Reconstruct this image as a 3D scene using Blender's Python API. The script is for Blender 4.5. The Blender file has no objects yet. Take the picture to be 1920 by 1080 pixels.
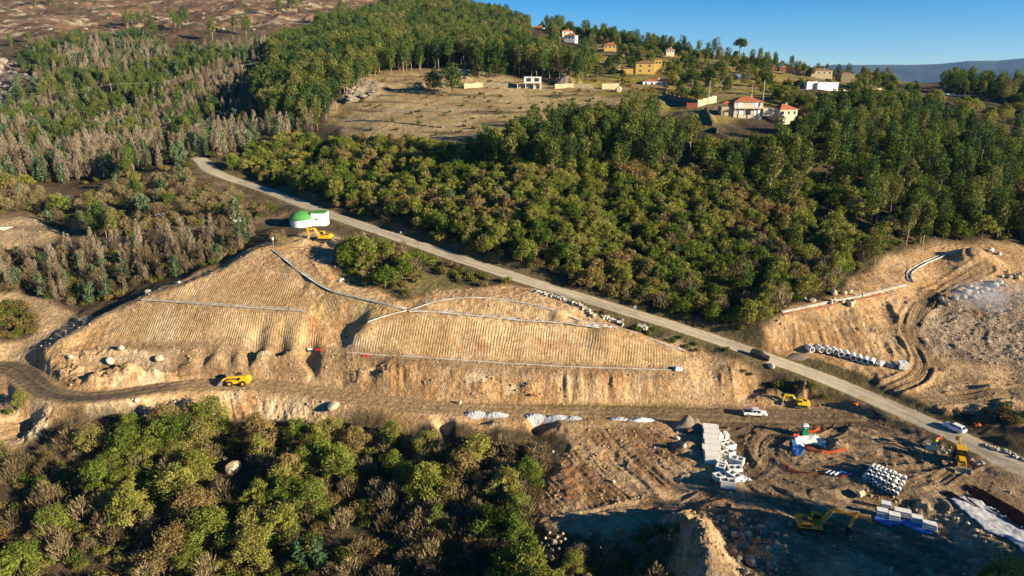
import bpy, math, random
import numpy as np
from mathutils import Vector, Matrix
from mathutils.geometry import delaunay_2d_cdt

SC = bpy.context.scene
COL = SC.collection
rnd = random.Random(7)
R = math.radians

# ------------------------------------------------------------------ camera
H = 71.0
PITCH = R(17.0)
CT, ST = math.cos(PITCH), math.sin(PITCH)
F = 1280.0
cam_d = bpy.data.cameras.new('camera')
cam_d.lens = 24; cam_d.sensor_width = 36
cam_d.clip_start = 0.5; cam_d.clip_end = 60000
cam = bpy.data.objects.new('camera', cam_d)
cam.location = (0, 0, H)
cam.rotation_euler = (R(90) - PITCH, 0, 0)
COL.objects.link(cam)
SC.camera = cam

# ------------------------------------------------------------------ light
SUN_EL = R(16.5)
SUN_AZ = R(117)            # clockwise from +Y (the view direction): from the right, a little behind
world = bpy.data.worlds.new('World')
SC.world = world
world.use_nodes = True
wn = world.node_tree
wn.nodes.clear()
sky = wn.nodes.new('ShaderNodeTexSky')
sky.sky_type = 'NISHITA'
sky.sun_disc = False
sky.sun_elevation = SUN_EL
sky.sun_rotation = SUN_AZ
sky.altitude = 1200
sky.air_density = 0.75
sky.dust_density = 0.0
sky.ozone_density = 2.5
bg = wn.nodes.new('ShaderNodeBackground')
bg.inputs['Strength'].default_value = 0.055
wo = wn.nodes.new('ShaderNodeOutputWorld')
hs = wn.nodes.new('ShaderNodeHueSaturation')
hs.inputs['Saturation'].default_value = 1.5
hs.inputs['Hue'].default_value = 0.503
wn.links.new(sky.outputs[0], hs.inputs['Color'])
wn.links.new(hs.outputs[0], bg.inputs[0])
wn.links.new(bg.outputs[0], wo.inputs[0])
sun_d = bpy.data.lights.new('sun', 'SUN')
sun_d.energy = 5.0
sun_d.angle = R(0.53)
sun_d.color = (1.0, 0.84, 0.58)
sun = bpy.data.objects.new('sun', sun_d)
sdir = Vector((math.sin(SUN_AZ) * math.cos(SUN_EL), math.cos(SUN_AZ) * math.cos(SUN_EL), math.sin(SUN_EL)))
sun.rotation_euler = sdir.to_track_quat('Z', 'Y').to_euler()
sun.location = (150, -60, 200)
COL.objects.link(sun)
SC.view_settings.view_transform = 'Standard'
SC.view_settings.look = 'None'
SC.view_settings.gamma = 1.0
SC.view_settings.use_curve_mapping = False
SC.view_settings.exposure = 1.35
SC.cycles.max_bounces = 4
SC.cycles.diffuse_bounces = 1
SC.cycles.transparent_max_bounces = 4
SC.cycles.volume_bounces = 0

# ------------------------------------------------------------------ noise
def _hash(ix, iy, seed):
    n = (ix.astype(np.int64) * 374761393 + iy.astype(np.int64) * 668265263 + seed * 1274126177) & 0xffffffff
    n = ((n ^ (n >> 13)) * 1274126177) & 0xffffffff
    return ((n ^ (n >> 16)) & 0xffff).astype(np.float32) / 65535.0
def vnoise(x, y, seed=0):
    fx, fy = np.floor(x), np.floor(y)
    tx, ty = (x - fx).astype(np.float32), (y - fy).astype(np.float32)
    tx = tx * tx * (3 - 2 * tx); ty = ty * ty * (3 - 2 * ty)
    ix, iy = fx.astype(np.int64), fy.astype(np.int64)
    a = _hash(ix, iy, seed); b = _hash(ix + 1, iy, seed)
    c = _hash(ix, iy + 1, seed); d = _hash(ix + 1, iy + 1, seed)
    return (a + (b - a) * tx) * (1 - ty) + (c + (d - c) * tx) * ty
def fbm(x, y, octv=4, seed=0, gain=0.5):
    s = 0; a = 1; t = 0
    for o in range(octv):
        s = s + a * vnoise(x * 2 ** o + 17.3 * o, y * 2 ** o - 9.1 * o, seed + o * 31)
        t += a; a *= gain
    return s / t            # 0..1
def ridged(x, y, octv=3, seed=0):
    s = 0; a = 1; t = 0
    for o in range(octv):
        s = s + a * (1 - np.abs(2 * vnoise(x * 2 ** o, y * 2 ** o, seed + o * 17) - 1))
        t += a; a *= .5
    return s / t

# ------------------------------------------------------------------ terrain
def ray(px, py):
    u, v = (px - 960) / F, (py - 540) / F
    return (u, CT - v * ST, -(ST + v * CT))
def PZ(px, py, z):
    u, f, w = ray(px, py)
    D = (H - z) / (-w)
    return (u * D, f * D, z)
def PD(px, py, D):
    u, f, w = ray(px, py)
    return (u * D, f * D, H + w * D)
def line(pts, step=4.0):
    out = []
    P = [PZ(*p) for p in pts]
    for a, b in zip(P[:-1], P[1:]):
        n = max(1, int(math.hypot(b[0] - a[0], b[1] - a[1]) / step))
        for i in range(n):
            t = i / n
            out.append(tuple(a[k] + (b[k] - a[k]) * t for k in range(3)))
    out.append(P[-1])
    return out

HAUL = [(-60, 690, 4), (0, 684, 3.6), (38, 694, 3.5), (62, 718, 3.4), (95, 738, 3.2), (150, 746, 3), (215, 741, 3), (285, 729, 2.8), (360, 720, 2.6),
        (440, 719, 2.4), (520, 723, 2.0), (600, 735, 1.5), (700, 752, 1.1), (800, 762, .8), (900, 768, .6), (1000, 770, .5),
        (1100, 771, .5), (1200, 773, .5), (1300, 775, .6), (1400, 778, .8), (1500, 780, 1.1), (1600, 776, 2.2)]
ROAD = [(372, 296, 38.5), (385, 305, 37.2), (388, 314, 36.2), (405, 324, 35), (435, 336, 33.2), (470, 346, 31.8), (520, 364, 30.2), (560, 380, 29.2), (600, 395, 28.2),
        (680, 423, 26.2), (760, 450, 24.2), (860, 484, 21.8), (960, 517, 19.8), (1080, 554, 17), (1200, 591, 14.1), (1320, 628, 11.2),
        (1440, 670, 8.3), (1520, 699, 6.4), (1600, 731, 4.6), (1700, 775, 3.4), (1800, 820, 3.0), (1920, 880, 2.7), (2060, 955, 2.5), (2300, 1080, 2.4)]
P = []
def L(pts, step=4.0): P.extend(line(pts, step))
def Z(*pts):
    for p in pts: P.append(PZ(*p))
def Dd(*pts):
    for p in pts: P.append(PD(*p))
L(HAUL, 6); L(ROAD, 8)
# embankment and valley below the haul road
L([(40, 760, 1.5), (150, 772, 1), (300, 757, .8), (440, 738, 1.6), (540, 742, 1.2), (640, 760, .8), (760, 778, .5), (900, 786, .5)], 5)
L([(0, 800, -3), (150, 790, -2.2), (300, 782, -2.4), (440, 786, -3), (550, 790, -3), (650, 800, -3.2), (760, 808, -3), (900, 820, -4), (1000, 830, -5)], 6)
Z((0, 880, -5), (200, 870, -5), (440, 860, -5), (650, 870, -5.5), (850, 880, -5.5), (980, 890, -4),
  (0, 980, -8), (300, 970, -8), (600, 970, -8), (850, 970, -7), (980, 960, -4.8),
  (-100, 1080, -12), (200, 1080, -12), (500, 1080, -12), (800, 1080, -11), (1000, 1080, -9), (1150, 1080, -7),
  (0, 1300, -15), (500, 1300, -16), (1000, 1300, -11), (1300, 1300, -5), (1600, 1300, -2), (1900, 1300, 0), (2300, 1300, 1))
# spoil face right of the near wood
L([(930, 790, .6), (1050, 790, .8), (1150, 792, 1), (1230, 797, 1.2), (1280, 812, .9)], 5)
Z((1000, 820, -1.4), (1100, 840, -.9), (1200, 850, -.5), (1270, 850, .1), (1060, 880, -2.0), (1150, 890, -1.8), (1240, 890, -1.0), (1290, 890, -.5))
L([(1020, 990, -3.6), (1100, 962, -3.0), (1200, 940, -2.1), (1290, 912, -1.0)], 5)
L([(1030, 1000, -3.8), (1120, 992, -3.3), (1230, 968, -2.3), (1310, 945, -1.1), (1380, 930, -.3)], 5)
Z((1080, 1040, -5), (1180, 1015, -3.8), (1200, 1070, -4.6), (1230, 1030, -3.8))
Z((1285, 950, -2), (1280, 985, -1.8), (1300, 1010, -1.2), (1320, 1050, -.9), (1335, 1085, -1.2), (1245, 1030, -3.4), (1250, 1080, -4),
  (1370, 1010, -1.8), (1400, 1060, -2.2), (1440, 1010, -1.2), (1460, 1075, -2.2), (1350, 975, -1.0), (1400, 960, -.3), (1520, 1075, -1.2), (1560, 1040, -.4))
# site floor
Z((1330, 900, -.2), (1310, 870, -.5), (1330, 840, .3), (1330, 800, .7), (1400, 900, .2), (1450, 850, .6), (1450, 930, .1), (1520, 900, .6), (1520, 800, 1.1), (1600, 850, 1.4),
  (1640, 790, 2.2), (1700, 850, 1.7), (1760, 850, 1.9), (1550, 980, 0), (1450, 980, 0), (1650, 1010, 0), (1720, 1050, 0), (1600, 1050, 0),
  (1850, 890, 2.0), (1850, 930, 1.7), (1920, 940, 1.9), (1750, 900, 1.7), (1660, 870, 1.6), (1560, 915, .9), (2050, 1010, 1.8), (1970, 1080, 1.2), (1830, 1080, 0))
L([(1612, 914, 1.5), (1700, 922, 1.6), (1780, 948, 1.6), (1850, 998, 1.5), (1930, 1045, 1.4)], 3)
L([(1615, 932, .1), (1700, 952, 0), (1770, 985, 0), (1835, 1030, 0), (1900, 1075, 0)], 3)
# banks between the haul road and the trimmed slopes
L([(85, 690, 5), (140, 700, 4.6), (230, 695, 4.5), (330, 690, 4.4), (430, 687, 4.4), (520, 688, 4), (570, 690, 4)], 5)
L([(110, 652, 8.2), (180, 655, 8), (290, 657, 8), (400, 662, 8), (480, 664, 8), (560, 666, 8), (640, 668, 7.8)], 5)
L([(160, 640, 8.9), (200, 641, 8.9), (300, 646, 8.8), (450, 652, 8.7), (600, 656, 8.6), (650, 660, 8.5), (850, 672, 8.1), (1000, 682, 7.7), (1150, 688, 7.4), (1285, 692, 7.2)], 5)
L([(650, 670, 7.9), (720, 680, 7.5), (850, 689, 7.2), (1000, 693, 7), (1150, 698, 6.9), (1290, 702, 6.7)], 5)
L([(590, 705, 3.2), (640, 722, 2.2), (700, 738, 1.6), (780, 748, 1.2), (850, 752, .9), (1000, 756, .7), (1150, 757, .7), (1290, 757, .8), (1380, 762, .9)], 5)
Z((640, 690, 5.6), (700, 700, 5), (800, 715, 4.2))
# trimmed slopes
L([(265, 560, 16.5), (400, 571, 16.4), (500, 576, 16.4), (578, 581, 16.3)], 4)
L([(268, 564, 16.3), (400, 576, 16.2), (500, 581, 16.2), (575, 587, 16.0)], 4)
L([(428, 500, 23), (500, 502, 23), (548, 507, 23)], 4)
L([(420, 505, 22.7), (500, 507, 22.7), (548, 512, 22.6)], 4)
L([(500, 462, 27), (480, 467, 26.5), (428, 500, 23), (340, 536, 19.5), (265, 560, 16.5), (190, 596, 13), (110, 640, 9.6), (60, 682, 5.4)], 4)
Z((400, 488, 21), (450, 468, 24), (300, 518, 17.2), (200, 560, 12.8), (120, 608, 8.8), (60, 650, 6), (30, 665, 4.5))
L([(548, 507, 23), (575, 581, 16.3), (602, 620, 12), (640, 654, 8.6)], 4)
Z((575, 530, 20.5), (605, 570, 17), (630, 600, 14), (645, 630, 10.6))
L([(515, 470, 26.3), (560, 505, 23.3), (600, 535, 20.6), (650, 553, 19.2), (700, 565, 18.4), (765, 580, 17.3)], 4)
L([(765, 582, 16.9), (690, 606, 14.6), (650, 636, 10.4)], 4)
L([(770, 582, 16.9), (830, 585, 16.5), (900, 590, 16), (1000, 600, 15), (1100, 608, 14.1), (1140, 613, 13.6)], 4)
L([(770, 587, 16.6), (900, 596, 15.8), (1000, 606, 14.8), (1100, 614, 13.9), (1140, 617, 13.4)], 4)
L([(765, 580, 17.3), (820, 565, 18.5), (900, 557, 19), (960, 563, 18.5), (1050, 585, 17), (1140, 611, 14.6), (1220, 635, 11.7), (1285, 660, 9.2)], 4)
Z((650, 500, 22.8), (720, 520, 21), (800, 530, 20.2), (900, 542, 19.5), (1000, 552, 18.6), (1100, 578, 16.4), (1200, 612, 12.8), (1300, 645, 10.2))
Z((572, 430, 26.9), (620, 445, 26), (540, 447, 26.6), (520, 455, 26.9), (650, 462, 25), (600, 430, 26.9), (600, 480, 24.5))
Z((1310, 665, 8.8), (1380, 690, 7.8), (1330, 720, 4.6), (1400, 742, 2), (1450, 700, 6.4), (1440, 735, 2.6), (1500, 722, 5.2), (1500, 757, 1.3), (1570, 745, 4), (1570, 768, 1.8))
# path and gully left of the tank
L([(540, 422, 27), (480, 432, 26), (400, 440, 25), (300, 447, 24), (210, 453, 23.4), (130, 470, 21)], 6)
Z((300, 480, 21), (200, 500, 18), (100, 540, 14), (50, 560, 12), (150, 585, 9.8), (0, 560, 12), (0, 600, 9.5), (80, 610, 9), (0, 640, 7), (0, 660, 5),
  (50, 480, 19), (0, 470, 20), (50, 430, 23), (0, 420, 24), (-60, 420, 25), (110, 450, 22.5), (430, 400, 28), (350, 400, 29),
  (100, 380, 28), (300, 370, 31), (350, 330, 34), (450, 375, 29), (0, 380, 29), (200, 400, 27.5))
# left hillside
Z((100, 330, 31), (300, 300, 35), (0, 330, 32), (200, 310, 33))
Dd((100, 250, 400), (0, 250, 410), (400, 250, 380), (250, 250, 390), (100, 180, 480), (0, 180, 490), (400, 180, 470), (250, 180, 480), (100, 100, 600), (0, 100, 610), (400, 100, 600), (250, 100, 610),
   (100, 40, 740), (400, 40, 760), (0, 0, 900), (200, 0, 900), (400, 0, 930), (600, -22, 930), (700, -25, 930), (600, 40, 780), (0, 40, 760), (-200, 100, 600), (-200, 250, 420),
   (450, 262, 335), (500, 240, 340), (620, 215, 345), (550, 170, 400), (640, 180, 375), (720, 145, 410), (700, 110, 470), (600, 110, 520), (800, 100, 520), (850, 142, 400),
   (800, 60, 640), (700, 50, 700), (860, 12, 840), (780, -14, 900), (930, 32, 750), (1000, 50, 700), (1000, 137, 430), (900, 120, 440), (950, 100, 500), (1050, 100, 560))
# middle wood, field, village
Z((600, 345, 33.5), (600, 280, 42), (800, 400, 29.5), (800, 330, 37.5), (800, 280, 44.5), (1000, 440, 27.2), (1000, 360, 36), (1000, 300, 43.5), (1000, 240, 51.5), (1000, 205, 57.5),
  (1200, 540, 17.3), (1200, 480, 22.3), (1200, 400, 31), (1200, 320, 40.5), (1200, 250, 50), (1400, 560, 15.4), (1400, 480, 22.3), (1400, 400, 30.8), (1400, 320, 40.6), (1400, 260, 49.3), (1400, 214, 56.5),
  (1500, 480, 21.6), (1600, 480, 21.2), (1600, 400, 30.2), (1600, 300, 42), (1600, 220, 53.5), (900, 480, 23.5), (700, 380, 30), (500, 320, 35), (1300, 215, 57))
Dd((800, 242, 296), (700, 240, 303), (800, 200, 338), (700, 195, 345), (900, 190, 345), (900, 230, 300), (860, 168, 376), (992, 166, 380), (1100, 168, 378), (1060, 190, 345),
   (1150, 165, 380), (1200, 160, 385), (1300, 190, 330), (1212, 140, 430), (1140, 120, 490), (1060, 80, 600), (1140, 90, 545), (1100, 110, 530), (1270, 100, 560), (1200, 95, 570), (1120, 72, 660),
   (1080, 62, 700), (1250, 100, 620), (1330, 112, 600), (1400, 124, 500), (1350, 150, 430), (1450, 135, 500), (1500, 143, 520), (1540, 167, 420), (1620, 172, 430), (1600, 146, 600), (1700, 150, 650), (1850, 152, 650),
   (1480, 195, 330), (1560, 190, 370), (1750, 180, 480), (1900, 175, 520), (1800, 200, 420), (1900, 230, 430), (2050, 170, 520), (2050, 300, 330), (1700, 165, 520), (2050, 150, 700))
Z((1920, 300, 34), (1800, 300, 38), (1700, 300, 40), (1700, 230, 51), (1700, 400, 29), (1800, 400, 26), (1920, 400, 24.5), (2050, 420, 24))
# right-hand works
L([(1465, 585, 16), (1530, 572, 16.5), (1620, 553, 17), (1700, 533, 17.5), (1706, 510, 18.5), (1740, 490, 19.5), (1820, 468, 21)], 4)
L([(1470, 590, 15.8), (1530, 578, 16.2), (1620, 560, 16.6), (1700, 542, 17)], 4)
Z((1750, 460, 21.5), (1850, 455, 22), (1920, 470, 21), (1650, 500, 19), (1550, 542, 17.6), (1500, 560, 17.2), (1430, 600, 14.5), (1400, 632, 12), (1830, 485, 21.5), (1900, 500, 18.5),
  (1440, 628, 12.2), (1720, 570, 13.6), (1750, 545, 14.6), (1650, 590, 13.2), (1560, 600, 13.2), (1650, 620, 11.6), (1780, 550, 14.8), (1840, 530, 15.6), (1900, 515, 17.2), (1770, 520, 16.5),
  (1850, 600, 12), (1780, 600, 12), (1920, 640, 10), (1800, 650, 9.6), (1850, 690, 8), (1920, 560, 13.5), (1700, 625, 11), (1720, 680, 7.9), (1750, 722, 5.4), (1700, 745, 4.8),
  (1850, 722, 6.3), (1920, 690, 8), (1920, 745, 5.5), (1850, 760, 4.9), (1780, 765, 4.4), (1880, 800, 4.2), (1920, 830, 4.4), (1850, 790, 3.8), (2050, 600, 13), (2050, 800, 6), (2050, 500, 18), (2050, 880, 4))
L([(1455, 640, 10.4), (1500, 636, 11), (1600, 630, 11.4), (1690, 645, 10.2)], 4)
L([(1470, 655, 8.6), (1520, 657, 8.7), (1600, 664, 8.3), (1700, 684, 7.4), (1725, 690, 7)], 4)
# outside the picture
def AZ(az, r, z): P.append((math.sin(R(az)) * r, math.cos(R(az)) * r, z))
for a, vals in {-66: (-14, -12, 8, 60, 230), -46: (-15, -14, 10, 62, 240), 46: (1, 2, 10, 50, 20), 66: (2, 3, 6, 45, 20)}.items():
    for r, z in zip((28, 100, 200, 500, 1350), vals): AZ(a, r, z)
for a, z in ((-36, 255), (-28, 262), (-18, 245), (-8, 160), (0, 70), (8, 20), (16, 0), (25, -10), (36, -20)): AZ(a, 1350, z)
for a, z in ((-8, 165), (0, 105), (8, 60), (16, 40), (25, 35), (36, 30)): AZ(a, 1000, z)
for a in (-30, -15, 0, 15, 30): AZ(a, 28, -14 if a < 10 else -3)

az = np.concatenate([np.linspace(-66, -39, 26, endpoint=False), np.linspace(-39, 39, 820, endpoint=False), np.linspace(39, 66, 27)])
az = np.radians(az)
LR = np.concatenate([np.linspace(math.log(30), math.log(88), 50, endpoint=False), np.linspace(math.log(88), math.log(236), 470, endpoint=False),
                     np.linspace(math.log(236), math.log(1300), 330)])
NA, NR = len(az), len(LR)
rr = np.exp(LR)
GX = (np.sin(az)[None, :] * rr[:, None])
GY = (np.cos(az)[None, :] * rr[:, None])

def tin():
    pts = []
    seen = set()
    for x, y, z in P:
        a, l = math.atan2(x, y), 0.5 * math.log(x * x + y * y)
        k = (round(a * 900), round(l * 900))
        if k in seen: continue
        seen.add(k); pts.append((a, l, z))
    zz = [p[2] for p in pts]
    vo, ed, fa, ov, oe, of = delaunay_2d_cdt([Vector((p[0], p[1])) for p in pts], [], [], 0, 1e-7)
    zv = []
    for i, v in enumerate(vo):
        o = ov[i]
        zv.append(zz[o[0]] if o else 0.0)
    out = np.full((NR, NA), np.nan)
    for f in fa:
        (ax, ay), (bx, by), (cx, cy) = [tuple(vo[i]) for i in f]
        i0, i1 = np.searchsorted(az, min(ax, bx, cx)), np.searchsorted(az, max(ax, bx, cx))
        j0, j1 = np.searchsorted(LR, min(ay, by, cy)), np.searchsorted(LR, max(ay, by, cy))
        if i1 <= i0 or j1 <= j0: continue
        A, B = np.meshgrid(az[i0:i1], LR[j0:j1])
        det = (by - cy) * (ax - cx) + (cx - bx) * (ay - cy)
        if abs(det) < 1e-14: continue
        u = ((by - cy) * (A - cx) + (cx - bx) * (B - cy)) / det
        v = ((cy - ay) * (A - cx) + (ax - cx) * (B - cy)) / det
        w = 1 - u - v
        m = (u >= -1e-6) & (v >= -1e-6) & (w >= -1e-6)
        sub = out[j0:j1, i0:i1]
        sub[m] = (u * zv[f[0]] + v * zv[f[1]] + w * zv[f[2]])[m]
    if np.isnan(out).any():
        for j in range(NR):
            r_ = out[j]; n = np.isnan(r_)
            if n.all(): out[j] = out[j - 1]; continue
            out[j, n] = np.interp(az[n], az[~n], r_[~n])
    return out
def blur(a, nr, na):
    for ax, n in ((0, nr), (1, na)):
        if n < 1: continue
        for _ in range(2):
            k = 2 * n + 1
            pad = [(0, 0), (0, 0)]; pad[ax] = (n + 1, n)
            c = np.cumsum(np.pad(a, pad, mode='edge'), axis=ax)
            a = (np.take(c, range(k, c.shape[ax]), axis=ax) - np.take(c, range(0, c.shape[ax] - k), axis=ax)) / k
    return a
def smooth(a, b, t):
    t = np.clip((t - a) / (b - a), 0, 1)
    return t * t * (3 - 2 * t)

base = tin()
sharp = blur(base, 2, 3)
soft = blur(base, 8, 14)
wfar = smooth(math.log(195), math.log(260), LR)[:, None]
GZ = sharp * (1 - wfar) + soft * wfar

def cast(px, py, G=None):
    """a pixel's ray meets the ground: world point"""
    G = GZ if G is None else G
    u, f, w = ray(px, py)
    a = math.atan2(u, f); hn = math.hypot(u, f)
    i = np.searchsorted(az, a) - 1
    i = min(max(i, 0), NA - 2)
    t = (a - az[i]) / (az[i + 1] - az[i])
    prof = G[:, i] * (1 - t) + G[:, i + 1] * t
    zr = H + w / hn * rr
    below = np.nonzero((prof >= zr) & (rr > 50))[0]
    if len(below) == 0:
        j = NR - 1; r = rr[j]
    else:
        j = below[0]
        if j == 0: r = rr[0]
        else:
            d0, d1 = zr[j - 1] - prof[j - 1], zr[j] - prof[j]
            r = rr[j - 1] + (rr[j] - rr[j - 1]) * d0 / (d0 - d1)
    return Vector((math.sin(a) * r, math.cos(a) * r, float(np.interp(r, rr, prof))))
def ground(x, y, G=None):
    G = GZ if G is None else G
    a = np.arctan2(x, y); l = 0.5 * np.log(np.asarray(x) ** 2 + np.asarray(y) ** 2)
    i = np.clip(np.searchsorted(az, a) - 1, 0, NA - 2); j = np.clip(np.searchsorted(LR, l) - 1, 0, NR - 2)
    ta = np.clip((a - az[i]) / (az[i + 1] - az[i]), 0, 1); tl = np.clip((l - LR[j]) / (LR[j + 1] - LR[j]), 0, 1)
    return (G[j, i] * (1 - ta) + G[j, i + 1] * ta) * (1 - tl) + (G[j + 1, i] * (1 - ta) + G[j + 1, i + 1] * ta) * tl
def gz(x, y): return float(ground(float(x), float(y)))
def near_line(pts, X=None, Y=None):
    """distance, signed offset, parameter, z of the closest point of a world polyline"""
    if X is None:
        ax_ = [p[0] for p in pts]; ay_ = [p[1] for p in pts]
        bd = np.full(GX.shape, 1e9); bs = np.zeros(GX.shape); bz = np.zeros(GX.shape); bt = np.zeros(GX.shape)
        m = (GX > min(ax_) - 18) & (GX < max(ax_) + 18) & (GY > min(ay_) - 18) & (GY < max(ay_) + 18)
        if len(pts) > 40:      # long lines: treat piece by piece
            acc = 0
            for k in range(0, len(pts) - 1, 8):
                seg = pts[k:k + 9]
                d, s_, t_, z_ = near_line(seg)
                u = d < bd
                bd = np.where(u, d, bd); bs = np.where(u, s_, bs); bz = np.where(u, z_, bz); bt = np.where(u, t_ + acc, bt)
                acc += sum(math.hypot(b[0] - a[0], b[1] - a[1]) for a, b in zip(seg[:-1], seg[1:]))
            return bd, bs, bt, bz
        d, s_, t_, z_ = near_line(pts, GX[m], GY[m])
        bd[m] = d; bs[m] = s_; bt[m] = t_; bz[m] = z_
        return bd, bs, bt, bz
    bd = np.full(X.shape, 1e9); bs = np.zeros(X.shape); bz = np.zeros(X.shape); bt = np.zeros(X.shape)
    acc = 0
    for a, b in zip(pts[:-1], pts[1:]):
        dx, dy = b[0] - a[0], b[1] - a[1]
        l2 = dx * dx + dy * dy; ln = math.sqrt(l2)
        if l2 < 1e-9: continue
        t = np.clip(((X - a[0]) * dx + (Y - a[1]) * dy) / l2, 0, 1)
        ex, ey = X - a[0] - t * dx, Y - a[1] - t * dy
        d = np.hypot(ex, ey)
        m = d < bd
        bd = np.where(m, d, bd)
        bs = np.where(m, np.sign(dx * ey - dy * ex) * d, bs)
        bz = np.where(m, a[2] + (b[2] - a[2]) * t, bz)
        bt = np.where(m, acc + t * ln, bt)
        acc += ln
    return bd, bs, bt, bz
def chaikin(pts, n=2):
    for _ in range(n):
        q = [pts[0]]
        for a, b in zip(pts[:-1], pts[1:]):
            q.append(tuple(a[k] * .75 + b[k] * .25 for k in range(len(a))))
            q.append(tuple(a[k] * .25 + b[k] * .75 for k in range(len(a))))
        q.append(pts[-1]); pts = q
    return pts
def wline(pxs, n=2):
    return chaikin([tuple(cast(*p)) for p in pxs], n)
HAULW = chaikin([PZ(*p) for p in HAUL], 2)
ROADW = chaikin([PZ(*p) for p in ROAD], 2)
# ------------------------------------------------------------------ materials helpers
def srgb(r, g, b):
    f = lambda c: ((c / 255 + 0.055) / 1.055) ** 2.4 if c > 10 else c / 255 / 12.92
    return (f(r), f(g), f(b))
def mat(name, color, rough=0.8, metal=0.0, var=0.12, scale=3.0, bump=0.0, bscale=20.0, spec=0.3, coat=0.0, emit=None):
    """plain procedural surface: colour broken up by noise, with a little bump"""
    m = bpy.data.materials.new(name); m.use_nodes = True
    nt = m.node_tree; b = nt.nodes['Principled BSDF']
    b.inputs['Roughness'].default_value = rough; b.inputs['Metallic'].default_value = metal
    b.inputs['Specular IOR Level'].default_value = spec
    if coat: b.inputs['Coat Weight'].default_value = coat
    tc = nt.nodes.new('ShaderNodeTexCoord')
    n = nt.nodes.new('ShaderNodeTexNoise'); n.inputs['Scale'].default_value = scale; n.inputs['Detail'].default_value = 3
    nt.links.new(tc.outputs['Object'], n.inputs['Vector'])
    mr = nt.nodes.new('ShaderNodeMapRange')
    mr.inputs[1].default_value = .3; mr.inputs[2].default_value = .7
    mr.inputs[3].default_value = 1 - var; mr.inputs[4].default_value = 1 + var
    nt.links.new(n.outputs[0], mr.inputs[0])
    mx = nt.nodes.new('ShaderNodeVectorMath'); mx.operation = 'SCALE'; mx.inputs[0].default_value = color
    nt.links.new(mr.outputs[0], mx.inputs['Scale'])
    nt.links.new(mx.outputs[0], b.inputs['Base Color'])
    if bump:
        n2 = nt.nodes.new('ShaderNodeTexNoise'); n2.inputs['Scale'].default_value = bscale; n2.inputs['Detail'].default_value = 3
        nt.links.new(tc.outputs['Object'], n2.inputs['Vector'])
        bp = nt.nodes.new('ShaderNodeBump'); bp.inputs['Distance'].default_value = bump
        nt.links.new(n2.outputs[0], bp.inputs['Height']); nt.links.new(bp.outputs[0], b.inputs['Normal'])
    return m

# ------------------------------------------------------------------ zones on the ground
def inside(poly, X, Y):
    r = np.zeros(X.shape, bool)
    n = len(poly)
    for i in range(n):
        x1, y1 = poly[i]; x2, y2 = poly[(i + 1) % n]
        if y1 == y2: continue
        c = ((y1 > Y) != (y2 > Y)) & (X < (x2 - x1) * (Y - y1) / (y2 - y1) + x1)
        r ^= c
    return r
WX = (fbm(GX / 9, GY / 9, 3, 5) - .5); WY = (fbm(GX / 9, GY / 9, 3, 55) - .5)
WX2 = (fbm(GX / 60, GY / 60, 3, 6) - .5); WY2 = (fbm(GX / 60, GY / 60, 3, 56) - .5)
def zone(pxs, warp=4.0, bl=2, big=0.0):
    w = [tuple(cast(*p))[:2] for p in pxs]
    m = inside(w, GX + warp * WX + big * WX2, GY + warp * WY + big * WY2).astype(float)
    return blur(m, bl, bl) if bl else m
def wpoly(pxs):
    return [tuple(cast(*p))[:2] for p in pxs]
SOIL_A = [(-60, 660), (0, 655), (45, 662), (110, 632), (190, 588), (262, 554), (340, 528), (425, 492), (478, 462), (505, 452), (545, 448), (575, 436), (615, 436), (645, 452), (632, 480), (622, 510), (650, 536), (760, 562),
          (800, 548), (880, 540), (950, 534), (1010, 545), (1140, 600), (1230, 632), (1300, 652), (1345, 668), (1420, 690), (1420, 735), (1500, 758), (1620, 764), (1690, 790), (1800, 838), (1930, 895), (2100, 980), (2100, 1250),
          (1450, 1250), (1210, 1090), (1200, 1025), (1060, 1003), (1015, 990), (1025, 930), (1050, 880), (1068, 850), (1050, 812), (930, 806), (800, 800), (700, 792), (640, 794), (570, 806), (545, 782), (440, 792), (300, 768), (190, 780), (80, 800), (0, 850), (-60, 880)]
SOIL_B = [(1448, 648), (1430, 622), (1455, 588), (1520, 562), (1600, 536), (1650, 500), (1690, 476), (1750, 452), (1850, 449), (1930, 466), (2060, 480), (2060, 850), (1935, 820), (1890, 765), (1800, 768), (1765, 772), (1620, 704), (1500, 668)]
soil = np.maximum(zone(SOIL_A, 5), zone(SOIL_B, 6))
leftpatch = np.maximum(zone([(-60, 405), (60, 402), (112, 428), (80, 452), (30, 462), (-60, 470)], 4), zone([(-60, 540), (20, 545), (80, 560), (140, 590), (190, 592), (120, 640), (55, 670), (-60, 680)], 3))
leftpatch *= 1 - zone([(-60, 562), (40, 560), (85, 595), (80, 625), (40, 640), (-60, 640)], 5)
soil = np.maximum(soil, leftpatch)
c1 = zone([(205, 638), (235, 595), (272, 569), (400, 580), (575, 590), (592, 612), (632, 650), (450, 649), (300, 643)], 1.5, 1)
c2 = zone([(300, 552), (350, 538), (425, 509), (548, 515), (560, 545), (580, 577), (500, 572), (400, 567)], 1.5, 1)
c3 = zone([(655, 655), (655, 642), (700, 612), (772, 590), (900, 599), (1000, 608), (1140, 620), (1285, 664), (1283, 690), (1150, 686), (850, 669)], 1.5, 1)
c4 = zone([(840, 582), (900, 562), (960, 568), (1050, 590), (1130, 609), (1000, 596)], 1.5, 1)
c5 = zone([(1000, 700), (1290, 706), (1280, 735), (1180, 738), (1020, 730)], 5, 3)
corr = np.clip(np.maximum.reduce([c1, c2 , c3, c4 * .6, c5 * .35]), 0, 1)
kk = np.where(c3 + c4 + c5 > .3, .2, .06)
stripe = (GX - kk * (GY - 150) + 1.2 * WX) / np.where(c1 + c2 > .3, .60, .66)
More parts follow.
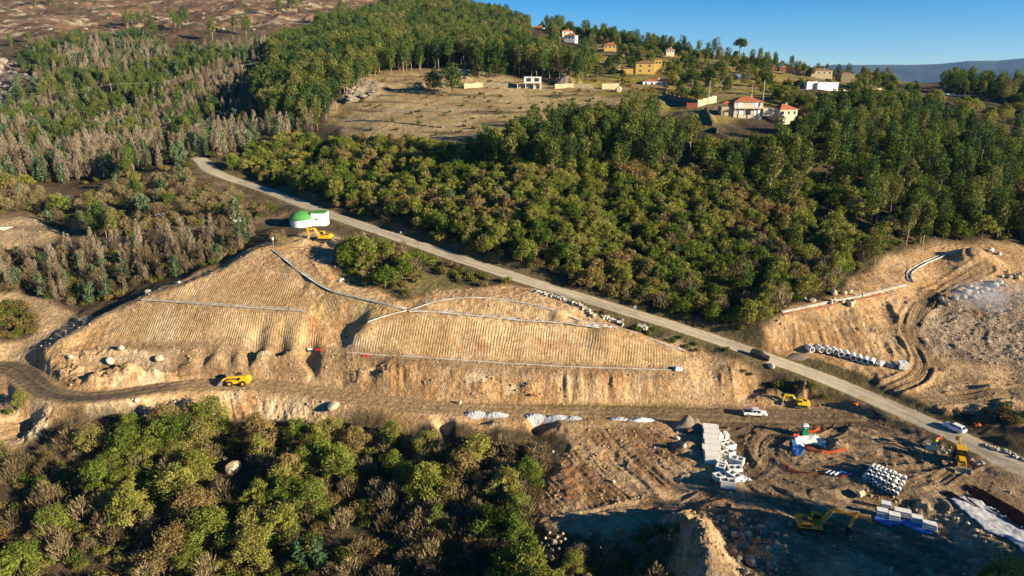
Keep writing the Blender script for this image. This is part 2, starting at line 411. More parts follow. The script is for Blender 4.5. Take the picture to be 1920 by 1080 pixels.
cutA = zone([(655, 676), (850, 692), (1000, 697), (1290, 706), (1400, 690), (1410, 740), (1290, 755), (1000, 755), (850, 750), (700, 738), (600, 705), (560, 668)], 3)
spoil = zone([(1020, 980), (1035, 900), (1070, 850), (1090, 812), (1180, 800), (1250, 806), (1300, 850), (1300, 900), (1200, 935), (1100, 958)], 3)
bankL = np.maximum(zone([(70, 690), (110, 655), (290, 660), (560, 668), (570, 690), (600, 712), (440, 708), (300, 722), (180, 738), (110, 728)], 3),
                   zone([(0, 770), (150, 752), (440, 742), (620, 752), (640, 800), (540, 790), (300, 780), (150, 790), (0, 840)], 3))
cutR = zone([(1452, 646), (1475, 618), (1560, 590), (1700, 560), (1720, 640), (1700, 672), (1600, 660), (1500, 652)], 3)
lump = np.maximum.reduce([.5 * zone([(1720, 600), (1760, 560), (1930, 560), (2050, 560), (2050, 700), (1860, 690), (1780, 650)], 4), zone([(1200, 1030), (1250, 960), (1330, 950), (1480, 1000), (1480, 1100), (1190, 1100)], 3),
                          zone([(1610, 912), (1700, 925), (1850, 1000), (1930, 1050), (1900, 1080), (1770, 985), (1700, 952), (1610, 932)], 2) ,
                          zone([(1500, 720), (1620, 735), (1600, 765), (1480, 757), (1400, 742), (1390, 700)], 3), zone([(560, 690), (640, 700), (800, 735), (1000, 720), (1010, 750), (850, 750), (700, 735)], 3) * .8,
                          zone([(1750, 770), (1900, 750), (1930, 800), (1850, 790)], 3)])
# far-hill zones
field = zone([(640, 262), (615, 220), (640, 160), (690, 140), (760, 132), (860, 128), (960, 150), (1100, 166), (1240, 172), (1250, 205), (1170, 230), (1000, 245), (900, 262), (700, 268)], 6, 3, 12)
moor = zone([(-400, 90), (60, 75), (150, 60), (260, 55), (330, 70), (420, 60), (520, 52), (640, 40), (760, 25), (870, 5), (900, -60), (-400, -60)], 10, 6, 60)
rockL = zone([(-100, 100), (25, 112), (60, 150), (60, 170), (0, 205), (-100, 210)], 10, 3, 20)
midland = zone([(-100, 330), (60, 350), (130, 380), (200, 350), (330, 330), (395, 300), (450, 350), (560, 390), (540, 420), (480, 440), (200, 460), (-100, 400)], 6, 4, 10)
vill = zone([(1060, 170), (1080, 100), (1130, 85), (1300, 95), (1420, 118), (1500, 130), (1700, 150), (1700, 180), (1500, 180), (1440, 215), (1330, 240), (1280, 205)], 8, 3, 20)
rockK = zone([(640, 170), (680, 150), (720, 160), (700, 185), (645, 200)], 4, 2, 4) + zone([(1040, 152), (1060, 138), (1085, 150), (1090, 163), (1050, 165)], 2, 1)
rockK = np.clip(rockK + zone([(800, 138), (850, 128), (890, 140), (860, 150)], 2, 1), 0, 1)
grass = zone([(650, 470), (760, 500), (900, 540), (780, 555), (700, 545), (640, 520)], 4, 3)

# ------------------------------------------------------------------ tracks
TR = []
def track(pxs, half=1.3, dark=.6, depth=.16): TR.append((wline(pxs, 2), half, dark, depth))
track([(1440, 790), (1400, 800), (1375, 830), (1390, 880), (1430, 920), (1500, 960), (1600, 1010), (1700, 1060)], 2.2, .55)
track([(1640, 790), (1560, 800), (1480, 810), (1440, 830), (1435, 860), (1480, 890), (1560, 910), (1700, 935)], 1.6, .7)
track([(1380, 800), (1385, 850), (1420, 890), (1500, 920), (1620, 960), (1760, 1040)], 1.2, .6)
track([(1300, 790), (1370, 792), (1500, 795), (1620, 790), (1700, 810)], 2.2, .6)
track([(1350, 772), (1500, 778), (1640, 772)], 2.6, .45)
track([(1640, 770), (1700, 757), (1780, 748), (1930, 735)], 1.8, .7)
track([(1530, 745), (1620, 745), (1700, 720), (1735, 690), (1718, 650), (1700, 620), (1720, 580), (1780, 530), (1850, 500)], 1.9, .65, .3)
track([(1760, 690), (1740, 660), (1722, 640), (1710, 600), (1750, 550)], 1.2, .7, .25)
track([(1930, 700), (1850, 670), (1790, 640), (1730, 625)], 1.5, 1.15, .1)
track([(600, 455), (575, 480), (580, 505), (610, 530)], 1.1, .85, .2)
track([(560, 470), (575, 505), (600, 540), (630, 600), (648, 650)], 1.6, 1.1, .1)
track([(120, 715), (200, 692), (300, 688), (420, 682), (470, 665), (520, 655)], 1.7, .8, .2)
track([(200, 648), (350, 651), (480, 658), (560, 662), (700, 672), (850, 684), (1000, 689), (1280, 699)], 1.3, .85, .05)
track([(1300, 905), (1350, 915), (1320, 935), (1200, 955), (1100, 975), (1030, 985)], 1.8, .95, .15)
track([(1330, 930), (1240, 970), (1130, 985), (1050, 992)], 1.2, 1.05, .15)
track([(1760, 950), (1700, 910), (1600, 890), (1500, 880), (1450, 850)], 1.2, .8, .15)
track([(1700, 850), (1640, 830), (1600, 820), (1560, 805)], 1.3, .75, .15)
track([(1730, 880), (1700, 840), (1660, 810), (1600, 795)], 1.3, .8, .15)
track([(540, 421), (480, 432), (400, 440), (300, 447), (210, 453), (120, 468)], 1.4, 1.15, .05)
track([(-60, 552), (40, 556), (110, 590), (140, 615)], 1.6, 1.1, .1)
track([(-60, 425), (20, 424), (100, 428)], 1.6, .8, .05)
track([(860, 165), (760, 180), (680, 205), (640, 225)], 1.2, 1.1, .0)
track([(1320, 205), (1340, 235), (1370, 262), (1430, 258)], 1.6, 1.3, .0)

tg = random.Random(31)
for i in range(30):      # criss-cross wheel marks of the yard
    x0, y0 = tg.uniform(1330, 1880), tg.uniform(800, 1010)
    if y0 > 930 and x0 > 1600: continue
    a0 = tg.choice((.15, .45, 2.6, .3)) + tg.uniform(-.3, .3); cv = tg.uniform(-.35, .35); pts_ = [(x0, y0)]
    for k in range(5):
        a0 += cv; x0 += math.cos(a0) * 32; y0 += math.sin(a0) * 13; pts_.append((x0, min(y0, 1060)))
    track(pts_, 1.05, tg.uniform(.72, 1.02), tg.uniform(.08, .18))
for i in range(16):
    x0, y0 = tg.uniform(1480, 1860), tg.uniform(520, 755)
    a0 = tg.uniform(0, 6.28); cv = tg.uniform(-.4, .4); pts_ = [(x0, y0)]
    for k in range(5):
        a0 += cv; x0 += math.cos(a0) * 24; y0 += math.sin(a0) * 10; pts_.append((x0, y0))
    if abs(pts_[-1][1] - 668) > 18 or pts_[-1][0] > 1720: track(pts_, 1.05, tg.uniform(.8, 1.02), tg.uniform(.06, .14))
for i in range(12):
    x0, y0 = tg.uniform(120, 620), tg.uniform(648, 705)
    pts_ = [(x0 + k * 26, y0 + k * tg.uniform(-2, 2)) for k in range(6)]
    track(pts_, 1.05, tg.uniform(.8, 1.0), tg.uniform(.06, .14))
hd, hs_, ht, hz = near_line(HAULW)
rd, rs_, rt, rz = near_line(ROADW)
DISP = np.zeros_like(GZ)
nsoil = soil * (1 - smooth(6, 2.5, rd))
DISP += nsoil * ((fbm(GX / 5, GY / 5, 4, 1) - .5) * .7 * (1 - .8 * corr) + (ridged(GX / 1.6 + WX, GY / 1.1, 3, 2) - .5) * .34 * (1 - .9 * corr) * smooth(.35, .6, fbm(GX / 8, GY / 8, 2, 12)))
rill = ridged(GX / 1.7 + 1.5 * WX, GY / 11, 3, 3)
rill2 = ridged((GX + GY * .5) / 1.5 + 1.5 * WX, (GY - GX * .5) / 9, 3, 13)
DISP += cutA * (rill - .6) * 1.15 * (.3 + 1.2 * smooth(.45, .65, fbm(GX / 14, GY / 14, 2, 91))) + cutR * (rill - .6) * 1.0 + spoil * (ridged((GX + GY * .5) / 1.1 + 1.2 * WX, (GY - GX * .5) / 9, 2, 14) - .6) * .38 + bankL * (rill2 - .6) * 1.0
DISP += np.maximum(bankL, lump) * ((ridged(GX / 5 + 2 * WX, GY / 3.2, 4, 8) - .55) * 1.7 + (ridged(GX / 1.4, GY / 1.1, 2, 9) - .5) * .55) + lump * (fbm(GX / 1.5, GY / 1.5, 3, 9) - .5) * .9
wild = (1 - soil) * (1 - field)
DISP += wild * ((fbm(GX / 12, GY / 12, 4, 21) - .5) * 2.2 * smooth(60, 200, rr)[:, None]) + wild * wfar * (fbm(GX / 45, GY / 45, 3, 22) - .5) * 7
DISP += field * ((fbm(GX / 8, GY / 8, 3, 23) - .5) * 1.0)
DISP += (rockL + rockK) * (ridged(GX / 9, GY / 9, 4, 24) - .4) * 4
DISP += moor * ((ridged(GX / 40, GY / 40, 4, 25) - .5) * 9 + (ridged(GX / 9, GY / 9, 3, 29) - .5) * 2.5)
def hump(px, py, h, rx, ry, rot=0, p=1.0, ridge=0.35, base=None):
    """a mound (or pit, h<0) centred where the pixel meets the ground"""
    c = cast(px, py)
    X = GX - c.x; Y = GY - c.y
    ca, sa = math.cos(R(rot)), math.sin(R(rot))
    U = (X * ca + Y * sa) / rx; V = (-X * sa + Y * ca) / ry
    d = np.hypot(U, V) + ridge * (fbm(GX / 2.5, GY / 2.5, 3, int(px)) - .5)
    return h * smooth(1, 0, d) ** p
DISP += hump(235, 705, 2.4, 9, 3.2, 10, 1, .9) + hump(185, 720, 1.4, 4, 3, 0, 1, .9) + hump(330, 702, 1.0, 6, 2.5, 0, 1, .9)
DISP += hump(665, 722, 3.0, 4.2, 3.2) + hump(720, 722, 2.2, 5, 3.2) + hump(820, 735, 1.5, 6, 3) + hump(905, 742, 1.8, 4, 2.5) + hump(990, 740, 1.6, 4, 2.5) + hump(590, 745, 1.5, 2.5, 2.2)
DISP += hump(598, 676, -2.2, 4, 2.4) + hump(645, 700, -1.2, 3, 2)
DISP += hump(1524, 838, 1.5, 8, 5.5) + hump(1531, 833, -4.5, 3.6, 2.9, 0, .6, .1) + hump(1570, 838, 1.2, 3, 3)
DISP += hump(1300, 1005, 3.8, 5.6, 8, 8, .75, .3) + hump(1310, 1068, 3.6, 6.6, 8, 10, .75, .3) + hump(1430, 1040, 1.5, 5, 4)
DISP += hump(1290, 797, 1.7, 3, 2) + hump(1312, 796, 1.2, 2, 1.6) + hump(1290, 842, 1.3, 4, 3)
DISP += hump(1830, 485, 3.2, 9, 6, 0, 1, .5) + hump(1880, 740, 2.0, 9, 4) + hump(1850, 790, 1.6, 4, 3) + hump(1760, 560, 1.2, 8, 4)
DISP += hump(570, 455, .9, 3, 2) + hump(1515, 745, 3.2, 4.5, 2.6) + hump(1450, 745, 1.2, 5, 2.5) + hump(1580, 917, 1.0, 3, 1.5) + hump(840, 158, 5, 26, 10, 5) + hump(1065, 158, 4, 11, 6)
HC = (1 - smooth(3.0, 5.2, hd))
RC = (1 - smooth(3.3, 6.0, rd))
COL_T = np.zeros(GX.shape + (3,))
rutm = np.zeros_like(GZ); trk_dark = np.ones_like(GZ); rutc = np.zeros_like(GZ)
for pl, half, dark, depth in TR:
    d, s, t, z = near_line(pl)
    w = 1 - smooth(half * .8, half * 1.5, d + 1.0 * WX)
    rutm = np.maximum(rutm, w)
    rutc = np.where(w > .02, s, rutc)
    trk_dark = trk_dark * (1 - w * (1 - dark))
    DISP = DISP * (1 - .6 * w) - w * depth * (np.cos(s * 2 * math.pi / 1.9) * .5 + .3 + .8 * (vnoise(s * 2.5, t * .15, 4) - .5))
    DISP += smooth(half * .9, half * 1.3, d) * (1 - smooth(half * 1.3, half * 1.9, d)) * depth * 1.2 * soil
GZ = GZ + DISP
GZ = GZ * (1 - HC) + (hz + .06 * np.cos(hs_ * 3.1) + (fbm(GX / 3, GY / 3, 2, 77) - .5) * .15) * HC
GZ = GZ * (1 - RC) + (rz + .05 - .03 * np.abs(rs_)) * RC

# ------------------------------------------------------------------ ground colour
def C(*a): return np.array(srgb(*a))
def lay(w, c):
    global COLR
    w = np.clip(w, 0, 1)[..., None]
    COLR = COLR * (1 - w) + (c if isinstance(c, np.ndarray) and c.ndim == 3 else np.array(c)) * w
def mixn(c1_, c2_, n):
    n = np.clip(n, 0, 1)[..., None]
    return np.array(c1_) * (1 - n) + np.array(c2_) * n
n1 = fbm(GX / 14, GY / 14, 4, 101); n2 = fbm(GX / 4, GY / 4, 4, 102); n3 = fbm(GX / 1.3, GY / 1.3, 3, 103); n4 = fbm(GX / 50, GY / 50, 4, 104)
COLR = mixn((.040, .034, .018), (.10, .075, .042), smooth(.3, .7, n2 * .6 + n1 * .4))
lay(smooth(.52, .68, fbm(GX / 30, GY / 30, 3, 105)) * .5, (.13, .085, .05))
# heath
lay(moor, mixn((.105, .060, .038), (.23, .140, .085), smooth(.35, .65, n4 * .5 + fbm(GX / 18, GY / 18, 4, 106) * .5)))
lay(moor * smooth(.56, .66, fbm(GX / 22, GY / 9, 3, 107)) * .8, (.075, .07, .032))
lay(moor * smooth(.62, .7, fbm(GX / 16, GY / 7, 4, 108)), (.40, .32, .22))
lay(rockL, mixn((.16, .11, .08), (.38, .33, .27), smooth(.5, .62, fbm(GX / 7, GY / 7, 4, 109))))
lay(midland * .75, mixn((.10, .065, .04), (.20, .14, .08), smooth(.4, .65, n2)))
lay(midland * smooth(.55, .65, fbm(GX / 9, GY / 9, 3, 110)) * .7, (.10, .10, .035))
# dry field with terrace banks
terr = smooth(.55, .8, np.sin(GZ * 1.9 + 3 * n1)) * smooth(.4, .6, fbm(GX / 25, GY / 8, 2, 112))
lay(field, mixn((.31, .215, .10), (.47, .35, .185), smooth(.3, .7, n1 * .5 + n2 * .5)))
lay(field * terr * .9, (.13, .095, .05))
lay(field * smooth(.6, .7, n2) * .5, (.11, .10, .035))
lay(rockK, mixn((.22, .17, .11), (.44, .37, .28), n3))
lay(vill, mixn((.16, .13, .05), (.30, .21, .10), smooth(.4, .62, fbm(GX / 20, GY / 12, 3, 113))))
lay(vill * smooth(.5, .58, fbm(GX / 26, GY / 10, 2, 114)) * .7, (.22, .20, .03))
# bare soil
sand = mixn((.37, .225, .105), (.52, .35, .19), smooth(.3, .7, n2 * .5 + n1 * .5))
brown = mixn((.17, .105, .058), (.27, .175, .10), smooth(.35, .65, n2))
lay(soil, sand)
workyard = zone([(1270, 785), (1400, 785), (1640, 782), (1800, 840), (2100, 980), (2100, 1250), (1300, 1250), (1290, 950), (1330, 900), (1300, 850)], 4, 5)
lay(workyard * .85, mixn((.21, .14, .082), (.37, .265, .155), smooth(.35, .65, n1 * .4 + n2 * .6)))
lay(spoil * smooth(.35, .6, fbm((GX + GY * .4) / 4, GY / 10, 4, 120)) * .85, (.20, .105, .05))
lay(cutA * smooth(.5, .7, fbm(GX / 5, GY / 9, 4, 121)) * .55, (.26, .15, .065))
lay(cutA * smooth(.58, .7, fbm(GX / 7, GY / 5, 4, 122)) * .8, (.55, .43, .30))
lay(bankL * smooth(.5, .65, fbm(GX / 6, GY / 4, 4, 123)) * .8, (.58, .46, .30))
lay(cutR * smooth(.45, .65, fbm(GX / 4, GY / 7, 4, 124)) * .6, (.27, .16, .075))
gravelR = zone([(1745, 660), (1720, 600), (1770, 555), (1860, 545), (2050, 540), (2050, 720), (1860, 690)], 5, 4)
lay(gravelR * .85, mixn((.20, .155, .115), (.34, .275, .205), smooth(.35, .65, n3 * .5 + n2 * .5)))
lay(np.maximum(c1, np.maximum(c2, np.maximum(c3, c4))), mixn((.36, .23, .105), (.49, .345, .185), smooth(.3, .7, n1 * .6 + n2 * .4)))
lay(corr * smooth(.56, .7, fbm(GX / 9, GY / 9, 4, 125)) * .5, (.52, .40, .26))
lay(corr * smooth(.58, .72, fbm(GX / 12, GY / 12, 4, 126)) * .6, (.24, .17, .065))
spur = zone([(560, 500), (650, 555), (760, 582), (690, 604), (650, 640), (640, 652), (600, 600)], 3, 3)
lay(spur * .6, mixn((.27, .18, .075), (.36, .27, .11), n2))
lay(soil * smooth(.66, .74, fbm(GX / 6, GY / 6, 4, 127)) * .5, (.36, .17, .07))
lay(soil * (1 - corr) * smooth(.62, .74, n3) * .35, (.55, .43, .30))
lay(leftpatch * .7, (.40, .30, .18))
lay(grass * .85, mixn((.14, .13, .035), (.26, .20, .09), n2))
COLR *= trk_dark[..., None]
lay(rutm * soil * .3, (.22, .15, .09))
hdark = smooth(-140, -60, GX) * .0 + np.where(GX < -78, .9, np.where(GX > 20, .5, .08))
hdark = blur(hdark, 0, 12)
lay((1 - smooth(2.6, 4.0, hd + 1.5 * WX)) * .95, mixn((.33, .225, .11), (.40, .28, .15), n2))
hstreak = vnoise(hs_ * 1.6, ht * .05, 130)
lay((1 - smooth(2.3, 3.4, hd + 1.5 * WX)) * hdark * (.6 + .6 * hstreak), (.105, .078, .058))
puddle = zone([(1010, 757), (1290, 757), (1285, 766), (1100, 764), (1010, 762)], 1, 1)
lay(puddle * .8, (.22, .17, .05))
lay(corr * smooth(.6, .7, fbm((GX + GY) / 10, (GX - GY) / 16, 4, 150)) * .3, (.27, .155, .07))
# verges of the road, green and brown
lay((1 - smooth(4.2, 6.5, rd + 2 * WX)) * (1 - smooth(.4, .6, soil * n2 * 1.6)) * .8, mixn((.09, .075, .03), (.20, .15, .07), n2))
asph = (1 - smooth(2.75, 3.15, rd + .5 * WX))
road_c = mixn((.35, .30, .22), (.46, .40, .30), smooth(.25, .75, n2 * .3 + n3 * .3 + .4 * vnoise(rs_ * 1.7, rt * .06, 140))) * (1 - .13 * (1 - smooth(.2, .55, np.abs(np.abs(rs_) - 1.0))))[..., None]
lay(asph, road_c)
lay(asph * smooth(.62, .7, fbm(rt / 9, rs_ / 2.2, 3, 141)) * .6, (.24, .205, .16))
lay(asph * smooth(.60, .72, fbm(GX / 5, GY / 5, 3, 142)) * smooth(30, 50, GX) * .6, (.34, .245, .14))
lay(asph * (np.abs(np.abs(rs_) - 2.72) < .07) * .0, (.6, .6, .55))

def weight(name, me, arr):
    a = me.attributes.new(name, 'FLOAT', 'POINT'); a.data.foreach_set('value', np.asarray(arr, np.float32).ravel())
def grid_mesh(name, X, Y, Zz):
    nr, na = X.shape
    me = bpy.data.meshes.new(name)
    co = np.stack([X, Y, Zz], -1).reshape(-1, 3).astype(np.float32)
    j, i = np.meshgrid(np.arange(nr - 1), np.arange(na - 1), indexing='ij')
    a = (j * na + i).ravel()
    q = np.stack([a, a + 1, a + na + 1, a + na], -1).astype(np.int32)
    # the grid runs away from the viewer: keep normals up
    me.vertices.add(len(co)); me.vertices.foreach_set('co', co.ravel())
    me.loops.add(q.size); me.loops.foreach_set('vertex_index', q.ravel())
    me.polygons.add(len(q)); me.polygons.foreach_set('loop_start', np.arange(0, q.size, 4, dtype=np.int32))
    me.polygons.foreach_set('use_smooth', np.ones(len(q), bool))
    me.update(); me.validate()
    return me
gme = grid_mesh('ground', GX, GY, GZ)
ca = gme.color_attributes.new('tone', 'FLOAT_COLOR', 'POINT')
ca.data.foreach_set('color', np.concatenate([COLR, np.ones(COLR.shape[:2] + (1,))], -1).astype(np.float32).ravel())
weight('corr', gme, corr * (1 - HC)); weight('stripe', gme, stripe)
weight('soil', gme, soil * (1 - asph))
weight('rut', gme, np.clip(rutm * soil + (1 - smooth(2.5, 3.5, hd)) * .5, 0, 1) * (1 - asph)); weight('rutc', gme, np.where(hd < 4, hs_, rutc))
weight('asph', gme, asph)
GROUND = bpy.data.objects.new('ground', gme); COL.objects.link(GROUND); GROUND['kind'] = 'structure'

def ground_mat():
    m = bpy.data.materials.new('ground'); m.use_nodes = True
    nt = m.node_tree; N = nt.nodes; K = nt.links
    b = N['Principled BSDF']; b.inputs['Roughness'].default_value = .92; b.inputs['Specular IOR Level'].default_value = .15
    def att(n):
        a = N.new('ShaderNodeAttribute'); a.attribute_name = n; return a
    def noise(scale, det=4, rough=.6, vec=None):
        n = N.new('ShaderNodeTexNoise'); n.inputs['Scale'].default_value = scale; n.inputs['Detail'].default_value = det; n.inputs['Roughness'].default_value = rough
        K.new(vec or geo.outputs['Position'], n.inputs['Vector']); return n
    def mth(op, a, b_=None, c=None, clamp=False):
        n = N.new('ShaderNodeMath'); n.operation = op; n.use_clamp = clamp
        for k, v in enumerate((a, b_, c)):
            if v is None: continue
            if isinstance(v, (int, float)): n.inputs[k].default_value = v
            else: K.new(v, n.inputs[k])
        return n.outputs[0]
    def mr(v, a, b_, c, d):
        n = N.new('ShaderNodeMapRange'); K.new(v, n.inputs[0])
        for k, x in enumerate((a, b_, c, d)): n.inputs[k + 1].default_value = x
        return n.outputs[0]
    geo = N.new('ShaderNodeNewGeometry')
    tone = att('tone'); cor = att('corr'); st = att('stripe'); so = att('soil'); ru = att('rut'); rc = att('rutc'); asp = att('asph')
    nA = noise(.9, 5); nB = noise(3.2, 4); nC = noise(.16, 3)
    k = mth('MULTIPLY', mr(nA.outputs[0], .3, .7, .66, 1.3), mr(nB.outputs[0], .32, .68, .62, 1.32))
    k = mth('MULTIPLY', k, mr(nC.outputs[0], .3, .7, .88, 1.12))
    kk_ = mth('ADD', mth('MULTIPLY', mth('SUBTRACT', k, 1), mr(asp.outputs['Fac'], 0, 1, 1, .3)), 1)
    sc = N.new('ShaderNodeVectorMath'); sc.operation = 'SCALE'
    K.new(tone.outputs['Color'], sc.inputs[0]); K.new(kk_, sc.inputs['Scale'])
    K.new(sc.outputs[0], b.inputs['Base Color'])
    # height: clods, furrows, wheel ruts
    nf = noise(.7, 4, .65); ng = noise(5.5, 3, .6)
    hgt = mth('ADD', mth('MULTIPLY', mth('SUBTRACT', nf.outputs[0], .5), .8), mth('MULTIPLY', mth('SUBTRACT', ng.outputs[0], .5), .22))
    nocor = mth('SUBTRACT', 1, mth('MULTIPLY', cor.outputs['Fac'], .7))
    noasp = mth('SUBTRACT', 1, mth('MULTIPLY', asp.outputs['Fac'], .96))
    nr_ = noise(.55, 5, .62); nr_.noise_type = 'RIDGED_MULTIFRACTAL'; nr_.inputs['Lacunarity'].default_value = 2.3
    hgt = mth('ADD', hgt, mth('MULTIPLY', mth('MULTIPLY', nr_.outputs[0], so.outputs['Fac']), .22))
    hgt = mth('MULTIPLY', mth('MULTIPLY', hgt, nocor), noasp)
    nw = noise(.35, 2)
    s1 = mth('SINE', mth('MULTIPLY', mth('ADD', st.outputs['Fac'], mth('MULTIPLY', mth('SUBTRACT', nw.outputs[0], .5), .5)), 2 * math.pi))
    amp = mr(noise(.22, 3).outputs[0], .35, .6, .25, 1)
    hgt = mth('ADD', hgt, mth('MULTIPLY', mth('MULTIPLY', s1, mth('MULTIPLY', cor.outputs['Fac'], .042)), amp))
    s2 = mth('SINE', mth('MULTIPLY', rc.outputs['Fac'], 2 * math.pi / .62))
    hgt = mth('ADD', hgt, mth('MULTIPLY', mth('MULTIPLY', s2, ru.outputs['Fac']), .028))
    bp = N.new('ShaderNodeBump'); bp.inputs['Distance'].default_value = 1.0; bp.inputs['Strength'].default_value = 1.0
    K.new(hgt, bp.inputs['Height']); K.new(bp.outputs[0], b.inputs['Normal'])
    return m
gme.materials.append(ground_mat())

# far plain and mountains
def far_land():
    a = np.radians(np.linspace(-70, 70, 90)); r_ = np.exp(np.linspace(math.log(1240), math.log(16000), 60))
    X = np.sin(a)[None] * r_[:, None]; Y = np.cos(a)[None] * r_[:, None]
    t = smooth(1240, 2600, r_)[:, None]
    edge = ground(np.sin(a) * 1240, np.cos(a) * 1240)
    Zz = (edge[None, :] - 6) * (1 - t) + (-190) * t + (fbm(X / 900, Y / 900, 4, 40) - .5) * 130 * t
    me = grid_mesh('valley', X, Y, Zz)
    o = bpy.data.objects.new('valley', me); COL.objects.link(o); o['kind'] = 'structure'
    me.materials.append(mat('valley', (.045, .06, .03), .95, var=.4, scale=.004))
    a = np.radians(np.linspace(-5, 70, 420)); r2 = np.linspace(8500, 15500, 60)
    X = np.sin(a)[None] * r2[:, None]; Y = np.cos(a)[None] * r2[:, None]
    deg = np.degrees(a)[None]
    prof = np.interp(deg, [-5, 18, 24, 27, 30, 32.5, 34, 36.5, 40, 46, 55, 70], [-150, 120, 262, 275, 290, 325, 310, 370, 420, 450, 430, 400])
    env = np.exp(-((r2[:, None] - 12300) / 1900.) ** 2)
    Zz = -200 + (prof + 200 + (fbm(X / 900, Y / 900, 5, 41) - .5) * 70) * env + (ridged(X / 1500, Y / 1500, 4, 42) - .5) * 60 * env
    me = grid_mesh('mountains', X, Y, Zz)
    o = bpy.data.objects.new('mountains', me); COL.objects.link(o); o['kind'] = 'structure'
    me.materials.append(mat('mountain_slopes', (.07, .075, .05), .95, var=.35, scale=.002))
far_land()
# ------------------------------------------------------------------ building helpers
def link(o, parent=None):
    COL.objects.link(o)
    if parent is not None: o.parent = parent
    return o
def tag(o, label=None, cat=None, group=None, kind=None):
    if label: o['label'] = label
    if cat: o['category'] = cat
    if group: o['group'] = group
    if kind: o['kind'] = kind
    return o
def empty(name, loc, rz=0.0, scale=1.0):
    o = bpy.data.objects.new(name, None)
    o.location = loc; o.rotation_euler = (0, 0, rz); o.scale = (scale,) * 3
    o.empty_display_size = .2
    return link(o)
def raw_mesh(name, V, Fs, mats, mi=None, smooth_=False, attr=None):
    me = bpy.data.meshes.new(name)
    V = np.asarray(V, np.float32)
    if isinstance(Fs, np.ndarray):
        nf, k = Fs.shape
        me.vertices.add(len(V)); me.vertices.foreach_set('co', V.ravel())
        me.loops.add(nf * k); me.loops.foreach_set('vertex_index', Fs.astype(np.int32).ravel())
        me.polygons.add(nf); me.polygons.foreach_set('loop_start', np.arange(0, nf * k, k, dtype=np.int32))
        me.update()
    else:
        me.from_pydata([tuple(map(float, v)) for v in V], [], Fs); me.update()
    for m in mats: me.materials.append(m)
    if mi is not None: me.polygons.foreach_set('material_index', np.asarray(mi, np.int32))
    if smooth_: me.polygons.foreach_set('use_smooth', np.ones(len(me.polygons), bool))
    if attr is not None:
        a = me.attributes.new('leaf', 'FLOAT', 'POINT'); a.data.foreach_set('value', np.asarray(attr, np.float32))
    me.update()
    return me

# ------------------------------------------------------------------ foliage
def leaf_mat(name, stops, trans=.3, patch=.02, vary=.35):
    """foliage colour: differs from tree to tree, in patches across the slope and from leaf to leaf"""
    m = bpy.data.materials.new(name); m.use_nodes = True
    nt = m.node_tree; N = nt.nodes; K = nt.links
    N.remove(N['Principled BSDF'])
    oi = N.new('ShaderNodeObjectInfo'); geo = N.new('ShaderNodeNewGeometry')
    n = N.new('ShaderNodeTexNoise'); n.inputs['Scale'].default_value = patch; n.inputs['Detail'].default_value = 2
    K.new(geo.outputs['Position'], n.inputs['Vector'])
    mr = N.new('ShaderNodeMapRange'); mr.inputs[1].default_value = .35; mr.inputs[2].default_value = .65; mr.inputs[3].default_value = -.3; mr.inputs[4].default_value = .3
    K.new(n.outputs[0], mr.inputs[0])
    ad = N.new('ShaderNodeMath'); ad.operation = 'ADD'; K.new(oi.outputs['Random'], ad.inputs[0]); K.new(mr.outputs[0], ad.inputs[1])
    at = N.new('ShaderNodeAttribute'); at.attribute_name = 'leaf'
    a2 = N.new('ShaderNodeMath'); a2.operation = 'MULTIPLY_ADD'; a2.inputs[1].default_value = .25; K.new(at.outputs['Fac'], a2.inputs[0]); K.new(ad.outputs[0], a2.inputs[2])
    a3 = N.new('ShaderNodeMath'); a3.operation = 'SUBTRACT'; a3.inputs[1].default_value = .12; K.new(a2.outputs[0], a3.inputs[0])
    cr = N.new('ShaderNodeValToRGB'); K.new(a3.outputs[0], cr.inputs[0])
    el = cr.color_ramp.elements
    for i, (p, c) in enumerate(stops):
        e = el[i] if i < 2 else el.new(p)
        e.position = p; e.color = (*c, 1)
    v = N.new('ShaderNodeMapRange'); v.inputs[3].default_value = 1 - vary; v.inputs[4].default_value = 1 + vary; K.new(at.outputs['Fac'], v.inputs[0])
    sc = N.new('ShaderNodeVectorMath'); sc.operation = 'SCALE'; K.new(cr.outputs[0], sc.inputs[0]); K.new(v.outputs[0], sc.inputs['Scale'])
    d = N.new('ShaderNodeBsdfDiffuse'); t = N.new('ShaderNodeBsdfTranslucent'); K.new(sc.outputs[0], d.inputs[0]); K.new(sc.outputs[0], t.inputs[0])
    mx = N.new('ShaderNodeMixShader'); mx.inputs[0].default_value = trans; K.new(d.outputs[0], mx.inputs[1]); K.new(t.outputs[0], mx.inputs[2])
    K.new(mx.outputs[0], N['Material Output'].inputs[0])
    return m
M_OAK = leaf_mat('oak_leaves', [(0, (.100, .150, .026)), (.35, (.185, .220, .042)), (.65, (.255, .255, .055)), (.92, (.300, .270, .080)), (1, (.27, .195, .08))], .3, .03, .5)
M_EUC = leaf_mat('eucalyptus_leaves', [(0, (.050, .090, .030)), (.35, (.080, .125, .030)), (.7, (.125, .155, .032)), (1, (.175, .175, .055))], .25, .015, .5)
M_BLUE = leaf_mat('young_eucalyptus_leaves', [(0, (.06, .11, .05)), (.5, (.10, .15, .08)), (1, (.17, .20, .11))], .25, .03, .45)
M_DARK = leaf_mat('dark_leaves', [(0, (.028, .055, .014)), (.6, (.050, .085, .018)), (1, (.09, .11, .03))], .2, .03)
M_TWIG = leaf_mat('bare_twigs', [(0, (.15, .115, .07)), (.5, (.25, .195, .135)), (1, (.33, .27, .20))], .1, .03, .45)
M_BRUSH = leaf_mat('dry_twigs', [(0, (.12, .09, .05)), (.5, (.20, .155, .085)), (1, (.27, .22, .12))], .1, .03, .45)
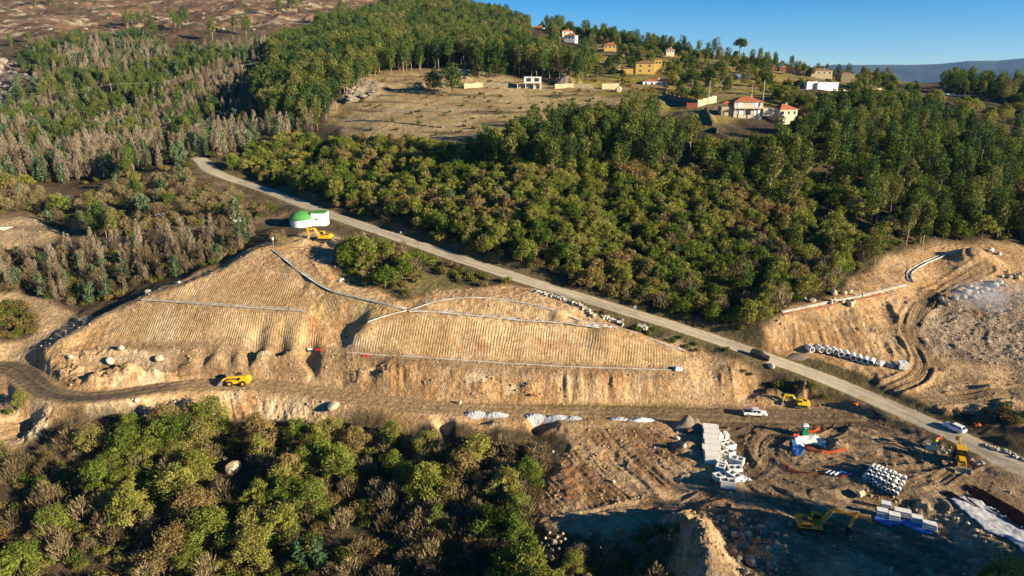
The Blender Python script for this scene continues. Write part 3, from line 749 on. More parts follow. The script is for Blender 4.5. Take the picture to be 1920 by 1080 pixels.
M_BUSH = leaf_mat('bush_leaves', [(0, (.07, .10, .020)), (.35, (.13, .145, .030)), (.65, (.19, .17, .05)), (1, (.19, .125, .055))], .25, .05, .5)
M_YEL = leaf_mat('vine_leaves', [(0, (.22, .19, .02)), (.5, (.32, .26, .02)), (1, (.32, .20, .03))], .3, .03)
M_BARK = mat('bark', (.14, .105, .075), .9, var=.3, scale=2)
M_PALEBARK = mat('pale_bark', (.34, .25, .18), .85, var=.35, scale=1.2)

def leaves(centres, radii, n, size, rng, flat=.9, upright=0.0):
    """n leaf sprays per blob, on and under the blob's surface"""
    Vs = []; A = []
    for c, r in zip(centres, radii):
        k = max(4, int(n * (r[0] / np.mean([q[0] for q in radii])) ** 1.5))
        d = rng.normal(size=(k, 3)); d /= np.linalg.norm(d, axis=1)[:, None]
        q = d * np.where(rng.uniform(size=(k, 1)) < .15, rng.uniform(1.0, 1.4, (k, 1)), rng.uniform(.55, 1.08, (k, 1))) * np.array(r) + np.array(c)
        nrm = d * .9 + rng.normal(size=(k, 3)) * .75
        nrm[:, 2] += .25
        nrm /= np.linalg.norm(nrm, axis=1)[:, None]
        t = np.cross(nrm, rng.normal(size=(k, 3))); t /= np.linalg.norm(t, axis=1)[:, None]
        if upright: t = t * (1 - upright) + np.array([0, 0, 1]) * upright; t /= np.linalg.norm(t, axis=1)[:, None]
        b = np.cross(nrm, t)
        s = size * rng.uniform(.55, 1.25, (k, 1))
        s2 = s * rng.uniform(.5, .95, (k, 1))
        Vs.append(np.stack([q - t * s, q + b * s2 * .7 - t * s * .1, q + t * s, q - b * s2 * .8 + t * s * .15], 1))
        base_ = rng.uniform(0, .5)
        A.append(np.repeat(np.clip(base_ + rng.uniform(0, .5, k), 0, 1), 4))
    V = np.concatenate(Vs).reshape(-1, 3); A = np.concatenate(A)
    Fq = np.arange(len(V)).reshape(-1, 4)
    return V, Fq, A
def limb(path, radii, sides=5):
    """tapered tube through the points"""
    V = []; Fs = []
    for i, (p, r) in enumerate(zip(path, radii)):
        p = Vector(p)
        d = (Vector(path[min(i + 1, len(path) - 1)]) - Vector(path[max(i - 1, 0)])).normalized()
        q = d.to_track_quat('Z', 'X')
        for k in range(sides):
            a = 2 * math.pi * k / sides
            V.append(p + q @ Vector((math.cos(a) * r, math.sin(a) * r, 0)))
    for i in range(len(path) - 1):
        for k in range(sides):
            k2 = (k + 1) % sides
            Fs.append((i * sides + k, i * sides + k2, (i + 1) * sides + k2, (i + 1) * sides + k))
    return V, Fs
def join(parts):
    V = []; Fs = []
    for v, f in parts:
        o = len(V); V.extend(v); Fs.extend([tuple(i + o for i in t) for t in f])
    return V, Fs
VAR = {}          # kind -> list of (trunk mesh, crown mesh, whole mesh)
def add_variant(kind, tv, tf, cv, cf, ca, mt, mc):
    tf4 = np.array([f for f in tf], int)
    tm = raw_mesh(kind + '_trunk', np.array([tuple(v) for v in tv]), tf4, [mt], smooth_=True)
    cm = raw_mesh(kind + '_crown', cv, cf, [mc], attr=ca)
    V = np.concatenate([np.array([tuple(v) for v in tv]), cv]); Fa = np.concatenate([tf4, cf + len(tv)])
    wm = raw_mesh(kind, V, Fa, [mt, mc], mi=[0] * len(tf4) + [1] * len(cf), attr=np.concatenate([np.zeros(len(tv)), ca]))
    VAR.setdefault(kind, []).append((tm, cm, wm))
def oak(seed, kind='oak_tree', h=7.5, r=3.4, n=84, size=.27, mc=None, squash=.8, low=.28):
    g = np.random.default_rng(seed)
    cs = []; rs = []; tr = []
    k = int(g.integers(17, 24))
    sx, sy = g.uniform(.82, 1.15, 2)
    for i in range(k):
        a = i * 2.4 + g.uniform(-.6, .6); u = (i + .5) / k
        rad = r * .86 * math.sqrt(min(1, u * 1.1)) * g.uniform(.6, 1.15)
        z = h * (low + (.98 - low) * (1 - u ** 1.4 * .8) * g.uniform(.72, 1.05)) - .5
        cs.append((math.cos(a) * rad * sx, math.sin(a) * rad * sy, z))
        q = r * g.uniform(.16, .36); rs.append((q, q, q * squash * g.uniform(.8, 1.3)))
    top = h * .55
    lean = g.uniform(-.5, .5, 2)
    tr.append(limb([(0, 0, -1.0), (lean[0] * .3, lean[1] * .3, h * .25), (lean[0], lean[1], top)], [.22, .17, .08]))
    for c in cs[::2]:
        s = (lean[0] * .4, lean[1] * .4, h * .28)
        m_ = tuple(s[j] * .45 + c[j] * .55 + (0, 0, .2)[j] for j in range(3))
        tr.append(limb([s, m_, c], [.1, .07, .03], 4))
    cv, cf, ca = leaves(cs, rs, n, size, g)
    tv, tf = join(tr)
    add_variant(kind, tv, tf, cv, cf, ca, M_BARK, mc or M_OAK)
def euc(seed, kind='eucalyptus', h=18, n=78, size=.42, mc=None, r=3.3, low=.36, multi=1):
    g = np.random.default_rng(seed)
    cs = []; rs = []; tr = []
    for s in range(multi):
        ox, oy = (0, 0) if multi == 1 else g.uniform(-.8, .8, 2)
        hh = h * g.uniform(.85, 1)
        lx, ly = g.uniform(-.7, .7, 2)
        tr.append(limb([(ox, oy, -1.2), (ox + lx * .3, oy + ly * .3, hh * .35), (ox + lx, oy + ly, hh * .75), (ox + lx * 1.2, oy + ly * 1.2, hh * .95)], [.2, .15, .08, .03], 5))
        k = int(g.integers(13, 18))
        for i in range(k):
            u = i / (k - 1)
            z = hh * (low + (1 - low) * (u * .88 + .02)) + g.uniform(-.5, .5)
            prof = math.sin(math.pi * min(1, (.22 + u * .62))) ** .7
            a = i * 2.4 + g.uniform(-.7, .7); rad = r * .72 * prof * g.uniform(.35, 1.15)
            cs.append((ox + lx * u + math.cos(a) * rad, oy + ly * u + math.sin(a) * rad, z))
            q = r * (.24 + .24 * prof) * g.uniform(.7, 1.2); rs.append((q, q, q * 1.3))
            if i % 2 == 0: tr.append(limb([(ox + lx * u, oy + ly * u, z - 1.8), cs[-1]], [.06, .02], 3 + 1))
    cv, cf, ca = leaves(cs, rs, n, size, g, upright=.35)
    tv, tf = join(tr)
    add_variant(kind, tv, tf, cv, cf, ca, M_PALEBARK, mc or M_EUC)
def bare(seed, kind='bare_tree', h=9, r=1.2, n=330, mc=None, green=0):
    """leafless feathery sapling: a stem and very many fine upward twigs"""
    g = np.random.default_rng(seed)
    k = n
    u = g.uniform(.08, 1, k) ** .85
    a = g.uniform(0, 6.283, k)
    prof = np.sin(np.pi * (.12 + .86 * u)) ** .8
    ln = g.uniform(.35, 1.2, k) * (1.25 - .6 * u)
    rad = r * prof * g.uniform(0, .85, k) ** .6
    q = np.stack([np.cos(a) * rad, np.sin(a) * rad, u * h], 1)
    d = np.stack([np.cos(a) * .42, np.sin(a) * .42, np.full(k, 1.0)], 1) + g.normal(size=(k, 3)) * .16
    d /= np.linalg.norm(d, axis=1)[:, None]
    w = np.cross(d, g.normal(size=(k, 3))); w /= np.linalg.norm(w, axis=1)[:, None]
    w *= g.uniform(.025, .075, (k, 1))
    e = q + d * ln[:, None]
    V = np.stack([q - w, q + w, e + w * .4, e - w * .4], 1).reshape(-1, 3)
    A = np.repeat(g.uniform(0, 1, k), 4)
    tv, tf = limb([(0, 0, -.8), (g.uniform(-.2, .2), g.uniform(-.2, .2), h * .5), (g.uniform(-.3, .3), g.uniform(-.3, .3), h * .98)], [.09, .06, .02], 4)
    add_variant(kind, tv, tf, V, np.arange(len(V)).reshape(-1, 4), A, M_BARK, mc or M_TWIG)
def bush(seed, kind='bush', h=1.8, r=1.5, n=60, size=.2, mc=None):
    g = np.random.default_rng(seed)
    k = int(g.integers(5, 8)); cs = []; rs = []
    for i in range(k):
        a = g.uniform(0, 6.28); rad = r * g.uniform(.1, .75)
        q = r * g.uniform(.35, .6)
        cs.append((math.cos(a) * rad, math.sin(a) * rad, h * g.uniform(.25, .6))); rs.append((q, q, q * .8))
    cv, cf, ca = leaves(cs, rs, n, size, g)
    tv, tf = join([limb([(0, 0, -.5), tuple(c)], [.06, .02], 4) for c in cs[:4]])
    add_variant(kind, tv, tf, cv, cf, ca, M_BARK, mc or M_BUSH)
def pine(seed, kind='stone_pine', h=13, r=3.6, n=90, size=.4):
    g = np.random.default_rng(seed); cs = []; rs = []
    for i in range(11):
        a = i * 2.4; rad = r * .72 * math.sqrt((i + .3) / 11)
        z = h * (.86 - .22 * (i / 11) * g.uniform(.4, 1.2)); q = r * g.uniform(.28, .4)
        cs.append((math.cos(a) * rad, math.sin(a) * rad, z)); rs.append((q, q, q * .75))
    tr = [limb([(0, 0, -1), (.1, 0, h * .5), (.2, .1, h * .82)], [.28, .22, .12])] + [limb([(.1, 0, h * .6), tuple(c)], [.09, .03], 4) for c in cs[::2]]
    cv, cf, ca = leaves(cs, rs, n, size, g)
    tv, tf = join(tr)
    add_variant(kind, tv, tf, cv, cf, ca, M_BARK, M_DARK)
for s in range(7): oak(10 + s, h=6.2 + s % 3 * .6, r=3.4 + .25 * (s % 4))
for s in range(5): oak(110 + s, 'oak_fine', h=6.4 + s % 3 * .6, r=3.3 + .3 * (s % 4), n=190, size=.175)
for s in range(3): oak(40 + s, 'holm_oak', 9, 4.2, 75, .36, M_DARK, .95, .15)
for s in range(7): euc(20 + s, h=16 + s % 3, r=2.9 + .3 * (s % 4), low=(.30, .38, .44)[s % 3])
for s in range(3): euc(50 + s, 'young_eucalyptus', 7.5, 60, .3, M_BLUE, 1.7, .10)
for s in range(5): bare(60 + s)
for s in range(4): bare(70 + s, 'bare_shrub', 2.6 + .5 * s, 1.9, 300, M_BRUSH)
for s in range(5): bush(80 + s)
for s in range(2): bush(94 + s, 'vine_row', 1.5, 1.1, 90, .24, M_YEL)
pine(5); pine(6)

# ------------------------------------------------------------------ where trees stand
TREES = {}
SIZE = {'oak_tree': (7.5, 5), 'holm_oak': (9, 7), 'eucalyptus': (18, 4), 'young_eucalyptus': (7.5, 2), 'bare_tree': (9, 1.8), 'bare_shrub': (3.2, 2.2), 'bush': (1.8, 2.4), 'vine_row': (1.6, 2.5), 'stone_pine': (13, 6)}
# open ground in front of the houses and along the upper road: nothing tall grows there
OPEN = [(420, 858, 456, 893, 150), (1320, 207, 1440, 250, 300), (378, 300, 412, 334, 290), (405, 320, 472, 354, 270), (465, 340, 532, 372, 252), (525, 360, 600, 402, 232), (640, 405, 760, 440, 208), (1345, 172, 1447, 209, 300), (1455, 176, 1500, 203, 305), (958, 142, 1022, 170, 385), (1180, 112, 1240, 148, 440), (1125, 80, 1165, 97, 560), (1050, 62, 1086, 80, 650), (996, 46, 1030, 62, 700), (1244, 86, 1275, 100, 570),
        (1196, 150, 1252, 163, 400), (1382, 145, 1410, 157, 450), (1508, 144, 1588, 168, 420), (1460, 130, 1606, 146, 525), (1685, 140, 1745, 150, 710), (1242, 180, 1345, 202, 330), (550, 395, 612, 455, 215)]
def clear_view(X, Y, hh):
    ok = np.ones(X.shape, bool)
    for q in (.15, .5, .8, 1.0):
        Zt = ground(X, Y) + hh * q
        d = Y * CT + (H - Zt) * ST
        px = 960 + F * X / d; py = 540 + F * ((H - Zt) * CT - Y * ST) / d; m = F * 2.2 / d
        for x0, y0, x1, y1, dd in OPEN: ok &= ~((px > x0 - m) & (px < x1 + m) & (py > y0 - 3) & (py < y1) & (d < dd + 12))
    return ok
def stand(pxs, spacing, mix, dens=1.0, smin=.75, smax=1.25, seed=1, gap=None, avoid_soil=True, world_poly=None, margin=0):
    """jittered scatter over the ground inside a polygon traced on the ground"""
    w = world_poly or wpoly(pxs)
    xs = [p[0] for p in w]; ys = [p[1] for p in w]
    g = np.random.default_rng(seed)
    X, Y = np.meshgrid(np.arange(min(xs), max(xs), spacing), np.arange(min(ys), max(ys), spacing))
    X = X + g.uniform(-.48, .48, X.shape) * spacing; Y = Y + g.uniform(-.48, .48, Y.shape) * spacing
    X += (np.arange(X.shape[0]) % 2)[:, None] * spacing * .5
    X = X.ravel(); Y = Y.ravel()
    m = inside(w, X + 4 * (fbm(X / 9, Y / 9, 2, 5) - .5), Y + 4 * (fbm(X / 9, Y / 9, 2, 55) - .5)) & (g.uniform(size=X.shape) < dens)
    if gap is not None:
        sc, th, sd = gap
        f_ = fbm(X / sc, Y / sc * .6, 3, sd)
        m &= (f_ > th) if th > 0 else (f_ < -th)
    X, Y = X[m], Y[m]
    so = ground(X, Y, soil); ok = ground(X, Y, np.minimum(hd, 50)) > 4.2; ok &= ground(X, Y, np.minimum(rd, 50)) > 4.8 + margin
    if avoid_soil: ok &= so < .25
    X, Y = X[ok], Y[ok]
    Zv = ground(X, Y)
    kinds = list(mix); pr = np.array([mix[k] for k in kinds], float); pr /= pr.sum()
    pick = g.choice(len(kinds), len(X), p=pr); sc_ = g.uniform(smin, smax, len(X)); rz = g.uniform(0, 6.283, len(X)); vi = g.integers(0, 99, len(X))
    okv = clear_view(X, Y, np.array([SIZE[kinds[k]][0] for k in pick]) * sc_) if len(X) else []
    for x, y, z, k, s, r_, v, u_ in zip(X, Y, Zv, pick, sc_, rz, vi, okv):
        if not u_: continue
        TREES.setdefault(kinds[k], []).append((float(x), float(y), float(z), float(s), float(r_), int(v)))
def single(kind, px, py, s=1.0, v=0):
    c = cast(px, py)
    TREES.setdefault(kind, []).append((c.x, c.y, c.z, s, rnd.uniform(0, 6.28), v, 1))
# near wood, lower left
NEARW = [(-200, 900), (0, 866), (150, 826), (300, 812), (450, 818), (560, 826), (640, 832), (800, 836), (940, 846), (1020, 868), (1005, 920), (985, 985), (1000, 1040), (1040, 1100), (1060, 1300), (-300, 1300)]
stand(NEARW, 5.5, {'oak_tree': 1}, .88, .8, 1.3, 11, (14, .43, 301))
stand([(1060, 1010), (1200, 1000), (1262, 990), (1262, 1100), (1060, 1100)], 2.2, {'bush': 1, 'bare_shrub': .5}, .8, .6, 1.3, 112, None, False)
stand([(1010, 1050), (1200, 1065), (1250, 1250), (1050, 1250)], 5, {'oak_tree': 1, 'bush': 1}, .8, .4, .7, 111)
stand(NEARW, 2.2, {'bush': .85, 'bare_shrub': .3, 'young_eucalyptus': .01}, .85, .7, 1.3, 12)
stand([(790, 860), (1030, 850), (1010, 940), (1000, 1010), (900, 1060), (760, 1040)], 1.9, {'bare_shrub': .8, 'bush': .3}, .8, .8, 1.4, 13)
# wood above the road
MIDW = [(405, 326), (470, 340), (620, 391), (760, 443), (960, 509), (1200, 583), (1330, 621), (1400, 648), (1425, 622), (1450, 588), (1515, 556), (1600, 530), (1570, 430), (1420, 380), (1300, 330), (1100, 300), (950, 290), (900, 285), (800, 276), (640, 276), (560, 262), (470, 288)]
stand(MIDW, 3.2, {'oak_tree': 1}, .95, .32, .95, 14, None, True, None, .5)
stand(MIDW, 2.8, {'bush': .85, 'bare_shrub': .12}, .75, .8, 1.5, 15)
stand([(1250, 560), (1330, 500), (1500, 470), (1640, 480), (1600, 530), (1500, 560), (1440, 600), (1400, 640)], 2.6, {'bush': .6, 'bare_shrub': .5}, .8, .8, 1.4, 16)
stand([(1100, 560), (1150, 420), (1400, 380), (1600, 440), (1500, 540), (1350, 600)], 13, {'eucalyptus': .4, 'young_eucalyptus': 1}, .6, .5, .8, 17)
stand([(600, 380), (800, 300), (1000, 400), (960, 480)], 17, {'young_eucalyptus': 1}, .5, .8, 1.2, 171)
# eucalyptus
stand([(1290, 300), (1300, 255), (1440, 262), (1480, 330), (1600, 400), (1660, 440), (1690, 470), (1600, 520), (1440, 400), (1380, 360)], 4.6, {'oak_tree': .75, 'bush': .5, 'eucalyptus': .12}, .9, .6, 1.1, 181)
stand([(895, 322), (945, 285), (1000, 268), (1100, 262), (1180, 245), (1280, 232), (1310, 290), (1230, 335), (1100, 338), (1000, 332)], 4.3, {'eucalyptus': 1}, .8, .7, .98, 18)
stand([(1290, 340), (1380, 300), (1440, 262), (1500, 232), (1580, 212), (1700, 215), (1930, 280), (2050, 280), (2050, 460), (1930, 463), (1850, 446), (1750, 451), (1690, 468), (1650, 478), (1610, 440), (1560, 380), (1440, 350)], 6.0, {'eucalyptus': .55, 'oak_tree': .4, 'holm_oak': .12}, .9, .6, 1.0, 19)
stand([(1290, 340), (1440, 262), (1580, 212), (1930, 280), (2050, 460), (1750, 451), (1650, 478), (1560, 380)], 3.6, {'bush': 1, 'oak_tree': .3}, .6, .6, 1.1, 192)
stand([(1650, 478), (1690, 468), (1750, 451), (1850, 446), (1930, 463), (1930, 430), (1700, 425)], 3.5, {'eucalyptus': .8, 'bush': .8}, .8, .7, .95, 191)
stand([(1480, 225), (1560, 200), (1700, 205), (1700, 180), (1560, 185)], 6, {'oak_tree': .7, 'holm_oak': .3}, .8, .7, 1.1, 20)
stand([(1700, 200), (1720, 185), (1930, 190), (2050, 190), (2050, 290), (1850, 250)], 7, {'oak_tree': .5, 'bush': .6, 'bare_shrub': .5}, .8, .8, 1.3, 201)
stand([(1750, 172), (1800, 166), (1930, 172), (2050, 175), (2050, 190), (1800, 188)], 6.5, {'eucalyptus': .6, 'holm_oak': .5}, .9, .7, 1.1, 21)
stand([(600, 244), (655, 190), (700, 146), (800, 132), (860, 128), (900, 135), (960, 140), (1080, 152), (1108, 140), (1080, 100), (1040, 74), (960, 52), (900, 30), (700, 32), (600, 60), (520, 100), (480, 180), (500, 250)], 6.0, {'eucalyptus': 1}, .92, .8, 1.15, 22)
LHILL = [(-150, 335), (0, 335), (100, 345), (250, 335), (380, 300), (440, 300), (520, 262), (600, 245), (560, 150), (520, 85), (420, 92), (330, 100), (260, 85), (150, 78), (60, 95), (30, 130), (90, 170), (0, 215), (-150, 215)]
stand(LHILL, 6.2, {'eucalyptus': .75, 'young_eucalyptus': .3}, .8, .5, .85, 23, (38, .46, 302))
stand(LHILL, 4.0, {'bare_tree': .8, 'young_eucalyptus': .3}, .6, .7, 1.35, 232, (38, -.50, 302))
stand([(-150, 335), (100, 345), (250, 335), (440, 300), (600, 245), (520, 85), (330, 100), (60, 95), (0, 215), (-150, 215)], 5, {'bush': 1, 'young_eucalyptus': .2}, .6, .8, 1.6, 231)
stand([(100, 335), (180, 250), (330, 170), (420, 140), (440, 170), (330, 260), (250, 330)], 3.6, {'bare_tree': 1, 'young_eucalyptus': .1}, .75, .8, 1.3, 24)
stand([(170, 75), (270, 60), (300, 88), (220, 100)], 5, {'young_eucalyptus': 1}, .9, .7, 1, 25)
stand([(-150, 90), (100, 60), (500, 40), (700, 20), (700, 60), (400, 90), (0, 110)], 17, {'bush': 1, 'eucalyptus': .18}, .8, .8, 1.5, 26)
for a in ((250, 52), (262, 50), (278, 46), (330, 52), (338, 55), (345, 48), (352, 44), (95, 12), (68, 14), (545, 22), (556, 25), (565, 20), (525, 28), (240, 55), (322, 40)): single('eucalyptus', *a, rnd.uniform(.9, 1.35), rnd.randrange(9))
# gully and scrub on the left
GUL = [(-60, 475), (0, 472), (100, 484), (210, 462), (480, 442), (470, 460), (400, 500), (300, 525), (200, 560), (150, 580), (60, 545), (-60, 540)]
stand(GUL, 2.6, {'bare_tree': .75, 'young_eucalyptus': .35, 'bush': .5}, .75, .5, .95, 27)
stand(GUL, 2.0, {'bush': .7, 'bare_shrub': .5}, .6, .6, 1.1, 28)
MIDL = [(-100, 340), (60, 352), (130, 380), (200, 350), (330, 332), (385, 320), (450, 352), (550, 392), (535, 412), (480, 426), (400, 434), (210, 446), (110, 430), (60, 400), (-100, 400)]
stand(MIDL, 2.7, {'bush': .8, 'bare_shrub': .5, 'oak_tree': .03, 'young_eucalyptus': .03}, .82, .6, 1.2, 29, None, True, None, 2)
for a in ((180, 448, .6), (200, 446, .7), (212, 450, .65), (190, 440, .75), (255, 378, .62), (262, 380, .5), (170, 400, .5)): single('eucalyptus', a[0], a[1], a[2], rnd.randrange(9))
stand([(-60, 565), (40, 562), (84, 592), (80, 622), (40, 636), (-60, 636)], 1.8, {'bush': 1}, .9, .7, 1.2, 30, None, False)
# scrub between trimmed slope and road
stand([(640, 462), (700, 448), (760, 475), (800, 500), (780, 552), (700, 545), (655, 520), (640, 490)], 2.6, {'bush': .8, 'oak_tree': .25, 'bare_shrub': .4}, .85, .6, 1.2, 31)
stand([(640, 462), (700, 448), (700, 520), (650, 515)], 4.2, {'oak_tree': 1}, .9, .5, .8, 311)
stand([(780, 470), (860, 497), (950, 530), (930, 542), (850, 525), (800, 500)], 2.4, {'bush': 1}, .8, .6, 1.1, 32)
stand([(545, 440), (570, 452), (560, 470), (530, 465), (500, 450)], 2.0, {'bush': .5, 'bare_shrub': .7}, .8, .5, .9, 33, None, False)
stand([(1010, 545), (1100, 570), (1300, 632), (1420, 682), (1410, 700), (1280, 655), (1130, 598)], 2.0, {'bush': 1}, .75, .45, .85, 34, None, False)
stand([(1460, 700), (1530, 722), (1620, 752), (1590, 768), (1520, 745), (1460, 735)], 1.9, {'bush': 1}, .75, .5, .95, 35, None, False)
stand([(1840, 775), (1930, 800), (2050, 850), (2050, 800), (1930, 775), (1870, 765)], 2.2, {'bush': 1, 'bare_shrub': .2}, .9, .7, 1.2, 36, None, False)
stand([(1395, 640), (1440, 610), (1450, 650), (1470, 672), (1440, 665)], 1.9, {'bush': .7, 'bare_shrub': .6}, .8, .6, 1, 37, None, False)
stand([(0, 730), (30, 740), (55, 770), (0, 775), (-60, 775), (-60, 730)], 3.0, {'bush': .6, 'oak_tree': .4}, .9, .6, .9, 38, None, False)
stand([(1200, 1040), (1250, 1010), (1260, 1080), (1250, 1250), (1190, 1250)], 2.4, {'bush': 1, 'bare_shrub': .4}, .8, .7, 1.2, 39, None, False)
# village hillside
VIL = [(1060, 150), (1090, 100), (1000, 62), (1060, 55), (1150, 76), (1270, 92), (1350, 110), (1460, 128), (1600, 146), (1720, 152), (1720, 182), (1560, 178), (1480, 205), (1440, 180), (1340, 178), (1290, 192), (1230, 150), (1160, 150)]
stand(VIL, 8.5, {'holm_oak': .45, 'oak_tree': .8, 'eucalyptus': .12}, .62, .55, 1.0, 40)
stand([(1000, 58), (1050, 48), (1120, 62), (1240, 86), (1300, 98), (1290, 108), (1180, 92), (1080, 72)], 7, {'eucalyptus': .6, 'holm_oak': .7}, .85, .6, 1.0, 41)
stand([(800, 12), (870, 10), (960, 35), (1000, 50), (980, 58), (900, 30), (840, 20)], 9, {'eucalyptus': .8, 'holm_oak': .4}, .7, .5, .9, 42)
stand([(1340, 150), (1420, 138), (1560, 150), (1560, 168), (1440, 170)], 5, {'vine_row': 1}, .8, 1, 1.5, 43)
stand([(1100, 152), (1180, 150), (1240, 150), (1300, 175), (1240, 178), (1160, 160)], 4.5, {'vine_row': .5, 'bush': .5, 'oak_tree': .15}, .7, .8, 1.3, 44)
stand([(1250, 172), (1330, 178), (1330, 190), (1265, 186)], 3.5, {'vine_row': 1, 'bush': .5}, .8, .8, 1.2, 45)
stand([(1440, 196), (1520, 180), (1600, 180), (1600, 200), (1500, 225), (1440, 215)], 6, {'oak_tree': .7, 'holm_oak': .4}, .9, .7, 1.1, 46)
stand([(1290, 215), (1320, 205), (1330, 240), (1400, 262), (1440, 262), (1380, 300), (1300, 300)], 5, {'oak_tree': .8, 'bush': .6}, .8, .6, 1, 47)
stand([(1010, 250), (1120, 215), (1240, 190), (1250, 205), (1150, 240), (1040, 262)], 5, {'oak_tree': .6, 'eucalyptus': .3, 'bush': .5}, .8, .5, .85, 481)
stand([(640, 262), (700, 264), (660, 165), (740, 140), (1100, 166), (1180, 220), (900, 255)], 6.5, {'bush': 1}, .3, .5, 1.1, 48)
for a in ((1385, 121, 1.6, 0), (1378, 118, .75, 1), (1332, 167, .9, 1)): single('stone_pine', *a)
for a in ((814, 172, 1.35, 0), (848, 176, 1.7, 1), (898, 146, 1.5, 2), (930, 146, 1.5, 0), (1185, 110, .9, 1), (1165, 108, 1, 2), (1185, 130, .9, 0), (1340, 105, 1, 1), (1575, 208, 1, 1), (1595, 205, 1.1, 2)): single('holm_oak', *a)
for i in range(16): single('eucalyptus', 1478 + i * 6 + rnd.uniform(-2, 2), 141 + i * .4, rnd.uniform(.45, .7), i)
single('oak_tree', 1905, 1128, 1.0, 2); single('oak_tree', 1862, 1112, .7, 3)
# tall trees on the right, below and beside the picture: their shadows cross the yard
for x, y, s, v in ((97, 77, 1.15, 5), (104, 73, 1.2, 3), (90, 75, 1.05, 0), (95, 70, 1.15, 1), (88, 69, 1.0, 2), (102, 66, 1.15, 3), (97, 62, 1.1, 4), (91, 63, .95, 5), (108, 60, 1.15, 1), (104, 55, 1.1, 2), (96, 55, 1.0, 0), (113, 53, 1.1, 4), (88, 56, .8, 3), (110, 46, 1.1, 5), (100, 47, 1.0, 1), (120, 56, 1.2, 2)):
    TREES.setdefault('eucalyptus', []).append((x, y, gz(x, y), s, v * 1.1, v, 1))
    TREES.setdefault('holm_oak', []).append((x + 2, y - 3, gz(x + 2, y - 3), .9 + .3 * (v % 2), v * 2.1, v, 1))

LIMIT = {'oak_tree': 290, 'eucalyptus': 290, 'bare_tree': 240, 'young_eucalyptus': 160, 'holm_oak': 200, 'bush': 250, 'bare_shrub': 140, 'vine_row': 0, 'stone_pine': 9}
def project(x, y, z):
    d = y * CT + (H - z) * ST
    return (960 + F * x / d, 540 + F * ((H - z) * CT - y * ST) / d, d)
PLACE = [
 (lambda x, y, px, py: py > 790 and px < 1210, 'in the near wood below the haul road'),
 (lambda x, y, px, py: px > 1200 and py > 880, 'on the rough bank at the lower right'),
 (lambda x, y, px, py: py > 425 and px > 1600, 'along the wood edge above the right-hand earthworks'),
 (lambda x, y, px, py: px > 1290 and py > 640, 'on the bank beside the road'),
 (lambda x, y, px, py: 490 < px < 960 and py > 436 and py < 700, 'in the scrub between road and trimmed slope'),
 (lambda x, y, px, py: px < 500 and 440 < py, 'in the gully left of the trimmed slope'),
 (lambda x, y, px, py: px < 560 and 318 < py <= 440, 'on the scrubby rise left of the road'),
 (lambda x, y, px, py: px < 520 and py <= 318, 'on the patchy left-hand hillside'),
 (lambda x, y, px, py: px < 1110 and py < 160, 'in the tall forest behind the dry field'),
 (lambda x, y, px, py: px < 660 and py < 262, 'in the tall forest left of the dry field'),
 (lambda x, y, px, py: px < 1250 and py < 232, 'on the dry grass field'),
 (lambda x, y, px, py: py < 200, 'on the village hillside'),
 (lambda x, y, px, py: px > 1420, 'in the dark wood on the right-hand slope'),
 (lambda x, y, px, py: px > 880 and py < 345, 'in the tall clump at the foot of the dry field'),
 (lambda x, y, px, py: True, 'in the wood above the sloping road')]
WORDS = {'oak_tree': ('olive oak', 'oak tree'), 'holm_oak': ('dark evergreen oak', 'evergreen oak'), 'eucalyptus': ('tall narrow eucalyptus', 'eucalyptus'),
         'young_eucalyptus': ('small blue-green eucalyptus', 'young eucalyptus'), 'bare_tree': ('leafless grey-brown tree', 'bare tree'), 'bare_shrub': ('tangled bare shrub', 'bare shrub'),
         'bush': ('low olive bush', 'bush'), 'stone_pine': ('flat-topped dark pine on a bare trunk', 'pine')}
MASS = {'oak_tree': ('oak_wood', 'dense mass of smaller olive and rust oaks on the slopes', 'wood'), 'eucalyptus': ('eucalyptus_forest', 'far mass of green eucalyptus over the hillsides', 'forest'),
        'bare_tree': ('bare_stand', 'far mass of leafless grey trees on the left hillside', 'bare trees'), 'young_eucalyptus': ('eucalyptus_saplings', 'scattered blue-green saplings on the left slopes', 'saplings'),
        'holm_oak': ('evergreen_wood', 'far dark evergreen crowns among the village plots', 'wood'), 'bush': ('undergrowth', 'low olive and rust undergrowth between the trees', 'undergrowth'),
        'bare_shrub': ('dry_brush', 'tangled dry brown brush between the trees', 'brush'), 'vine_row': ('vineyard', 'yellow and green vines planted on the village terraces', 'vineyard'), 'stone_pine': ('pines', 'pines', 'pines')}
def place_words(x, y, z):
    px, py, d = project(x, y, z)
    for f, w in PLACE:
        if f(x, y, px, py): return w
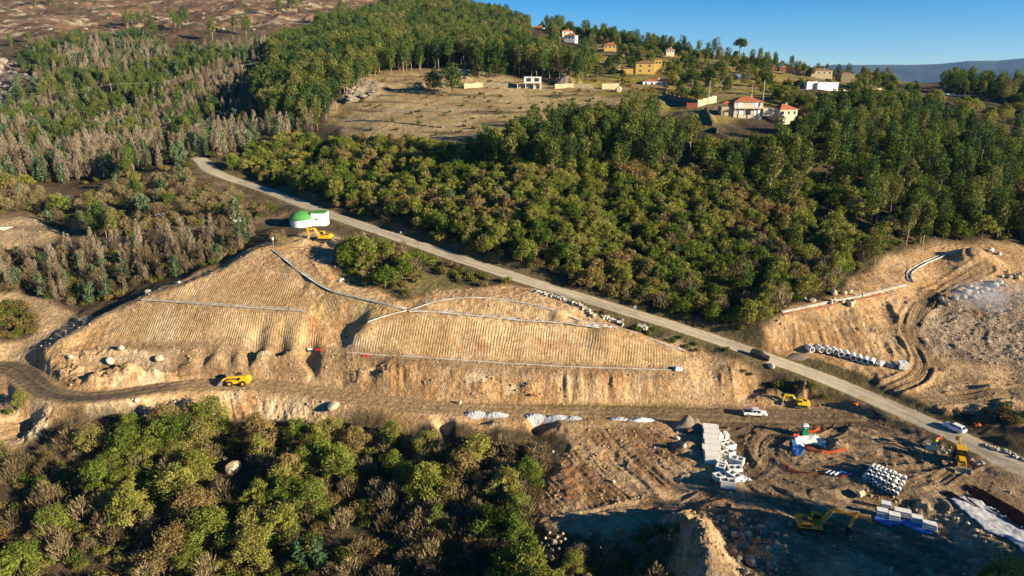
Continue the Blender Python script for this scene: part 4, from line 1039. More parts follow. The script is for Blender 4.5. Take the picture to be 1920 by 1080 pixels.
def plant():
    src = {}
    for kind, lst in TREES.items():
        hh, ww = SIZE[kind]
        sc_ = []
        for t in lst:
            px, py, d = project(t[0], t[1], t[2] + hh * t[3] * .6)
            vis = -30 < px < 1950 and -40 < py < 1110
            sc_.append((hh * ww * t[3] ** 2 / d ** 2 * (1 if vis else .0) + (9 if len(t) > 6 else 0), vis, d))
        order = sorted(range(len(lst)), key=lambda i: -sc_[i][0])
        single_ = [i for i in order[:LIMIT[kind]] if sc_[i][0] > 0]
        rest = [i for i in order if i not in set(single_)]
        vs = VAR[kind]
        for i in single_:
            t = lst[i]; vv = VAR['oak_fine'] if kind == 'oak_tree' and sc_[i][2] < 165 else vs; tm, cm, wm = vv[t[5] % len(vv)]
            words, cat = WORDS[kind]
            where = place_words(t[0], t[1], t[2])
            lab = words + ' ' + where; grp = cat + 's ' + where
            if sc_[i][2] < 235 and kind not in ('bush', 'bare_shrub'):
                r_ = empty(kind, (t[0], t[1], t[2] - .1), t[4], t[3])
                a = link(bpy.data.objects.new('trunk', tm), r_); b = link(bpy.data.objects.new('crown', cm), r_)
            else:
                r_ = bpy.data.objects.new(kind, wm); link(r_)
                r_.location = (t[0], t[1], t[2] - .1); r_.rotation_euler = (0, 0, t[4]); r_.scale = (t[3],) * 3
            tag(r_, lab, cat, grp)
            if r_.type == 'MESH': src.setdefault(kind, {})[t[5] % len(vs)] = r_
        if not rest: continue
        name, lab, cat = MASS[kind]
        ng = bpy.data.node_groups.new(name, 'GeometryNodeTree')
        ng.interface.new_socket('Geometry', in_out='INPUT', socket_type='NodeSocketGeometry'); ng.interface.new_socket('Geometry', in_out='OUTPUT', socket_type='NodeSocketGeometry')
        gi = ng.nodes.new('NodeGroupInput'); go = ng.nodes.new('NodeGroupOutput')
        jn = ng.nodes.new('GeometryNodeJoinGeometry')
        nv = 0
        me = bpy.data.meshes.new(name)
        pts = np.array([lst[i][:5] for i in rest], np.float32)
        me.vertices.add(len(pts)); me.vertices.foreach_set('co', pts[:, :3].copy().ravel())
        a = me.attributes.new('scl', 'FLOAT', 'POINT'); a.data.foreach_set('value', pts[:, 3].copy())
        a = me.attributes.new('rz', 'FLOAT', 'POINT'); a.data.foreach_set('value', pts[:, 4].copy())
        have = src.get(kind, {})
        if not have:     # no single one stands for itself: the mass keeps its first plants as plain meshes
            for v in range(len(vs)):
                t = lst[rest[v]]; r_ = bpy.data.objects.new(kind, vs[v][2]); link(r_); r_.location = t[:3]; r_.rotation_euler = (0, 0, t[4]); r_.scale = (t[3],) * 3
                words = ('bright yellow vine bush on a village terrace', 'vine') if kind == 'vine_row' else (WORDS[kind][0] + ' ' + place_words(*t[:3]), WORDS[kind][1])
                tag(r_, words[0], words[1], words[1] + 's on the terraces'); have[v] = r_
        for v, o in sorted(have.items()):
            oi = ng.nodes.new('GeometryNodeObjectInfo'); oi.inputs['Object'].default_value = o; oi.inputs['As Instance'].default_value = True
            ng.links.new(oi.outputs['Geometry'], jn.inputs[0]); nv += 1
        ip = ng.nodes.new('GeometryNodeInstanceOnPoints'); ip.inputs['Pick Instance'].default_value = True
        ng.links.new(gi.outputs[0], ip.inputs['Points']); ng.links.new(jn.outputs[0], ip.inputs['Instance'])
        rv = ng.nodes.new('FunctionNodeRandomValue'); rv.data_type = 'INT'; rv.inputs[4].default_value = 0; rv.inputs[5].default_value = nv - 1
        ng.links.new(rv.outputs[2], ip.inputs['Instance Index'])
        s_ = ng.nodes.new('GeometryNodeInputNamedAttribute'); s_.data_type = 'FLOAT'; s_.inputs[0].default_value = 'scl'
        z_ = ng.nodes.new('GeometryNodeInputNamedAttribute'); z_.data_type = 'FLOAT'; z_.inputs[0].default_value = 'rz'
        cx = ng.nodes.new('ShaderNodeCombineXYZ'); ng.links.new(z_.outputs[0], cx.inputs[2])
        ng.links.new(cx.outputs[0], ip.inputs['Rotation']); ng.links.new(s_.outputs[0], ip.inputs['Scale'])
        ng.links.new(ip.outputs[0], go.inputs[0])
        o = bpy.data.objects.new(name, me); link(o)
        tag(o, lab, cat, kind='stuff')
        md = o.modifiers.new('plants', 'NODES'); md.node_group = ng
        print(kind, len(single_), 'single', len(rest), 'mass')
plant()
# ------------------------------------------------------------------ mesh builder
class MB:
    def __init__(s): s.V = []; s.F = []; s.mi = []; s.cur = 0
    def add(s, V, Fs):
        o = len(s.V); s.V.extend([Vector(v) for v in V]); s.F.extend([tuple(i + o for i in f) for f in Fs]); s.mi.extend([s.cur] * len(Fs)); return s
    def m(s, i): s.cur = i; return s
    def box(s, c, d, rz=0, ry=0, rx=0, top=1.0):
        M_ = Matrix.Rotation(rz, 3, 'Z') @ Matrix.Rotation(ry, 3, 'Y') @ Matrix.Rotation(rx, 3, 'X')
        V = []
        for z in (-.5, .5):
            k = top if z > 0 else 1
            for x, y in ((-.5, -.5), (.5, -.5), (.5, .5), (-.5, .5)):
                V.append(M_ @ Vector((x * d[0] * k, y * d[1] * k, z * d[2])) + Vector(c))
        return s.add(V, [(3, 2, 1, 0), (4, 5, 6, 7), (0, 1, 5, 4), (1, 2, 6, 5), (2, 3, 7, 6), (3, 0, 4, 7)])
    def prism(s, prof, y0, y1, taper=None):
        """side profile (x, z), extruded across y; taper(z) narrows it"""
        n = len(prof); c = (y0 + y1) / 2
        t = taper or (lambda z: 1)
        V = [(x, c + (y0 - c) * t(z), z) for x, z in prof] + [(x, c + (y1 - c) * t(z), z) for x, z in prof]
        Fs = [tuple(range(n)), tuple(range(2 * n - 1, n - 1, -1))] + [(i, i + n, (i + 1) % n + n, (i + 1) % n) for i in range(n)]
        return s.add(V, Fs)
    def cyl(s, a, b, r, r2=None, n=12, caps=True):
        a, b = Vector(a), Vector(b); r2 = r if r2 is None else r2
        q = (b - a).to_track_quat('Z', 'X')
        V = [a + q @ Vector((math.cos(2 * math.pi * k / n) * r, math.sin(2 * math.pi * k / n) * r, 0)) for k in range(n)] + \
            [b + q @ Vector((math.cos(2 * math.pi * k / n) * r2, math.sin(2 * math.pi * k / n) * r2, 0)) for k in range(n)]
        Fs = [(k, (k + 1) % n, (k + 1) % n + n, k + n) for k in range(n)]
        if caps: Fs += [tuple(range(n - 1, -1, -1)), tuple(range(n, 2 * n))]
        return s.add(V, Fs)
    def tube(s, a, b, r, ri, n=16):
        a, b = Vector(a), Vector(b); q = (b - a).to_track_quat('Z', 'X')
        V = []
        for p, rad in ((a, r), (b, r), (b, ri), (a, ri)):
            V += [p + q @ Vector((math.cos(2 * math.pi * k / n) * rad, math.sin(2 * math.pi * k / n) * rad, 0)) for k in range(n)]
        Fs = []
        for j in range(4):
            j2 = (j + 1) % 4
            Fs += [(j * n + k, j * n + (k + 1) % n, j2 * n + (k + 1) % n, j2 * n + k) for k in range(n)]
        return s.add(V, Fs)
    def path(s, pts, r, n=6):
        for a, b in zip(pts[:-1], pts[1:]): s.cyl(a, b, r, n=n)
        return s
    def build(s, name, mats, parent=None, smooth_=False, bevel=0.0, loc=None, rz=0.0, label=None):
        if not isinstance(mats, (list, tuple)): mats = [mats]
        me = raw_mesh(name, [tuple(v) for v in s.V], s.F, mats, s.mi if len(mats) > 1 else None, smooth_)
        o = bpy.data.objects.new(name, me); link(o, parent)
        if loc is not None: o.location = loc
        o.rotation_euler[2] = rz
        if bevel:
            b = o.modifiers.new('bevel', 'BEVEL'); b.width = bevel; b.segments = 2; b.limit_method = 'ANGLE'; b.angle_limit = R(40)
        if label: o['label'] = label
        return o
def heading(a, b):
    A, B = cast(*a), cast(*b); return math.atan2(B.y - A.y, B.x - A.x)
def dup(root, loc=None, rz=None, label=None, scale=None):
    def cp(o, par):
        c = o.copy(); COL.objects.link(c)
        if par is not None: c.parent = par
        for ch in list(o.children): cp(ch, c)
        return c
    r_ = cp(root, None)
    if loc is not None: r_.location = loc
    if rz is not None: r_.rotation_euler[2] = rz
    if scale is not None: r_.scale = scale
    if label: r_['label'] = label
    return r_
def tilt(o, span=2.0):
    """lay a thing on the slope it stands on"""
    x, y = o.location.x, o.location.y; rz = o.rotation_euler[2]
    fx, fy = math.cos(rz), math.sin(rz)
    p = math.atan2(gz(x + fx * span, y + fy * span) - gz(x - fx * span, y - fy * span), 2 * span)
    q = math.atan2(gz(x - fy * span, y + fx * span) - gz(x + fy * span, y - fx * span), 2 * span)
    o.rotation_euler = (Matrix.Rotation(rz, 3, 'Z') @ Matrix.Rotation(-p, 3, 'Y') @ Matrix.Rotation(q, 3, 'X')).to_euler()
    o.location.z = max(gz(x, y), (gz(x + fx * span, y + fy * span) + gz(x - fx * span, y - fy * span)) / 2)
M_WHITE = mat('white_paint', (.78, .79, .80), .35, var=.04, spec=.5, coat=.4)
M_BLACKP = mat('black_paint', (.012, .013, .016), .3, var=.1, spec=.5, coat=.5)
M_GLASS = mat('dark_glass', (.015, .02, .026), .12, var=.1, spec=.8)
M_RUB = mat('rubber', (.03, .028, .026), .85, var=.3, scale=4)
M_YELL = mat('yellow_paint', (.72, .40, .015), .45, var=.14, scale=1.5, spec=.4)
M_LEMON = mat('lemon_paint', (.78, .58, .02), .45, var=.12, scale=1.5, spec=.4)
M_OCHRE = mat('worn_ochre_paint', (.52, .24, .015), .55, var=.2, scale=1.5)
M_DSTEEL = mat('dark_steel', (.05, .045, .04), .6, .3, var=.3, scale=3)
M_STEEL = mat('worn_steel', (.33, .32, .31), .45, .4, var=.25, scale=3)
M_DUSTY = mat('dusty_steel', (.42, .34, .22), .8, var=.25, scale=3)
M_CONC = mat('concrete', (.76, .75, .70), .85, var=.1, scale=1.5, bump=.01)
M_CREAM = mat('cream_concrete', (.84, .80, .69), .85, var=.08, scale=1.5, bump=.01)
M_CONCD = mat('grey_concrete', (.36, .35, .33), .9, var=.2, scale=2, bump=.02)
M_RED = mat('red_lamp', (.5, .02, .015), .4)
M_LAMP = mat('clear_lamp', (.75, .75, .72), .2, spec=.8)
M_CHROME = mat('grey_rim', (.45, .45, .46), .35, .6)

def wheel(parent, x, y, r, w, rim_mat, rim=.55):
    s = 1 if y > 0 else -1
    wh = MB().tube((x, y - w / 2, r), (x, y + w / 2, r), r, r * rim, 18).build('wheel', M_RUB, parent)
    MB().cyl((x, y - w * .36, r), (x, y + w * .36, r), r * rim, n=14).cyl((x, y + s * w * .36, r), (x, y + s * w * .48, r), r * .2, n=8).build('rim', rim_mat, wh)
    return wh
def car(name, label, cat, loc, rz, paint, L=4.2, W=1.76, Hh=1.5, prof=None, green=None, pane=None, group=None):
    t = tag(empty(name, loc, rz), label, cat, group)
    l = L / 2
    MB().prism(prof, -W / 2, W / 2, lambda z: 1 - .06 * max(0, z - .7)).build('body', paint, t, bevel=.07)
    zb = green[0][1]; zt = max(p[1] for p in green)
    MB().prism(green, -W / 2 + .06, W / 2 - .06, lambda z: 1 - .2 * (z - zb) / (zt - zb)).build('cabin', paint, t, bevel=.05)
    tp = lambda z: 1 - .2 * (z - zb) / (zt - zb)
    for a, b, c, d in pane:      # side windows: x spans at sill and at top
        for sy in (-1, 1):
            z0, z1 = zb + .06, zt - .1
            y0 = sy * ((W / 2 - .06) * tp(z0) + .006); y1 = sy * ((W / 2 - .06) * tp(z1) + .006)
            MB().add([(a, y0, z0), (b, y0, z0), (c, y1, z1), (d, y1, z1)], [(0, 1, 2, 3)]).build('window', M_GLASS, t)
    for i0, i1, nm in ((0, 1, 'rear_window'), (-1, -2, 'windscreen')):
        (xa, za), (xb, zb2) = green[i0], green[i1]
        nx = -1 if i0 == 0 else 1
        q = []
        for f, sy in ((.1, -1), (.1, 1), (.9, 1), (.9, -1)):
            x = xa + (xb - xa) * f; z = za + (zb2 - za) * f
            q.append((x + nx * .012, sy * ((W / 2 - .06) * tp(z) - .1), z + .012))
        MB().add(q, [(0, 1, 2, 3)]).build(nm, M_GLASS, t)
    for sy in (-1, 1):
        MB().box((l - .1, sy * (W / 2 - .28), .68), (.14, .38, .16)).build('headlight', M_LAMP, t)
        MB().box((-l + .08, sy * (W / 2 - .22), .82), (.12, .26, .2)).build('tail_light', M_RED, t)
        MB().box((l * .38, sy * (W / 2 + .06), zb + .1), (.12, .16, .12)).build('mirror', paint, t)
    for x in (-l + .78, l - .82):
        for sy in (-1, 1): wheel(t, x, sy * (W / 2 - .1), .33, .22, M_CHROME, .62)
    return t
HATCH_P = [(-2.05, .35), (-2.08, .75), (-1.98, .98), (1.0, .98), (1.75, .84), (2.05, .62), (2.06, .32), (1.7, .22), (-1.7, .22)]
HATCH_G = [(-1.98, .96), (-1.55, 1.46), (.2, 1.5), (1.1, .96)]
HATCH_W = [(-1.75, -.75, -.78, -1.42), (-.68, .88, .26, -.7)]
SUV_P = [(-2.25, .4), (-2.28, .85), (-2.2, 1.08), (1.1, 1.08), (2.05, .96), (2.28, .7), (2.28, .35), (1.9, .25), (-1.9, .25)]
SUV_G = [(-2.2, 1.06), (-1.9, 1.62), (.2, 1.68), (1.15, 1.06)]
SUV_W = [(-2.0, -1.35, -1.35, -1.8), (-1.25, -.3, -.32, -1.25), (-.22, .95, .3, -.24)]
def on_road(px, py, off=0):
    c = cast(px, py); return (c.x, c.y, gz(c.x, c.y))
hr = heading((1380, 650), (1480, 685))
o = car('parked_suv', 'black estate car parked on the pale road beside the pipe row', 'car', on_road(1423, 671), hr, M_BLACKP, 4.56, 1.85, 1.68, SUV_P, SUV_G, SUV_W); tilt(o)
hr = heading((1740, 788), (1840, 832))
o = car('parked_hatchback', 'white hatchback on the pale road near the wire fence', 'car', on_road(1788, 806), hr + math.pi, M_WHITE, 3.9, 1.7, 1.45, HATCH_P, HATCH_G, HATCH_W); tilt(o)

def pickup(loc, rz):
    t = tag(empty('pickup_truck', loc, rz, .93), 'white double-cab pickup with an open dark bed on the haul road', 'pickup')
    W = 1.85
    MB().prism([(-2.65, .48), (-2.68, .95), (-.85, .98), (-.85, .5)], -W / 2, W / 2).build('load_bed', M_WHITE, t, bevel=.03)
    MB().box((-1.78, 0, 1.0), (1.55, W - .22, .05)).build('bed_liner', M_BLACKP, t)
    for sy in (-1, 1): MB().box((-1.75, sy * (W / 2 - .05), 1.06), (1.75, .09, .2)).build('bed_side', M_WHITE, t)
    MB().box((-2.63, 0, 1.03), (.08, W - .02, .22)).build('tailgate', M_WHITE, t)
    MB().prism([(-.84, .42), (-.84, 1.08), (1.25, 1.1), (2.35, 1.0), (2.65, .78), (2.68, .45), (2.3, .38)], -W / 2, W / 2).build('body', M_WHITE, t, bevel=.06)
    G = [(-.84, 1.06), (-.7, 1.74), (.75, 1.78), (1.5, 1.08)]
    zb, zt = 1.06, 1.78
    tp = lambda z: 1 - .16 * (z - zb) / (zt - zb)
    MB().prism(G, -W / 2 + .05, W / 2 - .05, tp).build('cab', M_WHITE, t, bevel=.05)
    for a, b, c, d in ((-.66, .12, .1, -.6), (.22, 1.25, .72, .2)):
        for sy in (-1, 1):
            z0, z1 = 1.13, 1.66
            MB().add([(a, sy * ((W / 2 - .05) * tp(z0) + .008), z0), (b, sy * ((W / 2 - .05) * tp(z0) + .008), z0), (c, sy * ((W / 2 - .05) * tp(z1) + .008), z1), (d, sy * ((W / 2 - .05) * tp(z1) + .008), z1)], [(0, 1, 2, 3)]).build('window', M_GLASS, t)
    MB().add([(1.44, -.76, 1.15), (1.44, .76, 1.15), (.84, .66, 1.72), (.84, -.66, 1.72)], [(0, 1, 2, 3)]).build('windscreen', M_GLASS, t)
    for sy in (-1, 1):
        MB().box((2.6, sy * .7, .82), (.14, .36, .16)).build('headlight', M_LAMP, t)
        MB().box((1.15, sy * (W / 2 + .1), 1.2), (.12, .2, .18)).build('mirror', M_WHITE, t)
        for x in (-1.75, 1.75): wheel(t, x, sy * (W / 2 - .1), .4, .26, M_STEEL, .6)
    MB().box((2.68, 0, .55), (.1, W - .1, .22)).build('bumper', M_STEEL, t)
    return t
o = pickup(on_road(1415, 779), heading((1392, 780), (1440, 781))); tilt(o)

def seg(a, b, wa, wb, y0, y1, mb):
    """a boom section: a tapered plate box from a to b in the x-z plane"""
    a, b = Vector((a[0], 0, a[1])), Vector((b[0], 0, b[1])); d = (b - a).normalized(); n = Vector((-d.z, 0, d.x))
    mb.prism([((a + n * wa / 2).x, (a + n * wa / 2).z), ((b + n * wb / 2).x, (b + n * wb / 2).z), ((b - n * wb / 2).x, (b - n * wb / 2).z), ((a - n * wa / 2).x, (a - n * wa / 2).z)], y0, y1)
def bucket(mb, hinge, ang, s=1.0, w=1.1):
    """curved digging bucket, open towards the machine"""
    ca, sa = math.cos(ang), math.sin(ang)
    prof = [(0, 0), (.55, -.12), (.8, -.55), (.62, -1.0), (.15, -1.25), (.12, -1.17), (.52, -.94), (.7, -.55), (.48, -.2), (0, -.09)]
    P2 = [(hinge[0] + s * (x * ca - z * sa), hinge[1] + s * (x * sa + z * ca)) for x, z in prof]
    n = len(P2)
    mb.prism(P2, -w / 2, w / 2)
    side = [(0, 0), (.55, -.12), (.8, -.55), (.62, -1.0), (.15, -1.25)]
    S2 = [(hinge[0] + s * (x * ca - z * sa), hinge[1] + s * (x * sa + z * ca)) for x, z in side]
    for y in (-w / 2, w / 2): mb.prism(S2, y - .025, y + .025)
    for k in range(5):
        y = -w / 2 + w * (k + .5) / 5
        a = Vector((S2[4][0], y, S2[4][1])); d = Vector((-.3 * ca + .1 * sa, 0, -.3 * sa - .1 * ca)) * s
        mb.cyl(a, a + d, .05 * s, .02 * s, 5)
def letters(curve, parent):
    tmp = bpy.data.objects.new('tmp', curve); COL.objects.link(tmp)
    me = bpy.data.meshes.new_from_object(tmp, depsgraph=bpy.context.evaluated_depsgraph_get())
    bpy.data.objects.remove(tmp)
    if not me.materials: me.materials.append(M_WHITE)
    return link(bpy.data.objects.new('lettering', me), parent)
def excavator(name, label, loc, rz, s, paint, slew=0.0, joints=None, cabside=1, deco=False):
    t = tag(empty(name, loc, rz, s), label, 'excavator')
    for sy in (-1, 1):
        y = sy * 1.15
        tr = MB()
        pr = [(-1.9, .12), (-2.15, .42), (-1.95, .78), (1.95, .78), (2.15, .42), (1.9, .12), (1.6, 0), (-1.6, 0)]
        tr.prism(pr, y - .28, y + .28)
        for k in range(17): tr.box((-1.95 + k * .244, y, .80), (.13, .60, .05))
        for k in range(14): tr.box((-1.6 + k * .244, y, .0), (.13, .60, .05))
        tk = tr.build('track', M_DSTEEL, t, bevel=.02)
        rl = MB()
        for k in range(6): rl.cyl((-1.5 + k * .6, y - .3, .2), (-1.5 + k * .6, y + .3, .2), .15, n=10)
        rl.build('track_rollers', M_STEEL, tk)
    MB().box((0, 0, .55), (2.2, 1.9, .45)).cyl((0, 0, .75), (0, 0, 1.05), .65, n=20).build('undercarriage', M_DSTEEL, t)
    S = slew; cs, sn = math.cos(S), math.sin(S)
    def rot(o): o.rotation_euler[2] = S; return o
    bd = MB().prism([(-2.35, 1.05), (-2.55, 1.4), (-2.5, 2.0), (-2.25, 2.2), (-.4, 2.15), (-.3, 1.95), (1.1, 1.85), (1.2, 1.05)], -1.35, 1.35)
    body = rot(bd.build('body', paint, t, bevel=.07))
    MB().prism([(-2.62, 1.0), (-2.8, 1.35), (-2.72, 2.02), (-2.3, 2.18), (-2.3, 1.0)], -1.32, 1.32).build('counterweight', paint, body, bevel=.1)
    MB().box((-1.5, -.2 * cabside, 2.2), (1.0, 1.4, .12)).box((-.7, -.7 * cabside, 2.15), (.5, .6, .12)).build('engine_cover', M_DSTEEL, body, bevel=.02)
    MB().cyl((-1.3, .9 * -cabside, 2.1), (-1.3, .9 * -cabside, 2.7), .06).build('exhaust', M_DSTEEL, body)
    if deco:
        for sy in (-1, 1):
            MB().box((-1.55, sy * 1.36, 1.55), (1.7, .012, .34)).build('side_stripe', M_BLACKP, body)
            txt = bpy.data.curves.new('lettering', 'FONT'); txt.body = 'CAT'; txt.size = .38; txt.extrude = .004; txt.materials.append(M_WHITE)
            lt = letters(txt, body)
            lt.location = (-.55 if sy < 0 else -.05, sy * 1.37, 1.35); lt.rotation_euler = (R(90), 0, 0 if sy < 0 else R(180))
    cb = MB().prism([(-.25, 1.85), (-.3, 2.85), (-.15, 2.98), (.95, 2.98), (1.15, 2.7), (1.25, 1.85)], .42 * cabside, 1.32 * cabside).build('cab', paint, body, bevel=.05)
    a, b = sorted((.42 * cabside, 1.32 * cabside))
    gl = MB()
    for y in (a - .01, b + .01): gl.prism([(-.12, 1.98), (-.15, 2.78), (.9, 2.8), (1.05, 2.62), (1.12, 1.98)], y - .008, y + .008)
    gl.add([(1.262, a + .08, 1.95), (1.262, b - .08, 1.95), (1.175, b - .08, 2.66), (1.175, a + .08, 2.66)], [(0, 1, 2, 3)])
    gl.build('cab_glass', M_GLASS, cb)
    hip, elbow, tip, wrist, bang = joints
    bm = MB()
    seg(hip, elbow, .42, .62, -.24, .24, bm); seg(elbow, tip, .62, .36, -.24, .24, bm)
    boom = rot(bm.build('boom', paint, t, bevel=.03))
    if deco:
        d_ = Vector((tip[0] - elbow[0], 0, tip[1] - elbow[1])); ang = math.atan2(d_.z, d_.x)
        txt = bpy.data.curves.new('lettering', 'FONT'); txt.body = 'CAT'; txt.size = .32; txt.extrude = .004; txt.materials.append(M_WHITE)
        lt = letters(txt, boom)
        p = Vector((elbow[0], 0, elbow[1])) + d_ * .3
        lt.location = (p.x, -.255, p.z - .1); lt.rotation_euler = (R(90), -ang, 0)
    st = MB(); d = (Vector((wrist[0], 0, wrist[1])) - Vector((tip[0], 0, tip[1]))).normalized()
    seg((tip[0] - d.x * .7, tip[1] - d.z * .7), (tip[0] + d.x * .1, tip[1] + d.z * .1), .3, .5, -.17, .17, st); seg((tip[0] + d.x * .1, tip[1] + d.z * .1), wrist, .5, .24, -.17, .17, st)
    rot(st.build('stick', paint, t, bevel=.02))
    rm = MB()
    e = Vector((elbow[0], 0, elbow[1])); tpv = Vector((tip[0], 0, tip[1]))
    rm.cyl(e * .5 + tpv * .5 + Vector((-.3, 0, .38)), (tip[0] - d.x * .65, 0, tip[1] - d.z * .65 + .05), .09)
    for y in (-.33, .33): rm.cyl((hip[0] + .35, y, hip[1] - .35), (elbow[0], y, elbow[1] - .1), .09)
    rm.cyl((tip[0] + d.x * .3 + .25, 0, tip[1] + d.z * .3), (wrist[0] + .3, 0, wrist[1] + .2), .07)
    rot(rm.build('hydraulic_ram', M_STEEL, t))
    bk = MB(); bucket(bk, wrist, bang, 1.05, 1.15)
    rot(bk.build('bucket', M_DUSTY if not deco else M_DSTEEL, t))
    return t
J_BIG = ((.9, 1.7), (2.6, 4.3), (6.3, 3.9), (5.4, 1.5), -.25)
c = cast(1524, 994)
o = excavator('tracked_excavator', 'large ochre tracked excavator standing in tree shade on the yard', c, heading((1500, 992), (1580, 1008)), .98, M_OCHRE, R(9), J_BIG, 1, True)
J_MID = ((.9, 1.7), (2.9, 3.9), (5.3, 3.6), (5.6, 1.5), -.5)
c = cast(1500, 762)
o = excavator('tracked_excavator', 'lemon yellow mini excavator at the foot of the road bank', c, heading((1500, 760), (1465, 757)), .66, M_LEMON, R(0), J_MID)
c = cast(606, 452)
o = excavator('tracked_excavator', 'yellow excavator below the green-domed water tank', c, heading((606, 450), (575, 446)), .95, M_YELL, R(8), ((.9, 1.7), (2.5, 3.9), (4.7, 3.5), (4.4, 1.4), -.4), -1)

def telehandler(loc, rz):
    t = tag(empty('telehandler', loc, rz, 1.1), 'yellow telehandler with a front bucket driving on the haul road', 'telehandler')
    MB().prism([(-2.6, .55), (-2.75, 1.0), (-2.7, 1.75), (-2.2, 2.0), (-.9, 1.9), (-.5, 1.15), (1.6, 1.15), (2.2, .95), (2.2, .6), (1.4, .5), (-1.6, .5)], -.85, .75).build('chassis', M_YELL, t, bevel=.06)
    MB().box((-1.6, -.78, 1.35), (1.7, .5, .95)).build('engine_cover', M_YELL, t, bevel=.06)
    cb = MB().prism([(-.75, .9), (-.75, 2.25), (-.55, 2.4), (.45, 2.4), (.75, 1.7), (.8, .9)], -1.1, -.2).build('cab', M_DSTEEL, t, bevel=.04)
    MB().prism([(-.6, 1.3), (-.6, 2.2), (.4, 2.25), (.6, 1.7), (.62, 1.3)], -1.12, -1.108).build('cab_glass', M_GLASS, cb)
    bm = MB(); seg((-2.3, 2.05), (2.0, 1.75), .42, .36, .0, .42, bm); seg((2.0, 1.72), (3.0, 1.2), .32, .26, .05, .37, bm); seg((2.9, 1.3), (3.05, .5), .3, .25, .0, .42, bm)
    bo = bm.build('boom', M_YELL, t, bevel=.03)
    MB().cyl((-.4, .2, 1.3), (1.2, .2, 1.75), .08).cyl((2.0, .2, 1.5), (2.9, .2, .9), .06).build('hydraulic_ram', M_STEEL, bo)
    MB().box((2.55, -.02, .75), (.15, 1.6, .7)).build('carriage', M_DSTEEL, t)
    bk = MB(); prof = [(3.05, 1.05), (3.0, .35), (3.1, .15), (4.05, .12), (4.05, .18), (3.2, .25), (3.15, .45), (3.3, 1.05)]
    bk.prism(prof, -1.15, 1.15)
    for y in (-1.15, 1.15): bk.prism([(3.05, 1.05), (3.0, .35), (3.1, .15), (4.0, .15), (3.3, 1.05)], y - .03, y + .03)
    bk.build('bucket', M_STEEL, t)
    for x in (-1.4, 1.35):
        for sy in (-1, 1): wheel(t, x, sy * .98, .6, .42, M_YELL, .52)
    for sy in (-1, 1): MB().box((1.35, sy * .95, 1.28), (1.3, .45, .06)).build('mudguard', M_YELL, t)
    return t
o = telehandler(on_road(446, 721), heading((470, 720), (420, 720))); tilt(o)

def backhoe(loc, rz):
    t = tag(empty('backhoe_loader', loc, rz, 1.05), 'yellow backhoe loader with a raised rear arm beside the wire fence', 'backhoe loader')
    MB().prism([(-1.7, .7), (-1.7, 1.3), (.2, 1.4), (.3, 1.62), (2.0, 1.45), (2.1, .8), (1.7, .65)], -.45, .45).build('chassis', M_YELL, t, bevel=.05)
    MB().prism([(.35, 1.5), (.35, 1.72), (1.55, 1.55), (1.6, 1.38)], -.43, .43).build('bonnet', M_YELL, t, bevel=.04)
    MB().box((1.85, 0, 1.2), (.35, .84, .6)).build('grille', M_DSTEEL, t, bevel=.02)
    cb = MB()
    for x, y in ((-1.55, -.75), (-1.55, .75), (.1, -.75), (.1, .75), (-.75, -.78), (-.75, .78)): cb.cyl((x, y, 1.2), (x * .97, y * .95, 2.72), .05, n=6)
    cb.box((-.72, 0, 1.25), (1.7, 1.5, .2))
    cab_ = cb.build('cab', M_DSTEEL, t)
    MB().box((-.72, 0, 2.0), (1.6, 1.42, 1.35)).build('cab_glass', M_GLASS, cab_)
    MB().box((-.72, 0, 2.80), (1.85, 1.65, .14), top=.94).build('roof', M_YELL, cab_, bevel=.05)
    MB().box((-.6, 0, 1.5), (.5, .5, .5)).box((-.8, 0, 1.9), (.14, .5, .5)).build('seat', M_BLACKP, cab_)
    for sy in (-1, 1):
        wheel(t, -.95, sy * .98, .75, .45, M_YELL, .5); wheel(t, 1.55, sy * .85, .48, .32, M_YELL, .5)
        MB().prism([(-1.7, 1.45), (-1.3, 1.62), (-.5, 1.62), (-.2, 1.3), (-.2, 1.24), (-.5, 1.54), (-1.3, 1.55), (-1.7, 1.38)], sy * .98 - .24, sy * .98 + .24).build('mudguard', M_BLACKP, t)
        la = MB(); seg((.2, 1.45), (1.9, 1.3), .2, .22, sy * .6 - .06, sy * .6 + .06, la); seg((1.9, 1.3), (2.9, .35), .24, .16, sy * .6 - .06, sy * .6 + .06, la)
        la.build('loader_arm', M_YELL, t)
        MB().box((-1.85, sy * .95, .75), (.16, .16, 1.2)).box((-1.85, sy * 1.05, .08), (.4, .3, .06)).build('stabiliser', M_DSTEEL, t)
    bk = MB(); bk.prism([(2.85, .95), (2.8, .3), (2.95, .1), (3.8, .06), (3.8, .11), (3.0, .2), (2.9, .4), (3.05, .95)], -1.18, 1.18)
    for y in (-1.18, 1.18): bk.prism([(2.85, .95), (2.8, .3), (2.95, .1), (3.75, .1), (3.1, .95)], y - .03, y + .03)
    bk.build('loader_bucket', M_DUSTY, t)
    bm = MB(); seg((-1.9, 1.0), (-2.5, 2.7), .36, .36, -.16, .16, bm); seg((-2.5, 2.7), (-3.3, 3.6), .36, .26, -.16, .16, bm)
    bm.build('boom', M_YELL, t, bevel=.02)
    st = MB(); seg((-3.1, 3.75), (-4.2, 2.2), .3, .2, -.13, .13, st); st.build('stick', M_YELL, t)
    MB().cyl((-2.0, 0, 1.9), (-2.9, 0, 3.35), .07).cyl((-3.0, 0, 3.2), (-3.8, 0, 2.4), .06).build('hydraulic_ram', M_STEEL, t)
    bk = MB(); bucket(bk, (-4.2, 2.2), math.pi * .75, .85, .7); bk.build('rear_bucket', M_STEEL, t)
    MB().box((-1.85, 0, .95), (.2, 1.9, .35)).build('slide_frame', M_DSTEEL, t)
    return t
